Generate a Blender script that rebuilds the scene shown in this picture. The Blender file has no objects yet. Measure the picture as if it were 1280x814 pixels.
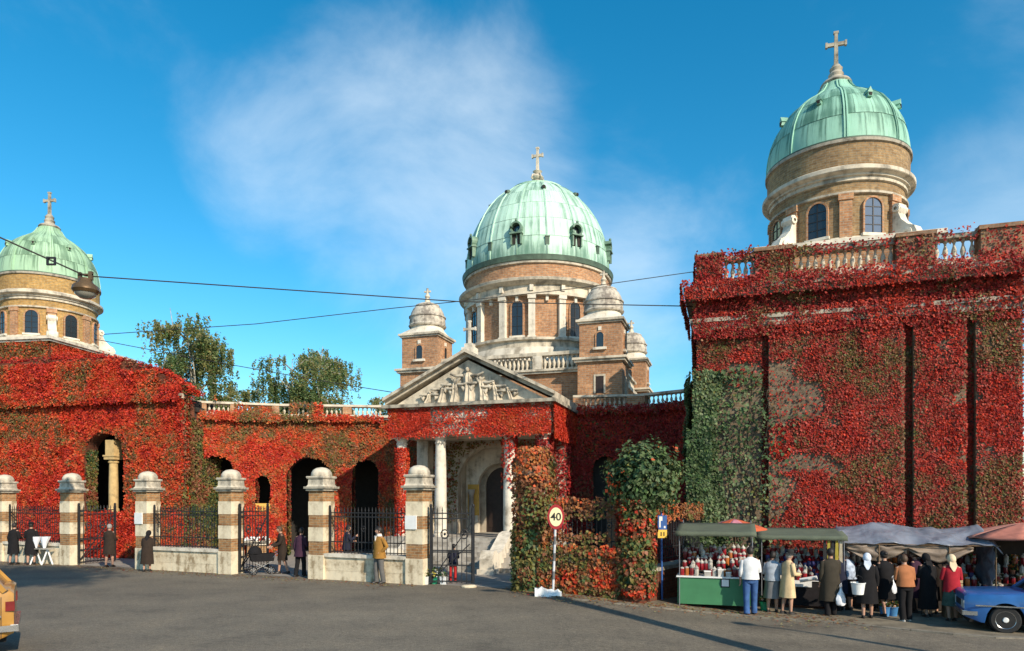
import bpy, bmesh, math, random
import numpy as np
from mathutils import Vector, Matrix
R = math.radians
rng = random.Random(7)
sc = bpy.context.scene
col = sc.collection

# ------------------------------------------------------------------ camera
CAM_H, F, CX, CY = 2.6, 870.0, 640.0, 625.0
cam_d = bpy.data.cameras.new('camera')
cam = bpy.data.objects.new('camera', cam_d); col.objects.link(cam)
cam.location = (0, 0, CAM_H); cam.rotation_euler = (R(90), 0, 0)
cam_d.sensor_width = 36.0; cam_d.lens = F / 1280 * 36.0
cam_d.shift_y = (CY - 407) / 1280
cam_d.clip_start = 0.1; cam_d.clip_end = 3000
sc.camera = cam
# ------------------------------------------------------------------ light
SUN_AZ, SUN_EL = R(36), R(31)          # azimuth: to the right of straight behind the camera
sdir = Vector((math.sin(SUN_AZ) * math.cos(SUN_EL), -math.cos(SUN_AZ) * math.cos(SUN_EL), math.sin(SUN_EL)))
sun_d = bpy.data.lights.new('sun', 'SUN'); sun_d.energy = 4.8; sun_d.angle = R(0.6); sun_d.color = (1.0, 0.87, 0.69)
sun = bpy.data.objects.new('sun', sun_d); col.objects.link(sun)
sun.rotation_euler = sdir.to_track_quat('Z', 'Y').to_euler(); sun.location = (30, -40, 40)
world = bpy.data.worlds.new('World'); sc.world = world; world.use_nodes = True
wn, wl = world.node_tree.nodes, world.node_tree.links
wn.clear()
w_out = wn.new('ShaderNodeOutputWorld'); w_bg = wn.new('ShaderNodeBackground')
sky = wn.new('ShaderNodeTexSky'); sky.sky_type = 'NISHITA'; sky.sun_disc = False
sky.sun_elevation = SUN_EL
sky.sun_rotation = math.atan2(sdir.x, sdir.y)
sky.altitude = 200; sky.air_density = 1.0; sky.dust_density = 0.4; sky.ozone_density = 3.0
w_hs = wn.new('ShaderNodeHueSaturation'); w_hs.inputs['Saturation'].default_value = 1.38; w_hs.inputs['Value'].default_value = 1.08
w_hs.inputs['Hue'].default_value = 0.482
wl.new(sky.outputs[0], w_hs.inputs['Color'])
# soft cirrus: stretched noise over the whole sky
w_tc = wn.new('ShaderNodeTexCoord')
w_map = wn.new('ShaderNodeMapping'); w_map.inputs['Scale'].default_value = (1.0, 1.0, 1.5); w_map.inputs['Location'].default_value = (0.0, 0.0, 0.0)
w_map.inputs['Rotation'].default_value = (0, R(-8), 0)
wl.new(w_tc.outputs['Generated'], w_map.inputs['Vector'])
w_n1 = wn.new('ShaderNodeTexNoise'); w_n1.inputs['Scale'].default_value = 3.4; w_n1.inputs['Detail'].default_value = 9; w_n1.inputs['Roughness'].default_value = 0.58
w_n1.inputs['Distortion'].default_value = 0.35
wl.new(w_map.outputs[0], w_n1.inputs['Vector'])
w_sum = None
def cloud_bank(d, lo, hi):
    """a bank of thin cloud round direction d, from cos-angle lo (edge) to hi (core)"""
    v = wn.new('ShaderNodeVectorMath'); v.operation = 'DOT_PRODUCT'
    nrm = wn.new('ShaderNodeVectorMath'); nrm.operation = 'NORMALIZE'
    wl.new(w_tc.outputs['Generated'], nrm.inputs[0]); wl.new(nrm.outputs[0], v.inputs[0])
    v.inputs[1].default_value = Vector(d).normalized()
    m = wn.new('ShaderNodeMapRange'); m.interpolation_type = 'SMOOTHSTEP'; m.inputs['From Min'].default_value = lo; m.inputs['From Max'].default_value = hi
    wl.new(v.outputs['Value'], m.inputs['Value'])
    return m.outputs[0]
def sky_dir(x, y): return ((x - CX) / F, 1.0, (CY - y) / F)
banks = [cloud_bank(sky_dir(480, 175), 0.98, 1.006), cloud_bank(sky_dir(395, 205), 0.984, 1.006), cloud_bank(sky_dir(580, 200), 0.976, 1.008), cloud_bank(sky_dir(560, 270), 0.958, 1.012),
         cloud_bank(sky_dir(330, 215), 0.988, 1.006), cloud_bank(sky_dir(790, 330), 0.966, 1.03), cloud_bank(sky_dir(1240, 270), 0.985, 1.012),
         cloud_bank((1.0, -0.6, 0.5), 0.92, 1.0), cloud_bank((-1.0, -0.3, 0.55), 0.92, 1.0), cloud_bank((0.1, -1, 0.6), 0.92, 1.0)]
acc = banks[0]
for b in banks[1:]:
    a = wn.new('ShaderNodeMath'); a.operation = 'MAXIMUM'; wl.new(acc, a.inputs[0]); wl.new(b, a.inputs[1]); acc = a.outputs[0]
w_add = wn.new('ShaderNodeMath'); w_add.operation = 'MULTIPLY_ADD'; w_add.inputs[1].default_value = 0.5
wl.new(acc, w_add.inputs[0]); wl.new(w_n1.outputs['Fac'], w_add.inputs[2])
w_rng = wn.new('ShaderNodeMapRange'); w_rng.interpolation_type = 'SMOOTHSTEP'
w_rng.inputs['From Min'].default_value = 0.54; w_rng.inputs['From Max'].default_value = 1.22; w_rng.inputs['To Max'].default_value = 0.5
wl.new(w_add.outputs[0], w_rng.inputs['Value'])
w_mix = wn.new('ShaderNodeMixRGB'); w_mix.inputs['Color2'].default_value = (6.3, 6.9, 7.2, 1)
wl.new(w_rng.outputs[0], w_mix.inputs['Fac']); wl.new(w_hs.outputs[0], w_mix.inputs['Color1'])
wl.new(w_mix.outputs[0], w_bg.inputs['Color']); w_bg.inputs['Strength'].default_value = 0.15
wl.new(w_bg.outputs[0], w_out.inputs['Surface'])
sc.view_settings.view_transform = 'Standard'; sc.view_settings.look = 'None'
sc.view_settings.exposure = 0.26; sc.view_settings.gamma = 1.0

# ------------------------------------------------------------------ helpers
def smooth(a, b, x):
    t = min(1.0, max(0.0, (x - a) / (b - a))); return t * t * (3 - 2 * t)
def ground_z(X): return -0.42 * smooth(0.5, 7.0, X)
def on_ground(x, y):
    """photo pixel of a foot point -> point on the ground"""
    Y = 20.0
    for _ in range(30):
        X = (x - CX) / F * Y
        Y = (CAM_H - ground_z(X)) * F / (y - CY)
    X = (x - CX) / F * Y
    return Vector((X, Y, ground_z(X)))
def at_depth(x, y, Y): return Vector(((x - CX) / F * Y, Y, CAM_H + (CY - y) / F * Y))

def tag(o, label=None, cat=None, group=None, kind=None):
    if label: o['label'] = label
    if cat: o['category'] = cat
    if group: o['group'] = group
    if kind: o['kind'] = kind
    return o
def thing(name, loc, rz, label, cat, group=None):
    o = bpy.data.objects.new(name, None); col.objects.link(o)
    o.location = loc; o.rotation_euler = (0, 0, rz); o.empty_display_size = 0.3
    return tag(o, label, cat, group)
def inst(name, mesh, parent=None, loc=(0, 0, 0), rz=0.0, scale=None, rot=None):
    o = bpy.data.objects.new(name, mesh); col.objects.link(o); o.parent = parent
    o.location = loc; o.rotation_euler = rot if rot else (0, 0, rz)
    if scale: o.scale = scale
    return o
def copy_tree(o, parent=None):
    c = o.copy(); col.objects.link(c); c.parent = parent
    for ch in list(o.children): copy_tree(ch, c)
    return c

class MB:
    def __init__(s): s.v = []; s.f = []; s.m = []; s.cur = 0
    def face(s, idx): s.f.append(tuple(idx)); s.m.append(s.cur)
    def add(s, vs): n = len(s.v); s.v.extend([tuple(p) for p in vs]); return n
    def box(s, x0, x1, y0, y1, z0, z1):
        n = s.add([(x0, y0, z0), (x1, y0, z0), (x1, y1, z0), (x0, y1, z0), (x0, y0, z1), (x1, y0, z1), (x1, y1, z1), (x0, y1, z1)])
        for q in ((0, 3, 2, 1), (4, 5, 6, 7), (0, 1, 5, 4), (1, 2, 6, 5), (2, 3, 7, 6), (3, 0, 4, 7)): s.face([n + i for i in q])
        return s
    def cbox(s, x, y, z, sx, sy, sz): return s.box(x - sx / 2, x + sx / 2, y - sy / 2, y + sy / 2, z - sz / 2, z + sz / 2)
    def hexa(s, pts):      # 8 points, bottom ring then top ring
        n = s.add(pts)
        for q in ((0, 3, 2, 1), (4, 5, 6, 7), (0, 1, 5, 4), (1, 2, 6, 5), (2, 3, 7, 6), (3, 0, 4, 7)): s.face([n + i for i in q])
        return s
    def bar(s, p, q, w, h=None, up=(0, 0, 1)):
        p, q = Vector(p), Vector(q); d = (q - p).normalized(); h = h or w
        a = d.cross(Vector(up));
        if a.length < 1e-4: a = d.cross(Vector((1, 0, 0)))
        a.normalize(); b = a.cross(d).normalized(); a *= w / 2; b *= h / 2
        return s.hexa([p - a - b, p + a - b, p + a + b, p - a + b, q - a - b, q + a - b, q + a + b, q - a + b])
    def prism(s, poly, axis, a0, a1):
        """poly: 2D points; axis 'y' -> (x,z) polygon swept in y; 'x' -> (y,z) swept in x; 'z' -> (x,y) swept in z"""
        def P(p, a): return {'y': (p[0], a, p[1]), 'x': (a, p[0], p[1]), 'z': (p[0], p[1], a)}[axis]
        k = len(poly); n = s.add([P(p, a0) for p in poly] + [P(p, a1) for p in poly])
        s.face([n + i for i in range(k)][::-1]); s.face([n + k + i for i in range(k)])
        for i in range(k): j = (i + 1) % k; s.face((n + i, n + j, n + k + j, n + k + i))
        return s
    def lathe(s, prof, n=24, c=(0, 0, 0), a0=0.0, a1=2 * math.pi, cap=True):
        full = abs(a1 - a0 - 2 * math.pi) < 1e-6; cols = n if full else n + 1
        base = len(s.v)
        for i in range(cols):
            a = a0 + (a1 - a0) * i / n; ca, sa = math.sin(a), -math.cos(a)
            for r, z in prof: s.v.append((c[0] + r * ca, c[1] + r * sa, c[2] + z))
        k = len(prof)
        for i in range(n):
            j = (i + 1) % cols
            for t in range(k - 1): s.face((base + i * k + t, base + j * k + t, base + j * k + t + 1, base + i * k + t + 1))
        if cap and full:
            for t, rev in ((0, True), (k - 1, False)):
                if prof[t][0] > 1e-4:
                    ring = [base + i * k + t for i in range(n)]; s.face(ring[::-1] if rev else ring)
        return s
    def tube(s, pts, rad, n=8, cap=True, ry=None):
        pts = [Vector(p) for p in pts]; k = len(pts)
        if not hasattr(rad, '__len__'): rad = [rad] * k
        base = len(s.v); ref = None
        for i, p in enumerate(pts):
            d = (pts[min(i + 1, k - 1)] - pts[max(i - 1, 0)]).normalized()
            if ref is None: ref = Vector((0, 0, 1)) if abs(d.z) < 0.9 else Vector((1, 0, 0))
            a = d.cross(ref).normalized(); b = a.cross(d).normalized(); ref = b if abs(b.dot(d)) < 0.5 else ref
            for j in range(n):
                t = 2 * math.pi * j / n
                s.v.append(tuple(p + a * math.cos(t) * rad[i] + b * math.sin(t) * (rad[i] * (ry or 1.0))))
        for i in range(k - 1):
            for j in range(n):
                l = (j + 1) % n; s.face((base + i * n + j, base + i * n + l, base + (i + 1) * n + l, base + (i + 1) * n + j))
        if cap:
            s.face([base + j for j in range(n)][::-1]); s.face([base + (k - 1) * n + j for j in range(n)])
        return s
    def loft(s, rings, cap=True):
        k = len(rings[0]); base = len(s.v)
        for r in rings: s.v.extend([tuple(p) for p in r])
        for i in range(len(rings) - 1):
            for j in range(k):
                l = (j + 1) % k; s.face((base + i * k + j, base + i * k + l, base + (i + 1) * k + l, base + (i + 1) * k + j))
        if cap:
            s.face([base + j for j in range(k)][::-1]); s.face([base + (len(rings) - 1) * k + j for j in range(k)])
        return s
    def ball(s, c, rx, ry, rz, n=10, m=7):
        prof = [(math.sin(math.pi * t / m), -math.cos(math.pi * t / m)) for t in range(m + 1)]
        b = len(s.v); s.lathe(prof, n, cap=False)
        for i in range(b, len(s.v)):
            x, y, z = s.v[i]; s.v[i] = (c[0] + x * rx, c[1] + y * ry, c[2] + z * rz)
        return s
    def xf(s, M, start=0):
        for i in range(start, len(s.v)): s.v[i] = tuple(M @ Vector(s.v[i]))
        return s
    def mesh(s, name, mats, sm=False):
        me = bpy.data.meshes.new(name); me.from_pydata(s.v, [], s.f)
        if not isinstance(mats, (list, tuple)): mats = [mats]
        for m in mats: me.materials.append(m)
        if len(mats) > 1: me.polygons.foreach_set('material_index', s.m)
        bm = bmesh.new(); bm.from_mesh(me)
        bmesh.ops.remove_doubles(bm, verts=bm.verts, dist=1e-5)
        bmesh.ops.recalc_face_normals(bm, faces=bm.faces)
        bm.to_mesh(me); bm.free()
        if sm:
            me.polygons.foreach_set('use_smooth', [True] * len(me.polygons))
            if sm is not True: me.set_sharp_from_angle(angle=R(sm))
        me.update(); return me
    def build(s, name, mats, parent=None, sm=False, loc=(0, 0, 0), rz=0.0):
        return inst(name, s.mesh(name, mats, sm), parent, loc, rz)

# ------------------------------------------------------------------ materials
MATS = {}
def new_mat(name):
    m = bpy.data.materials.new(name); m.use_nodes = True; nt = m.node_tree
    b = nt.nodes['Principled BSDF']; MATS[name] = m
    return m, nt, nt.nodes, nt.links, b
def ramp(nodes, stops):
    r = nodes.new('ShaderNodeValToRGB'); e = r.color_ramp.elements
    while len(e) > 1: e.remove(e[-1])
    e[0].position, e[0].color = stops[0][0], (*stops[0][1], 1)
    for p, c in stops[1:]:
        x = e.new(p); x.color = (*c, 1)
    return r
def plain(name, c, rough=0.7, metal=0.0, var=0.25, scale=6.0, spec=0.4, bump=0.0, rnd=0.0):
    """base colour with a soft mottle, optional fine bump and per-object variation"""
    m, nt, N, L, b = new_mat(name)
    b.inputs['Roughness'].default_value = rough; b.inputs['Metallic'].default_value = metal
    b.inputs['Specular IOR Level'].default_value = spec
    tc = N.new('ShaderNodeTexCoord'); n = N.new('ShaderNodeTexNoise'); n.inputs['Scale'].default_value = scale; n.inputs['Detail'].default_value = 5
    L.new(tc.outputs['Object'], n.inputs['Vector'])
    r = ramp(N, [(0.25, tuple(max(0, x * (1 - var)) for x in c)), (0.75, tuple(min(1, x * (1 + var)) for x in c))])
    L.new(n.outputs['Fac'], r.inputs['Fac']); out = r.outputs['Color']
    if rnd:
        oi = N.new('ShaderNodeObjectInfo'); mr = N.new('ShaderNodeMapRange'); mr.inputs['To Min'].default_value = 1 - rnd; mr.inputs['To Max'].default_value = 1 + rnd
        L.new(oi.outputs['Random'], mr.inputs['Value'])
        mx = N.new('ShaderNodeMixRGB'); mx.blend_type = 'MULTIPLY'; mx.inputs['Fac'].default_value = 1
        L.new(out, mx.inputs['Color1']); L.new(mr.outputs[0], mx.inputs['Color2']); out = mx.outputs['Color']
    L.new(out, b.inputs['Base Color'])
    if bump:
        bp = N.new('ShaderNodeBump'); bp.inputs['Strength'].default_value = bump; bp.inputs['Distance'].default_value = 0.02
        n2 = N.new('ShaderNodeTexNoise'); n2.inputs['Scale'].default_value = scale * 6; n2.inputs['Detail'].default_value = 4
        L.new(tc.outputs['Object'], n2.inputs['Vector']); L.new(n2.outputs['Fac'], bp.inputs['Height']); L.new(bp.outputs[0], b.inputs['Normal'])
    return m
def brick_mat(name, c1, c2, mortar, drum=0.0, dirt=0.35):
    m, nt, N, L, b = new_mat(name); b.inputs['Roughness'].default_value = 0.9; b.inputs['Specular IOR Level'].default_value = 0.2
    tc = N.new('ShaderNodeTexCoord'); sp = N.new('ShaderNodeSeparateXYZ'); L.new(tc.outputs['Object'], sp.inputs[0])
    cb = N.new('ShaderNodeCombineXYZ')
    if drum:
        at = N.new('ShaderNodeMath'); at.operation = 'ARCTAN2'; L.new(sp.outputs[1], at.inputs[0]); L.new(sp.outputs[0], at.inputs[1])
        mu = N.new('ShaderNodeMath'); mu.operation = 'MULTIPLY'; mu.inputs[1].default_value = drum; L.new(at.outputs[0], mu.inputs[0]); h = mu.outputs[0]
    else:
        ad = N.new('ShaderNodeMath'); L.new(sp.outputs[0], ad.inputs[0]); L.new(sp.outputs[1], ad.inputs[1]); h = ad.outputs[0]
    L.new(h, cb.inputs[0]); L.new(sp.outputs[2], cb.inputs[1])
    bt = N.new('ShaderNodeTexBrick'); bt.inputs['Scale'].default_value = 1.0
    bt.inputs['Brick Width'].default_value = 0.27; bt.inputs['Row Height'].default_value = 0.085; bt.inputs['Mortar Size'].default_value = 0.010
    bt.inputs['Color1'].default_value = (*c1, 1); bt.inputs['Color2'].default_value = (*c2, 1); bt.inputs['Mortar'].default_value = (*mortar, 1); bt.inputs['Bias'].default_value = -0.1
    L.new(cb.outputs[0], bt.inputs['Vector'])
    n = N.new('ShaderNodeTexNoise'); n.inputs['Scale'].default_value = 0.9; n.inputs['Detail'].default_value = 8; n.inputs['Roughness'].default_value = 0.65
    L.new(tc.outputs['Object'], n.inputs['Vector'])
    n3 = N.new('ShaderNodeTexNoise'); n3.inputs['Scale'].default_value = 7.5; n3.inputs['Detail'].default_value = 2
    L.new(cb.outputs[0], n3.inputs['Vector'])
    r3 = ramp(N, [(0.3, (0.72, 0.72, 0.72)), (0.7, (1.2, 1.15, 1.08))]); L.new(n3.outputs['Fac'], r3.inputs['Fac'])
    r = ramp(N, [(0.3, (1 - dirt, 1 - dirt, 1 - dirt * 0.9)), (0.65, (1.1, 1.07, 1.0))]); L.new(n.outputs['Fac'], r.inputs['Fac'])
    mx = N.new('ShaderNodeMixRGB'); mx.blend_type = 'MULTIPLY'; mx.inputs['Fac'].default_value = 1
    mx2 = N.new('ShaderNodeMixRGB'); mx2.blend_type = 'MULTIPLY'; mx2.inputs['Fac'].default_value = 1
    L.new(bt.outputs['Color'], mx.inputs['Color1']); L.new(r.outputs[0], mx.inputs['Color2'])
    L.new(mx.outputs[0], mx2.inputs['Color1']); L.new(r3.outputs[0], mx2.inputs['Color2']); L.new(mx2.outputs[0], b.inputs['Base Color'])
    bp = N.new('ShaderNodeBump'); bp.inputs['Strength'].default_value = 0.6; bp.inputs['Distance'].default_value = 0.015; bp.invert = True
    L.new(bt.outputs['Fac'], bp.inputs['Height']); L.new(bp.outputs[0], b.inputs['Normal'])
    return m
def stone_mat(name, c, dark, scale=1.3, thr=(0.38, 0.62)):
    """weathered limestone: grey lichen blotches and vertical run-off streaks"""
    m, nt, N, L, b = new_mat(name); b.inputs['Roughness'].default_value = 0.88; b.inputs['Specular IOR Level'].default_value = 0.25
    tc = N.new('ShaderNodeTexCoord')
    n = N.new('ShaderNodeTexNoise'); n.inputs['Scale'].default_value = scale; n.inputs['Detail'].default_value = 9; n.inputs['Roughness'].default_value = 0.68
    L.new(tc.outputs['Object'], n.inputs['Vector'])
    mp = N.new('ShaderNodeMapping'); mp.inputs['Scale'].default_value = (5, 5, 0.5); L.new(tc.outputs['Object'], mp.inputs['Vector'])
    n2 = N.new('ShaderNodeTexNoise'); n2.inputs['Scale'].default_value = 1.0; n2.inputs['Detail'].default_value = 4; L.new(mp.outputs[0], n2.inputs['Vector'])
    mm = N.new('ShaderNodeMath'); mm.operation = 'MULTIPLY_ADD'; mm.inputs[1].default_value = 0.35
    L.new(n2.outputs['Fac'], mm.inputs[0])
    sb = N.new('ShaderNodeMath'); sb.operation = 'SUBTRACT'; sb.inputs[1].default_value = 0.175; L.new(n.outputs['Fac'], sb.inputs[0]); L.new(sb.outputs[0], mm.inputs[2])
    r = ramp(N, [(thr[0], dark), ((thr[0] + thr[1]) / 2, tuple((a * 2 + d) / 3 for a, d in zip(c, dark))), (thr[1], c), (0.8, tuple(min(0.85, x * 1.1) for x in c))])
    L.new(mm.outputs[0], r.inputs['Fac']); L.new(r.outputs[0], b.inputs['Base Color'])
    bp = N.new('ShaderNodeBump'); bp.inputs['Strength'].default_value = 0.5; bp.inputs['Distance'].default_value = 0.03
    L.new(n.outputs['Fac'], bp.inputs['Height']); L.new(bp.outputs[0], b.inputs['Normal'])
    return m
def copper_mat(name, c, dark):
    m, nt, N, L, b = new_mat(name); b.inputs['Roughness'].default_value = 0.62; b.inputs['Specular IOR Level'].default_value = 0.35
    tc = N.new('ShaderNodeTexCoord'); sp = N.new('ShaderNodeSeparateXYZ'); L.new(tc.outputs['Object'], sp.inputs[0])
    at = N.new('ShaderNodeMath'); at.operation = 'ARCTAN2'; L.new(sp.outputs[1], at.inputs[0]); L.new(sp.outputs[0], at.inputs[1])
    cb = N.new('ShaderNodeCombineXYZ'); mu = N.new('ShaderNodeMath'); mu.operation = 'MULTIPLY'; mu.inputs[1].default_value = 14; L.new(at.outputs[0], mu.inputs[0])
    L.new(mu.outputs[0], cb.inputs[0]); mz = N.new('ShaderNodeMath'); mz.operation = 'MULTIPLY'; mz.inputs[1].default_value = 0.45; L.new(sp.outputs[2], mz.inputs[0]); L.new(mz.outputs[0], cb.inputs[1])
    n = N.new('ShaderNodeTexNoise'); n.inputs['Scale'].default_value = 1.0; n.inputs['Detail'].default_value = 7; n.inputs['Roughness'].default_value = 0.6; L.new(cb.outputs[0], n.inputs['Vector'])
    n2 = N.new('ShaderNodeTexNoise'); n2.inputs['Scale'].default_value = 1.1; n2.inputs['Detail'].default_value = 6; L.new(tc.outputs['Object'], n2.inputs['Vector'])
    oi = N.new('ShaderNodeObjectInfo')
    mm = N.new('ShaderNodeMath'); mm.operation = 'MULTIPLY_ADD'; mm.inputs[1].default_value = 0.22; L.new(oi.outputs['Random'], mm.inputs[0]); L.new(n.outputs['Fac'], mm.inputs[2])
    m3 = N.new('ShaderNodeMath'); m3.operation = 'MULTIPLY_ADD'; m3.inputs[1].default_value = 0.5; L.new(n2.outputs['Fac'], m3.inputs[0]); L.new(mm.outputs[0], m3.inputs[2])
    r = ramp(N, [(0.58, dark), (0.72, tuple((a + 2 * d) / 3 for a, d in zip(c, dark))), (0.84, c), (1.0, tuple(min(0.8, x * 1.22) for x in c))])
    L.new(m3.outputs[0], r.inputs['Fac']); L.new(r.outputs[0], b.inputs['Base Color'])
    bp = N.new('ShaderNodeBump'); bp.inputs['Strength'].default_value = 0.25; bp.inputs['Distance'].default_value = 0.03; L.new(n2.outputs['Fac'], bp.inputs['Height']); L.new(bp.outputs[0], b.inputs['Normal'])
    return m
def leaf_mat(name, trans=0.3):
    m, nt, N, L, b = new_mat(name)
    at = N.new('ShaderNodeAttribute'); at.attribute_name = 'leaf'
    b.inputs['Roughness'].default_value = 0.55; b.inputs['Specular IOR Level'].default_value = 0.3
    L.new(at.outputs['Color'], b.inputs['Base Color'])
    tr = N.new('ShaderNodeBsdfTranslucent'); L.new(at.outputs['Color'], tr.inputs['Color'])
    mx = N.new('ShaderNodeMixShader'); mx.inputs['Fac'].default_value = trans
    L.new(b.outputs[0], mx.inputs[1]); L.new(tr.outputs[0], mx.inputs[2])
    L.new(mx.outputs[0], N['Material Output'].inputs['Surface'])
    return m
def glass_mat(name, c=(0.05, 0.06, 0.07), rough=0.08):
    m, nt, N, L, b = new_mat(name); b.inputs['Base Color'].default_value = (*c, 1); b.inputs['Roughness'].default_value = rough; b.inputs['Specular IOR Level'].default_value = 0.8
    return m

brick = brick_mat('brick', (0.52, 0.285, 0.155), (0.39, 0.185, 0.09), (0.42, 0.35, 0.27))
brick_drum = brick_mat('brick_drum', (0.52, 0.285, 0.155), (0.39, 0.185, 0.09), (0.42, 0.35, 0.27), drum=3.7)
brick_tan = brick_mat('brick_tan', (0.36, 0.245, 0.13), (0.27, 0.17, 0.085), (0.33, 0.28, 0.2), drum=2.35)
brick_yel = brick_mat('brick_yellow', (0.50, 0.31, 0.11), (0.38, 0.22, 0.075), (0.42, 0.34, 0.2), drum=2.35)
brick_pil = brick_mat('brick_pillar', (0.46, 0.26, 0.12), (0.28, 0.13, 0.055), (0.42, 0.34, 0.22), dirt=0.45)
brick_vine = brick_mat('brick_under_ivy', (0.20, 0.062, 0.036), (0.13, 0.042, 0.026), (0.15, 0.09, 0.06), dirt=0.5)
brick_bare = brick_mat('brick_bare', (0.215, 0.165, 0.115), (0.155, 0.115, 0.078), (0.22, 0.19, 0.15), dirt=0.5)
stone = stone_mat('limestone', (0.66, 0.58, 0.45), (0.27, 0.24, 0.19))
stone_w = stone_mat('white_stone', (0.70, 0.635, 0.52), (0.30, 0.26, 0.20), thr=(0.34, 0.56))
stone_d = stone_mat('dark_stone', (0.46, 0.41, 0.32), (0.13, 0.115, 0.09), scale=2.2, thr=(0.36, 0.66))
stone_p = stone_mat('pillar_stone', (0.70, 0.60, 0.43), (0.30, 0.225, 0.135), scale=2.5, thr=(0.35, 0.56))
stone_g = stone_mat('grey_stone', (0.42, 0.39, 0.34), (0.2, 0.18, 0.15), scale=2.0)
lead = stone_mat('cupola_stone', (0.60, 0.54, 0.44), (0.22, 0.19, 0.16), scale=2.0, thr=(0.4, 0.6))
copper = copper_mat('copper_light', (0.43, 0.62, 0.49), (0.13, 0.25, 0.18))
copper_g = copper_mat('copper_green', (0.25, 0.46, 0.345), (0.07, 0.18, 0.125))
copper_l = copper_mat('copper_grey', (0.30, 0.46, 0.30), (0.11, 0.20, 0.12))
copper_dk = plain('copper_dark', (0.075, 0.115, 0.08), 0.6, var=0.4, scale=3)
iron = plain('black_iron', (0.018, 0.018, 0.02), 0.55, var=0.3)
dark_in = plain('interior_shade', (0.03, 0.026, 0.022), 0.9)  # near-black colour paints in the shade of openings and corridors
glass_d = glass_mat('dark_glass', (0.02, 0.022, 0.025), 0.15)
glass_b = glass_mat('sky_reflection_glass', (0.10, 0.13, 0.18), 0.05)  # blue base colour stands in for sky reflected in the pane
wood_d = plain('dark_wood', (0.03, 0.017, 0.012), 0.5, var=0.4)
plaster_y = plain('yellow_plaster', (0.62, 0.36, 0.08), 0.85, var=0.15)
plaster = stone_mat('porch_plaster', (0.50, 0.43, 0.33), (0.3, 0.25, 0.19))
white = plain('white_paint', (0.74, 0.74, 0.72), 0.5, var=0.08)
leafm = leaf_mat('ivy_leaf', 0.28); birch_leaf = leaf_mat('birch_leaf', 0.6)
bark = plain('bark', (0.10, 0.075, 0.05), 0.95, var=0.5, scale=9, bump=0.6)
birch_bark = plain('birch_bark', (0.30, 0.28, 0.23), 0.8, var=0.55, scale=5)

def asphalt_mat():
    m, nt, N, L, b = new_mat('asphalt'); b.inputs['Specular IOR Level'].default_value = 0.3; b.inputs['Roughness'].default_value = 0.82
    tc = N.new('ShaderNodeTexCoord')
    def noise(s, d=6, ro=0.6, mp=None):
        n = N.new('ShaderNodeTexNoise'); n.inputs['Scale'].default_value = s; n.inputs['Detail'].default_value = d; n.inputs['Roughness'].default_value = ro
        if mp:
            q = N.new('ShaderNodeMapping'); q.inputs['Scale'].default_value = mp; q.inputs['Rotation'].default_value = (0, 0, R(20)); L.new(tc.outputs['Object'], q.inputs['Vector']); L.new(q.outputs[0], n.inputs['Vector'])
        else: L.new(tc.outputs['Object'], n.inputs['Vector'])
        return n.outputs['Fac']
    big = noise(0.16, 6, 0.6, (0.5, 1.6, 1)); mid = noise(0.7, 9, 0.72); fine = noise(38, 3, 0.7); grain = noise(11, 4, 0.75)
    r1 = ramp(N, [(0.3, (0.115, 0.099, 0.076)), (0.55, (0.165, 0.141, 0.107)), (0.75, (0.205, 0.176, 0.132))]); L.new(big, r1.inputs['Fac'])
    r2 = ramp(N, [(0.3, (0.66, 0.66, 0.67)), (0.48, (0.97, 0.97, 0.97)), (0.7, (1.2, 1.17, 1.12))]); L.new(mid, r2.inputs['Fac'])
    r3 = ramp(N, [(0.3, (0.5, 0.5, 0.5)), (0.5, (0.98, 0.98, 0.98)), (0.72, (1.6, 1.55, 1.45))]); L.new(fine, r3.inputs['Fac'])
    r4 = ramp(N, [(0.32, (0.72, 0.71, 0.7)), (0.5, (1, 1, 1)), (0.68, (1.3, 1.28, 1.22))]); L.new(grain, r4.inputs['Fac'])
    out = r1.outputs[0]
    for rr in (r2, r3, r4):
        mx = N.new('ShaderNodeMixRGB'); mx.blend_type = 'MULTIPLY'; mx.inputs['Fac'].default_value = 1
        L.new(out, mx.inputs['Color1']); L.new(rr.outputs[0], mx.inputs['Color2']); out = mx.outputs[0]
    L.new(out, b.inputs['Base Color'])
    bp = N.new('ShaderNodeBump'); bp.inputs['Strength'].default_value = 0.5; bp.inputs['Distance'].default_value = 0.01; L.new(fine, bp.inputs['Height']); L.new(bp.outputs[0], b.inputs['Normal'])
    return m
asphalt = asphalt_mat()
dirt_m = plain('trodden_pavement', (0.175, 0.145, 0.10), 0.95, var=0.4, scale=2.5, bump=0.6)
court_m = plain('forecourt_gravel', (0.26, 0.235, 0.20), 0.95, var=0.25, scale=3.0, bump=0.5)
kerb_m = stone_mat('kerb_stone', (0.24, 0.21, 0.165), (0.11, 0.095, 0.075), scale=4)
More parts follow.
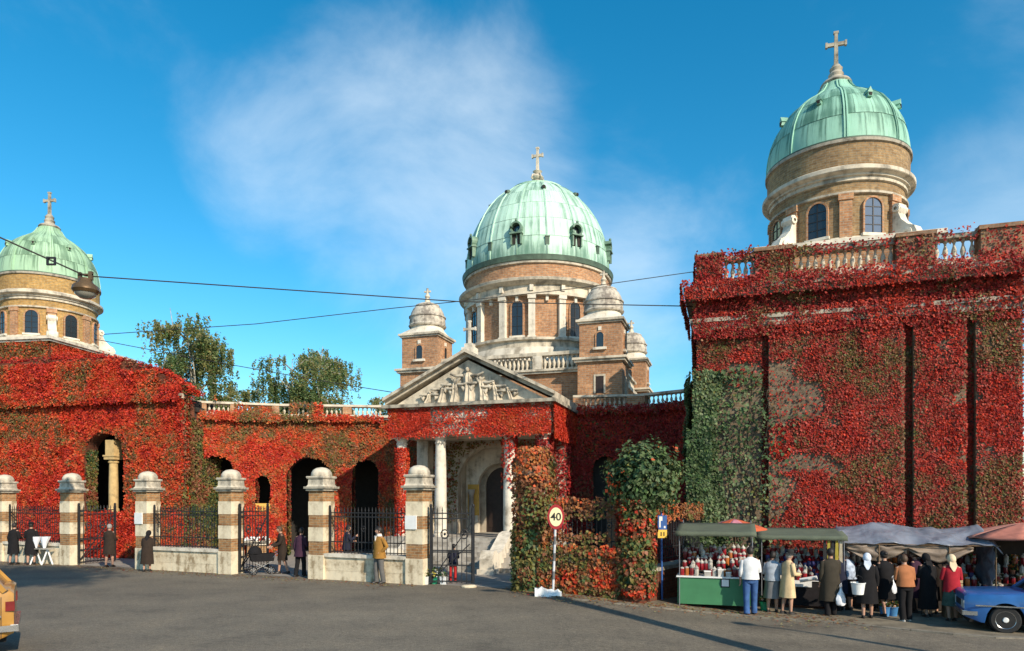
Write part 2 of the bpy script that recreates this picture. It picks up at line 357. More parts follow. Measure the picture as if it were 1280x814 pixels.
# ================================================================== SETTING
def ground_sheet(name, poly_fn, mat, dz, xs, ys):
    vs, fs = [], []; nx = len(xs)
    for y in ys:
        for x in xs: vs.append((x, y, ground_z(x) + dz))
    for j in range(len(ys) - 1):
        for i in range(nx - 1): fs.append((j * nx + i, j * nx + i + 1, (j + 1) * nx + i + 1, (j + 1) * nx + i))
    me = bpy.data.meshes.new(name); me.from_pydata(vs, [], fs); me.materials.append(mat)
    me.polygons.foreach_set('use_smooth', [True] * len(me.polygons))
    o = inst(name, me); tag(o, kind='structure'); return o
xs = [-600, -200, -80, -40, -20, -10, -5, -2, 0] + [0.5 + 0.25 * i for i in range(29)] + [9, 14, 25, 60, 200, 600]
ground_sheet('road', None, asphalt, 0.0, xs, [-300, -50, 0, 10, 20, 30, 40, 60, 120, 400, 900])
def strip_sheet(name, pts_a, pts_b, mat, dz, sub=10):
    """sheet between two polylines lying on the ground"""
    A, B = [], []
    def refine(p):
        out = []
        for i in range(len(p) - 1):
            for k in range(sub): out.append(Vector(p[i]).lerp(Vector(p[i + 1]), k / sub))
        return out + [Vector(p[-1])]
    A, B = refine(pts_a), refine(pts_b); m = MB(); K = 6
    grid = []
    for a, b in zip(A, B):
        for k in range(K + 1):
            q = a.lerp(b, k / K); grid.append((q.x, q.y, ground_z(q.x) + dz))
    m.v = grid
    for i in range(len(A) - 1):
        for k in range(K): m.face((i * (K + 1) + k, i * (K + 1) + k + 1, (i + 1) * (K + 1) + k + 1, (i + 1) * (K + 1) + k))
    return tag(m.build(name, mat, None, True), kind='structure')

PHI = R(17.5)
U = Vector((math.cos(PHI), -math.sin(PHI), 0)); V = Vector((math.sin(PHI), math.cos(PHI), 0))
CH0 = Vector((-1.75, 27.36, 0))
def cw(u, v, z=0): return CH0 + U * u + V * v + Vector((0, 0, z))

# fence line and pillar places (from their foot points in the photograph)
FA = math.atan(0.432)
def fence_pt(x):
    k = (x - CX) / F; Y = 20.36 / (1 + 0.432 * k); return Vector((k * Y, Y, 0))
PIL_X = [6, 90, 185, 289, 402, 524, 664]
PIL = [fence_pt(x) for x in PIL_X]
PIER_R = fence_pt(795)
CORNER = Vector((6.3, 23.75, 0))

# forecourt behind the railings and trodden pavement before the stalls
strip_sheet('forecourt', [(-40, 37.5), PIL[0].xy, PIL[5].xy, PIER_R.xy, (6.6, 23.0), (18, 20)], [(-40, 60), (-20, 60), (-4, 60), (4, 60), (12, 60), (24, 60)], court_m, 0.004, 6)
kerb_line = [on_ground(640, 737).xy, on_ground(668, 744).xy, on_ground(720, 751).xy, on_ground(800, 758.5).xy, on_ground(900, 768).xy, on_ground(1050, 780).xy, on_ground(1230, 798).xy, (24, 13.2)]
strip_sheet('pavement', [(q[0] , q[1] + 0.14) for q in kerb_line], [PIL[6].xy + Vector((0, 1)), PIL[6].xy + Vector((0.6, 0.9)), (2.2, 20.4), PIER_R.xy + Vector((0.2, 1.2)), (6.5, 22.8), (10, 21.9), (15, 20.6), (26, 18)], dirt_m, 0.022, 8)
# kerb: one stone after another along the line
kerb = tag(bpy.data.objects.new('kerb', None), kind='structure'); col.objects.link(kerb)
kp = [Vector((q[0], q[1])) for q in kerb_line]
def along(pts, step):
    dense = []
    for a, b in zip(pts[:-1], pts[1:]): dense += [a.lerp(b, k / 60) for k in range(60)]
    dense.append(pts[-1]); out = []; last = dense[0]; run = 0.0
    for a, b in zip(dense[:-1], dense[1:]):
        run += (b - a).length
        if run >= step: out.append((last, b)); last = b; run = 0.0
    return out
for a, b in along(kp, 0.8):
    d = (b - a); n = Vector((-d.y, d.x)).normalized()
    za, zb = ground_z(a.x), ground_z(b.x); g = d.normalized() * 0.006; o_ = rng.uniform(-.006, .006)
    m = MB(); pts = []
    for zz in (-0.1, 0.034 + rng.uniform(-.004, .004)):
        for p, zb_ in ((a + g, za), (b - g, zb)): pts.append((p.x, p.y + o_, zb_ + zz))
        for p, zb_ in ((b - g, zb), (a + g, za)): pts.append((p.x + n.x * 0.14, p.y + n.y * 0.14 + o_, zb_ + zz))
    m.hexa(pts); m.build('kerb_stone', kerb_m, kerb)

# ================================================================== shared pieces
BAL_PROF = [(0.30, 0), (0.30, 0.08), (0.20, 0.10), (0.17, 0.16), (0.30, 0.30), (0.36, 0.42), (0.30, 0.54), (0.17, 0.68), (0.14, 0.80), (0.22, 0.86), (0.30, 0.90), (0.30, 1.0)]
def baluster_mesh(h, w):
    m = MB(); m.lathe([(r * w, z * h) for r, z in BAL_PROF], 10)
    return m.mesh('baluster', stone, 50)
def sill_z(x, o):
    """top of an opening's arch at position x"""
    a, b, z0, zs = o; r = (b - a) / 2; c = (a + b) / 2
    return zs + math.sqrt(max(0.0, r * r - (x - c) ** 2))
def arch_wall(m, L_, z0, z1, th, ops, y0=0.0):
    """wall along local x from 0 to L_, front at y0, back at y0+th, with round-arched openings (a, b, sill, spring)"""
    cuts = {0.0, L_}
    for a, b, s_, sp in ops:
        for k in range(17):
            cuts.add(a + (b - a) * (0.5 - 0.5 * math.cos(math.pi * k / 16)))
    cs = sorted(cuts); cs = [c for i, c in enumerate(cs) if i == 0 or c - cs[i - 1] > 1e-6]
    for x0, x1 in zip(cs[:-1], cs[1:]):
        xm = (x0 + x1) / 2; op = next((o for o in ops if o[0] < xm < o[1]), None)
        def col_(za0, za1, zb0, zb1):
            m.hexa([(x0, y0, za0), (x1, y0, za1), (x1, y0 + th, za1), (x0, y0 + th, za0), (x0, y0, zb0), (x1, y0, zb1), (x1, y0 + th, zb1), (x0, y0 + th, zb0)])
        if op:
            col_(sill_z(x0, op), sill_z(x1, op), z1, z1)
            if op[2] > z0 + 1e-3: col_(z0, z0, op[2], op[2])
        else: col_(z0, z0, z1, z1)
    return m
def wall_frame(parent, p0, p1):
    """rotation angle and length of a wall from p0 to p1 (local x along it, +y away from the viewer)"""
    d = Vector(p1) - Vector(p0); return math.atan2(d.y, d.x), d.length
def arched_window(parent, w, h, loc, rz, frame_mat, pane_mat, bars=True, depth=0.12, name='window', surround=0.06):
    """round-headed window set in a shallow reveal: surround, pane and glazing bars; local -y faces out"""
    m = MB(); n = 10; r = w / 2; zs = h - r
    outer, inner = [], []
    def outline(rr, zsill):
        pts = [(-rr, zsill)] + [(-rr * math.cos(math.pi * k / n), zs + rr * math.sin(math.pi * k / n)) for k in range(n + 1)] + [(rr, zsill)]
        return pts
    oi, ii = outline(r + surround, 0.0), outline(r, 0.0)
    for k in range(len(oi) - 1):
        a, b, c, d = oi[k], oi[k + 1], ii[k + 1], ii[k]
        if (Vector(a) - Vector(b)).length < 1e-6 and (Vector(c) - Vector(d)).length < 1e-6: continue
        m.hexa([(a[0], -0.07, a[1]), (b[0], -0.07, b[1]), (b[0], depth, b[1]), (a[0], depth, a[1]), (d[0], -0.07, d[1]), (c[0], -0.07, c[1]), (c[0], depth, c[1]), (d[0], depth, d[1])])
    win = inst(name, m.mesh(name, frame_mat), parent, loc, rz)
    p = MB(); p.prism(ii, 'y', -0.030, -0.012); inst('pane', p.mesh('pane', pane_mat), win)
    if bars:
        b_ = MB(); b_.box(-0.018, 0.018, -0.048, -0.032, 0, h - 0.01)
        for z in (zs * 0.33, zs * 0.66, zs): b_.box(-r + 0.001, r - 0.001, -0.046, -0.031, z - 0.012, z + 0.012)
        inst('glazing_bar', b_.mesh('glazing_bar', iron), win)
    s_ = MB(); s_.box(-r - 0.1, r + 0.1, -0.12, 0.02, -0.10, -0.002); inst('sill', s_.mesh('sill', stone_w), win)
    return win
def cross_piece(m, z, h, w, t):
    """latin cross with flared, slightly rounded arm ends"""
    m.hexa([(-t * .9, -t * .8, z), (t * .9, -t * .8, z), (t * .9, t * .8, z), (-t * .9, t * .8, z), (-t * .65, -t * .65, z + h), (t * .65, -t * .65, z + h), (t * .65, t * .65, z + h), (-t * .65, t * .65, z + h)])
    zc = z + h * 0.66
    m.box(-w / 2, w / 2, -t * 0.62, t * 0.62, zc - t * .75, zc + t * .75)
    for x in (-w / 2, w / 2): m.box(x - t * .45, x + t * .45, -t * 0.75, t * 0.75, zc - t * 1.15, zc + t * 1.15)
    m.box(-t * 1.05, t * 1.05, -t * 0.75, t * 0.75, z + h - t * .5, z + h + t * .45)

def dome(parent, prof, sectors, rows, mat, ribs, rib_w, rise=0.02, off=0.0):
    """copper dome of single lapped sheets: prof is (r,z) from rim to top"""
    P = [Vector(p) for p in prof]
    ln = [0.0]
    for a, b in zip(P[:-1], P[1:]): ln.append(ln[-1] + (b - a).length)
    def at(t):
        s_ = t * ln[-1]
        for i in range(len(P) - 1):
            if s_ <= ln[i + 1] + 1e-9:
                k = (s_ - ln[i]) / (ln[i + 1] - ln[i]); return P[i].lerp(P[i + 1], k)
        return P[-1]
    core = MB(); core.lathe([(max(0.001, p.x - 0.03), p.y) for p in [at(k / 24) for k in range(25)]], 48); core.build('dome_core', copper_dk, parent, True)
    for j in range(rows):
        t0, t1 = j / rows, (j + 1) / rows
        nsec = sectors if at((t0 + t1) / 2).x > P[0].x * 0.55 else sectors // 2
        da = 2 * math.pi / nsec
        m = MB(); kz, ka = 4, 3
        for q in range(kz + 1):
            pp = at(t0 + (t1 - t0) * q / kz)
            lift = 0.022 * (1 - q / kz)
            for a in range(ka + 1):
                an = da * (0.006 + 0.988 * a / ka) ; rr = pp.x + lift
                m.v.append((rr * math.sin(an), -rr * math.cos(an), pp.y + (0 if q else -0.02)))
        w_ = ka + 1
        for q in range(kz):
            for a in range(ka): m.face((q * w_ + a, q * w_ + a + 1, (q + 1) * w_ + a + 1, (q + 1) * w_ + a))
        me = m.mesh('copper_sheet', mat, True)
        for i in range(nsec):
            ang = i * da + off + (0.5 * da if j % 2 and nsec == sectors else 0)
            inst('copper_sheet', me, parent, (0, 0, 0), ang)
    if ribs:
        m = MB(); pts = []
        for k in range(21):
            p = at(k / 20 * 0.985); pts.append((p.x + 0.02, p.y))
        for sx in (-1, 1):
            for k in range(20):
                (r0, z0), (r1, z1) = pts[k], pts[k + 1]; x0, x1 = sx * rib_w * 0.35 - rib_w * .2, sx * rib_w * 0.35 + rib_w * .2
                h = 0.034
                m.hexa([(x0, -r0 + .03, z0), (x1, -r0 + .03, z0), (x1, -r0 - h, z0), (x0, -r0 - h, z0), (x0, -r1 + .03, z1), (x1, -r1 + .03, z1), (x1, -r1 - h, z1), (x0, -r1 - h, z1)])
        me = m.mesh('rib', mat)
        for i in range(ribs): inst('rib', me, parent, (0, 0, 0), 2 * math.pi * i / ribs)
    return at

# ================================================================== CHURCH
church = thing('church', CH0, -PHI, 'brick church with pale green copper dome, corner turrets and white columned porch', 'church')
def part(name, m, mats, sm=False, parent=None): return m.build(name, mats, parent or church, sm)
# porch floor and steps
for k in range(7):
    part('step', MB().box(-3.5, 3.5, -2.1 + 0.3 * k, 5.0, 0.16 * k - (0.3 if k == 0 else 0), 0.16 * (k + 1) - 0.001), stone_g)
for su in (-1.95, 1.75):
    m = MB(); m.prism([(-2.75, -0.1), (-2.75, 0.55), (-2.6, 0.8), (-2.3, 0.82), (-2.15, 0.7), (-1.7, 0.75), (-0.6, 1.35), (-0.2, 1.4), (-0.2, -0.1)], 'x', su - 0.24, su + 0.24)
    m.box(su - 0.3, su + 0.3, -2.85, -2.2, -0.1, 0.18); part('step_cheek', m, stone_w)
stone_m = stone_mat('weathered_stone', (0.56, 0.49, 0.38), (0.17, 0.15, 0.12), scale=1.8, thr=(0.36, 0.6))
# columns
cm = MB(); cm.lathe([(0.30, 0), (0.30, 0.10), (0.26, 0.13), (0.28, 0.2), (0.245, 0.25), (0.25, 0.6), (0.245, 1.6), (0.225, 3.0), (0.205, 3.72), (0.235, 3.75), (0.235, 3.79), (0.21, 3.81), (0.21, 3.87), (0.27, 3.93), (0.29, 3.97)], 20)
cm.box(-0.31, 0.31, -0.31, 0.31, 3.972, 4.07); cm.box(-0.33, 0.33, -0.33, 0.33, -0.12, -0.001)
col_me = cm.mesh('column', stone_w, 40)
for u in (-3.02, -1.3, 1.62, 3.02): inst('column', col_me, church, (u, 0.36, 1.12))
# engaged piers where the porch meets the church
for u in (-3.05, 3.05): part('pilaster', MB().box(u - 0.26, u + 0.26, 2.4, 3.1, 1.12, 5.19), stone)
# entablature, cornice, pediment
part('entablature', MB().box(-3.33, 3.33, 0.0, 3.95, 5.2, 5.62).box(-3.30, 3.30, 0.04, 3.95, 5.62, 6.22), stone)
part('architrave_moulding', MB().box(-3.38, 3.38, -0.05, 3.95, 5.60, 5.67), stone_d)
part('cornice', MB().box(-3.42, 3.42, -0.1, 3.95, 6.22, 6.30).box(-3.62, 3.62, -0.3, 3.95, 6.30, 6.43), stone_d)
part('tympanum', MB().prism([(-3.2, 6.43), (3.2, 6.43), (0, 8.12)], 'y', 0.08, 3.9), stone)
sl = math.atan2(8.42 - 6.50, 3.62)
for sgn in (-1, 1):
    m = MB()
    for th, y0, dz in ((0.14, -0.12, 0.0), (0.13, -0.34, 0.14)):
        a0, a1 = Vector((sgn * 3.56, 0, 6.44 + dz)), Vector((0, 0, 8.22 + dz))
        n = Vector((0, 0, 1)) * th
        pts = [a0, a1, a1, a0]
        m.hexa([(a0.x, y0, a0.z), (a1.x, y0, a1.z), (a1.x, 4.0, a1.z), (a0.x, 4.0, a0.z), (a0.x, y0, a0.z + th - .002), (a1.x, y0, a1.z + th - .002), (a1.x, 4.0, a1.z + th - .002), (a0.x, 4.0, a0.z + th - .002)])
    part('raking_cornice', m, stone_m)
# relief figures of the pediment: a robed figure with spread arms and kneeling ones at its sides
def relief(u, h, lean, big):
    m = MB(); z0 = 6.46; w = 0.17 * big
    rings = []
    for t, k in ((0, 1.5), (0.25, 1.25), (0.5, 1.0), (0.7, 1.15), (0.82, 0.9), (0.86, 0.4)):
        z = z0 + h * t; cx = u + lean * t
        rings.append([(cx + w * k * math.cos(a) * (1 + 0.13 * math.sin(5 * a + t * 9)), 0.08 - 0.16 * k * max(-0.2, math.sin(a)) * (1 + 0.25 * math.cos(7 * a)), z) for a in [2 * math.pi * i / 18 for i in range(18)]])
    m.loft(rings); m.ball((u + lean, -0.02, z0 + h * 0.93), 0.075 * big, 0.1, 0.095 * big)
    for sgn in (-1, 1):
        sh = Vector((u + lean * .8 + sgn * w, -0.02, z0 + h * 0.76))
        m.tube([sh, sh + Vector((sgn * 0.26 * big, -0.06, -0.02 * big)), sh + Vector((sgn * 0.5 * big, -0.05, 0.08 * big - abs(lean) * 0.4))], [0.06, 0.055, 0.04], 7)
        m.tube([sh + Vector((sgn * .1, 0.03, -.02)), sh + Vector((sgn * 0.3 * big, 0.0, -0.26 * big)), sh + Vector((sgn * 0.5 * big, 0.03, -0.1))], [0.05, 0.1, 0.03], 7)
    return part('relief_figure', m, stone_m, 60)
relief(0, 1.36, 0, 1.05); relief(-0.62, 0.92, 0.1, 0.85); relief(0.64, 0.95, -0.1, 0.85); relief(-1.15, 0.72, 0.14, 0.75); relief(1.2, 0.72, -0.12, 0.75)
relief(-1.75, 0.46, 0.16, 0.6); relief(1.8, 0.48, -0.15, 0.6)
# carved wreath and ribbon in the frieze
m = MB(); m.ball((0.05, 0.03, 5.96), 0.62, 0.09, 0.19, 18, 8)
for k in range(3):
    for sgn in (-1, 1):
        m.tube([(sgn * (0.3 + .1 * k), 0.0, 5.85 - .08 * k + .1), (sgn * 0.8, -0.02, 5.98 - .1 * k), (sgn * (1.15 + .1 * k), 0.0, 5.86 - .05 * k), (sgn * (1.6 - .15 * k), 0.02, 5.76 + .05 * k)], [0.05, 0.06, 0.05, 0.02], 7)
part('frieze_carving', m, stone_w, 60)
m = MB(); m.box(-0.26, 0.26, 0.0, 0.5, 8.36, 8.62); m.box(-0.17, 0.17, 0.08, 0.42, 8.62, 8.78); b0 = len(m.v); cross_piece(m, 8.78, 0.9, 0.48, 0.06)
m.xf(Matrix.Translation((0, 0.25, 0)), b0); part('gable_cross', m, stone_w)
# porch back wall with the deep arched doorway
m = MB(); arch_wall(m, 6.4, 1.12, 5.19, 0.35, [(1.55, 4.65, 1.12, 3.35)], 3.1); m.xf(Matrix.Translation((-3.2, 0, 0))); part('porch_wall', m, plaster)
m = MB(); arch_wall(m, 3.6, 1.12, 5.19, 0.3, [(0.75, 2.85, 1.12, 3.2)], 4.0); m.xf(Matrix.Translation((-1.8, 0, 0))); part('inner_arch', m, stone_w)
for u in (-1.7, 1.7): part('niche_side', MB().box(u - .1, u + .1, 3.452, 3.998, 1.12, 5.18), plaster)
for u in (-1.28, 1.28):
    m = MB(); m.lathe([(0.16, 0), (0.16, 0.12), (0.11, 0.16), (0.11, 1.7), (0.14, 1.76), (0.17, 1.95)], 12, (u, 3.78, 1.12)); part('doorway_column', m, stone_g, 40)
m = MB(); arch_wall(m, 2.6, 1.12, 5.15, 0.22, [(0.45, 2.15, 1.12, 3.25)], 4.55); m.xf(Matrix.Translation((-1.3, 0, 0))); part('inner_arch', m, plaster)
door = part('door', MB().prism([(-0.86, 1.13), (-0.86, 3.25)] + [(-0.86 * math.cos(math.pi * k / 12), 3.25 + 0.86 * math.sin(math.pi * k / 12)) for k in range(1, 12)] + [(0.86, 3.25), (0.86, 1.13)], 'y', 4.60, 4.72), wood_d)
for u in (-0.43, 0.43):
    for z in (1.35, 2.35): part('door_panel', MB().box(u - 0.3, u + 0.3, 4.57, 4.598, z, z + 0.8), wood_d, parent=door)
part('door_notice', MB().box(0.22, 0.52, 4.545, 4.568, 2.45, 2.85), white, parent=door)
part('yellow_panel', MB().box(-1.52, -0.98, 3.96, 3.998, 1.9, 3.3), plaster_y)

# main block, balustrade and towers
part('nave_wall', MB().box(-3.45, 3.45, 5.5, 15.4, 0, 8.40), brick)
part('nave_side_wall', MB().box(-4.6, -3.452, 6.8, 14.0, 0, 8.40).box(3.452, 4.6, 6.8, 14.0, 0, 8.40), brick)
part('nave_cornice', MB().box(-3.44, 3.44, 5.3, 15.5, 8.402, 8.50).box(-3.43, 3.43, 5.22, 15.5, 8.50, 8.60), stone)
part('nave_side_cornice', MB().box(3.446, 4.85, 6.9, 13.9, 8.402, 8.58).box(-4.85, -3.446, 6.9, 13.9, 8.402, 8.58), stone)
bm_ch = baluster_mesh(0.62, 0.24)
for u0, u1 in ((-3.3, -1.6), (-1.15, 1.15), (1.6, 3.3)):
    n = int((u1 - u0) / 0.2)
    for k in range(n): inst('baluster', bm_ch, church, (u0 + (k + .5) * (u1 - u0) / n, 5.48, 8.60))
for u in (-1.375, 1.375): part('balustrade_pier', MB().box(u - .22, u + .22, 5.3, 5.68, 8.60, 9.22), stone_w)
part('balustrade_rail', MB().box(-3.42, 3.42, 5.32, 5.66, 9.222, 9.38), stone)
bm_s = baluster_mesh(0.5, 0.2)
for k in range(24): inst('baluster', bm_s, church, (4.66, 7.0 + k * 0.285, 8.58))
part('balustrade_rail', MB().box(4.52, 4.8, 6.9, 13.9, 9.082, 9.2), stone)
tw = MB(); tw.box(-0.925, 0.925, -0.925, 0.925, 0, 10.42); tw_me = tw.mesh('tower', brick)
cr = MB(); cr.box(-1.12, 1.12, -1.12, 1.12, 8.70, 8.80).box(-1.2, 1.2, -1.2, 1.2, 8.80, 8.90); cr_me = cr.mesh('string_course', stone)
ct = MB(); ct.box(-1.0, 1.0, -1.0, 1.0, 10.42, 10.5).box(-1.07, 1.07, -1.07, 1.07, 10.5, 10.6); ct_me = ct.mesh('tower_cornice', stone)
lowsk = MB(); lowsk.box(-0.99, 0.99, -0.99, 0.99, 0, 8.70); lowsk_me = lowsk.mesh('tower_base', brick)
cup = MB()
sq = []
for z, r, e in ((10.602, 1.0, 0.0), (10.75, 0.9, 0.3), (10.92, 0.80, 0.85), (11.02, 0.79, 1.0)):
    ring = []
    for i in range(32):
        a = 2 * math.pi * i / 32; c_, s_ = math.cos(a), math.sin(a); k = 1 / max(abs(c_), abs(s_)); rr = r * (k * (1 - e) + e)
        ring.append((rr * c_, rr * s_, z))
    sq.append(ring)
cup.loft(sq); cup_base = cup.mesh('cupola_base', stone_w, 50)
cup = MB(); cup.lathe([(0.79, 11.02), (0.9, 11.05), (0.93, 11.11), (0.88, 11.16), (0.885, 11.3), (0.86, 11.48), (0.91, 11.51), (0.91, 11.56), (0.84, 11.6), (0.80, 11.75), (0.70, 11.95), (0.58, 12.07), (0.60, 12.1), (0.58, 12.14), (0.40, 12.22), (0.2, 12.28), (0.15, 12.31)], 32); cup_me = cup.mesh('cupola', lead, 45)
fin = MB(); fin.lathe([(0.16, 12.30), (0.13, 12.4), (0.09, 12.5), (0.14, 12.58), (0.10, 12.66), (0.06, 12.74), (0.055, 13.0)], 12); fin.box(-0.17, 0.17, -0.04, 0.04, 12.80, 12.88); fin_me = fin.mesh('finial', stone, 45)
for (su, v) in ((-4.36, 5.83), (4.36, 5.83), (4.36, 15.0), (-4.36, 15.0)):
    t = inst('tower', tw_me, church, (su, v, 0))
    inst('tower_base', lowsk_me, t); inst('string_course', cr_me, t); inst('tower_cornice', ct_me, t)
    inst('cupola_base', cup_base, t); inst('cupola', cup_me, t); inst('finial', fin_me, t)
    for k, (dx, dy) in enumerate(((0, -0.925), (0.925, 0))):
        w_ = MB(); wn_ = 8; ol = [(-0.16, 9.35), (-0.16, 9.85)] + [(-0.16 * math.cos(math.pi * i / wn_), 9.85 + 0.16 * math.sin(math.pi * i / wn_)) for i in range(1, wn_)] + [(0.16, 9.85), (0.16, 9.35)]
        w_.prism(ol, 'y', -0.022, 0.01); inst('window_pane', w_.mesh('window_pane', glass_d), t, (dx, dy, 0), k * math.pi / 2)
        fr = MB()
        for i in range(len(ol) - 1):
            a, b = ol[i], ol[i + 1]; s1 = 1.28
            fr.hexa([(a[0], -.05, a[1]), (b[0], -.05, b[1]), (b[0], .02, b[1]), (a[0], .02, a[1]), (a[0] * s1, -.05, a[1] + (a[1] > 9.8) * .05), (b[0] * s1, -.05, b[1] + (b[1] > 9.8) * .05), (b[0] * s1, .02, b[1] + (b[1] > 9.8) * .05), (a[0] * s1, .02, a[1] + (a[1] > 9.8) * .05)])
        inst('window_frame', fr.mesh('window_frame', brick), t, (dx, dy, 0), k * math.pi / 2)
        inst('sill', MB().box(-0.3, 0.3, -0.12, 0.0, 9.23, 9.34).mesh('sill', stone_w), t, (dx, dy, 0), k * math.pi / 2)
        inst('keystone', MB().box(-0.07, 0.07, -0.06, 0.0, 10.08, 10.25).mesh('keystone', stone_w), t, (dx, dy, 0), k * math.pi / 2)
        inst('slit_window', MB().box(-0.18, 0.18, -0.07, -0.055, 7.3, 8.05).mesh('slit_window', wood_d), t, (dx, dy, 0), k * math.pi / 2)
        inst('slit_surround', MB().box(-0.26, -0.181, -0.1, -0.05, 7.3, 8.13).box(0.181, 0.26, -0.1, -0.05, 7.3, 8.13).box(-0.18, 0.18, -0.1, -0.05, 8.051, 8.13).mesh('slit_surround', stone), t, (dx, dy, 0), k * math.pi / 2)
# drum (its own frame, centred)
drum = thing('drum_centre', (0, 10.36, 0), 0, None, None); drum.parent = church; drum.name = 'drum'
def dpart(name, m, mats, sm=45): return m.build(name, mats, drum, sm)
dpart('podium', MB().lathe([(4.3, 8.5), (4.3, 9.0), (4.55, 9.05), (4.55, 9.2), (4.25, 9.35), (4.15, 9.9)], 56), stone_w)
dpart('drum_base', MB().lathe([(4.05, 9.9), (4.05, 10.2), (4.2, 10.24), (4.2, 10.36), (4.0, 10.4)], 56), stone)
dpart('drum_wall', MB().lathe([(3.66, 10.38), (3.66, 12.75)], 64), brick_drum)
dpart('entablature_ring', MB().lathe([(3.70, 12.45), (3.92, 12.46), (3.92, 12.62), (3.84, 12.64), (3.84, 12.95), (3.98, 12.98), (4.05, 13.06), (4.16, 13.1), (4.2, 13.22), (4.1, 13.27), (3.8, 13.3)], 64), stone)
dpart('attic_band', MB().lathe([(3.80, 13.28), (3.80, 14.05)], 64), brick_drum)
dpart('attic_moulding', MB().lathe([(3.80, 13.98), (3.9, 14.0), (3.92, 14.1), (3.8, 14.12)], 64), stone)
dpart('gutter', MB().lathe([(3.76, 14.06), (3.97, 14.12), (4.02, 14.36), (3.92, 14.4), (3.78, 14.42)], 64), copper_dk)
pm = MB(); pm.box(-0.16, 0.16, -3.86, -3.6, 10.4, 12.3).box(-0.2, 0.2, -3.9, -3.6, 10.36, 10.5).box(-0.2, 0.2, -3.91, -3.6, 12.28, 12.46); pm_me = pm.mesh('drum_pilaster', stone_w)
for k in range(16): inst('drum_pilaster', pm_me, drum, (0, 0, 0), R(11.25 + 22.5 * k))
dp = MB(); dp.box(-0.09, 0.09, -3.98, -3.7, 12.64, 12.92); dp_me = dp.mesh('frieze_block', stone_w)
for k in range(16): inst('frieze_block', dp_me, drum, (0, 0, 0), R(11.25 + 22.5 * k))
for k in range(8):
    a = R(45 * k)
    arched_window(drum, 0.56, 1.7, (3.66 * math.sin(a), -3.66 * math.cos(a), 10.55), a, brick, glass_d, True, 0.1)
    ks = inst('keystone', MB().box(-0.07, 0.07, -3.79, -3.6, 12.2, 12.46).mesh('keystone', stone_w), drum, (0, 0, 0), a)
    ks = inst('keystone', ks.data, drum, (0, 0, 0), a + R(22.5))
prof = [(3.78, 14.40), (3.80, 14.7), (3.77, 15.1), (3.70, 15.6), (3.57, 16.15), (3.38, 16.7), (3.12, 17.25), (2.78, 17.8), (2.36, 18.3), (1.86, 18.72), (1.32, 19.03), (0.95, 19.17)]
at_main = dome(drum, prof, 32, 6, copper, 16, 0.07, off=R(11.25))
dpart('cap_ring', MB().lathe([(1.42, 18.98), (1.45, 19.05), (1.3, 19.1), (1.0, 19.2), (0.6, 19.32), (0.42, 19.36), (0.4, 19.5), (0.3, 19.52)], 32), copper)
m = MB(); m.lathe([(0.34, 19.5), (0.26, 19.62), (0.2, 19.66), (0.30, 19.74), (0.33, 19.84), (0.22, 19.95), (0.14, 20.0), (0.2, 20.1), (0.25, 20.16), (0.12, 20.22), (0.1, 20.26)], 16)
for k in range(4):
    a = R(45 + 90 * k); m.tube([(0.15 * math.cos(a), 0.15 * math.sin(a), 19.66), (0.38 * math.cos(a), 0.38 * math.sin(a), 19.76), (0.3 * math.cos(a), 0.3 * math.sin(a), 19.95), (0.12 * math.cos(a), 0.12 * math.sin(a), 20.0)], 0.045, 6)
cross_piece(m, 20.22, 1.2, 0.56, 0.085); dpart('dome_cross', m, stone, 40)
# round dormers low on the dome, small ventilators higher up
copper_mid = plain('copper_mid', (0.15, 0.24, 0.17), .6, var=.4, scale=4)
def dormer(a, r, z, tilt):
    m = MB(); prof_o = []
    n = 18; R0, R1 = 0.36, 0.26
    for k in range(n):
        t0, t1 = 2 * math.pi * k / n, 2 * math.pi * (k + 1) / n
        m.hexa([(R0 * math.cos(t0), -.16, R0 * math.sin(t0)), (R0 * math.cos(t1), -.16, R0 * math.sin(t1)), (R0 * math.cos(t1), .35, R0 * math.sin(t1)), (R0 * math.cos(t0), .35, R0 * math.sin(t0)),
                (R1 * math.cos(t0), -.16, R1 * math.sin(t0)), (R1 * math.cos(t1), -.16, R1 * math.sin(t1)), (R1 * math.cos(t1), .35, R1 * math.sin(t1)), (R1 * math.cos(t0), .35, R1 * math.sin(t0))])
    m.box(-0.33, -0.25, -0.14, 0.2, -0.95, -0.22); m.box(0.25, 0.33, -0.14, 0.2, -0.95, -0.22); m.box(-0.38, 0.38, -0.2, 0.2, -0.36, -0.29)
    m.ball((0, -0.1, 0.42), 0.07, 0.07, 0.1)
    m.xf(Matrix.Diagonal((.84, 1, .84, 1))); o = inst('dormer', m.mesh('dormer', copper_mid, 40), drum, (r * math.sin(a), -r * math.cos(a), z)); o.rotation_euler = (0, 0, a)
    g = MB(); g.lathe([(0.001, -0.1), (0.255, -0.1), (0.255, -0.08), (0.001, -0.08)], 18, cap=False); g.xf(Matrix.Rotation(R(90), 4, 'X'))
    inst('pane', g.mesh('pane', glass_d), o, (0, 0, 0), 0, (.84, 1, .84))
    f = MB(); f.box(-0.24, -0.06, -0.05, 0.2, -0.9, -0.37).box(0.06, 0.24, -0.05, 0.2, -0.9, -0.37); inst('dormer_grille', f.mesh('dormer_grille', dark_in), o, (0, 0, 0), 0, (.84, 1, .84))
for k in range(8): dormer(R(45 * k), 3.80, 15.72, 0)
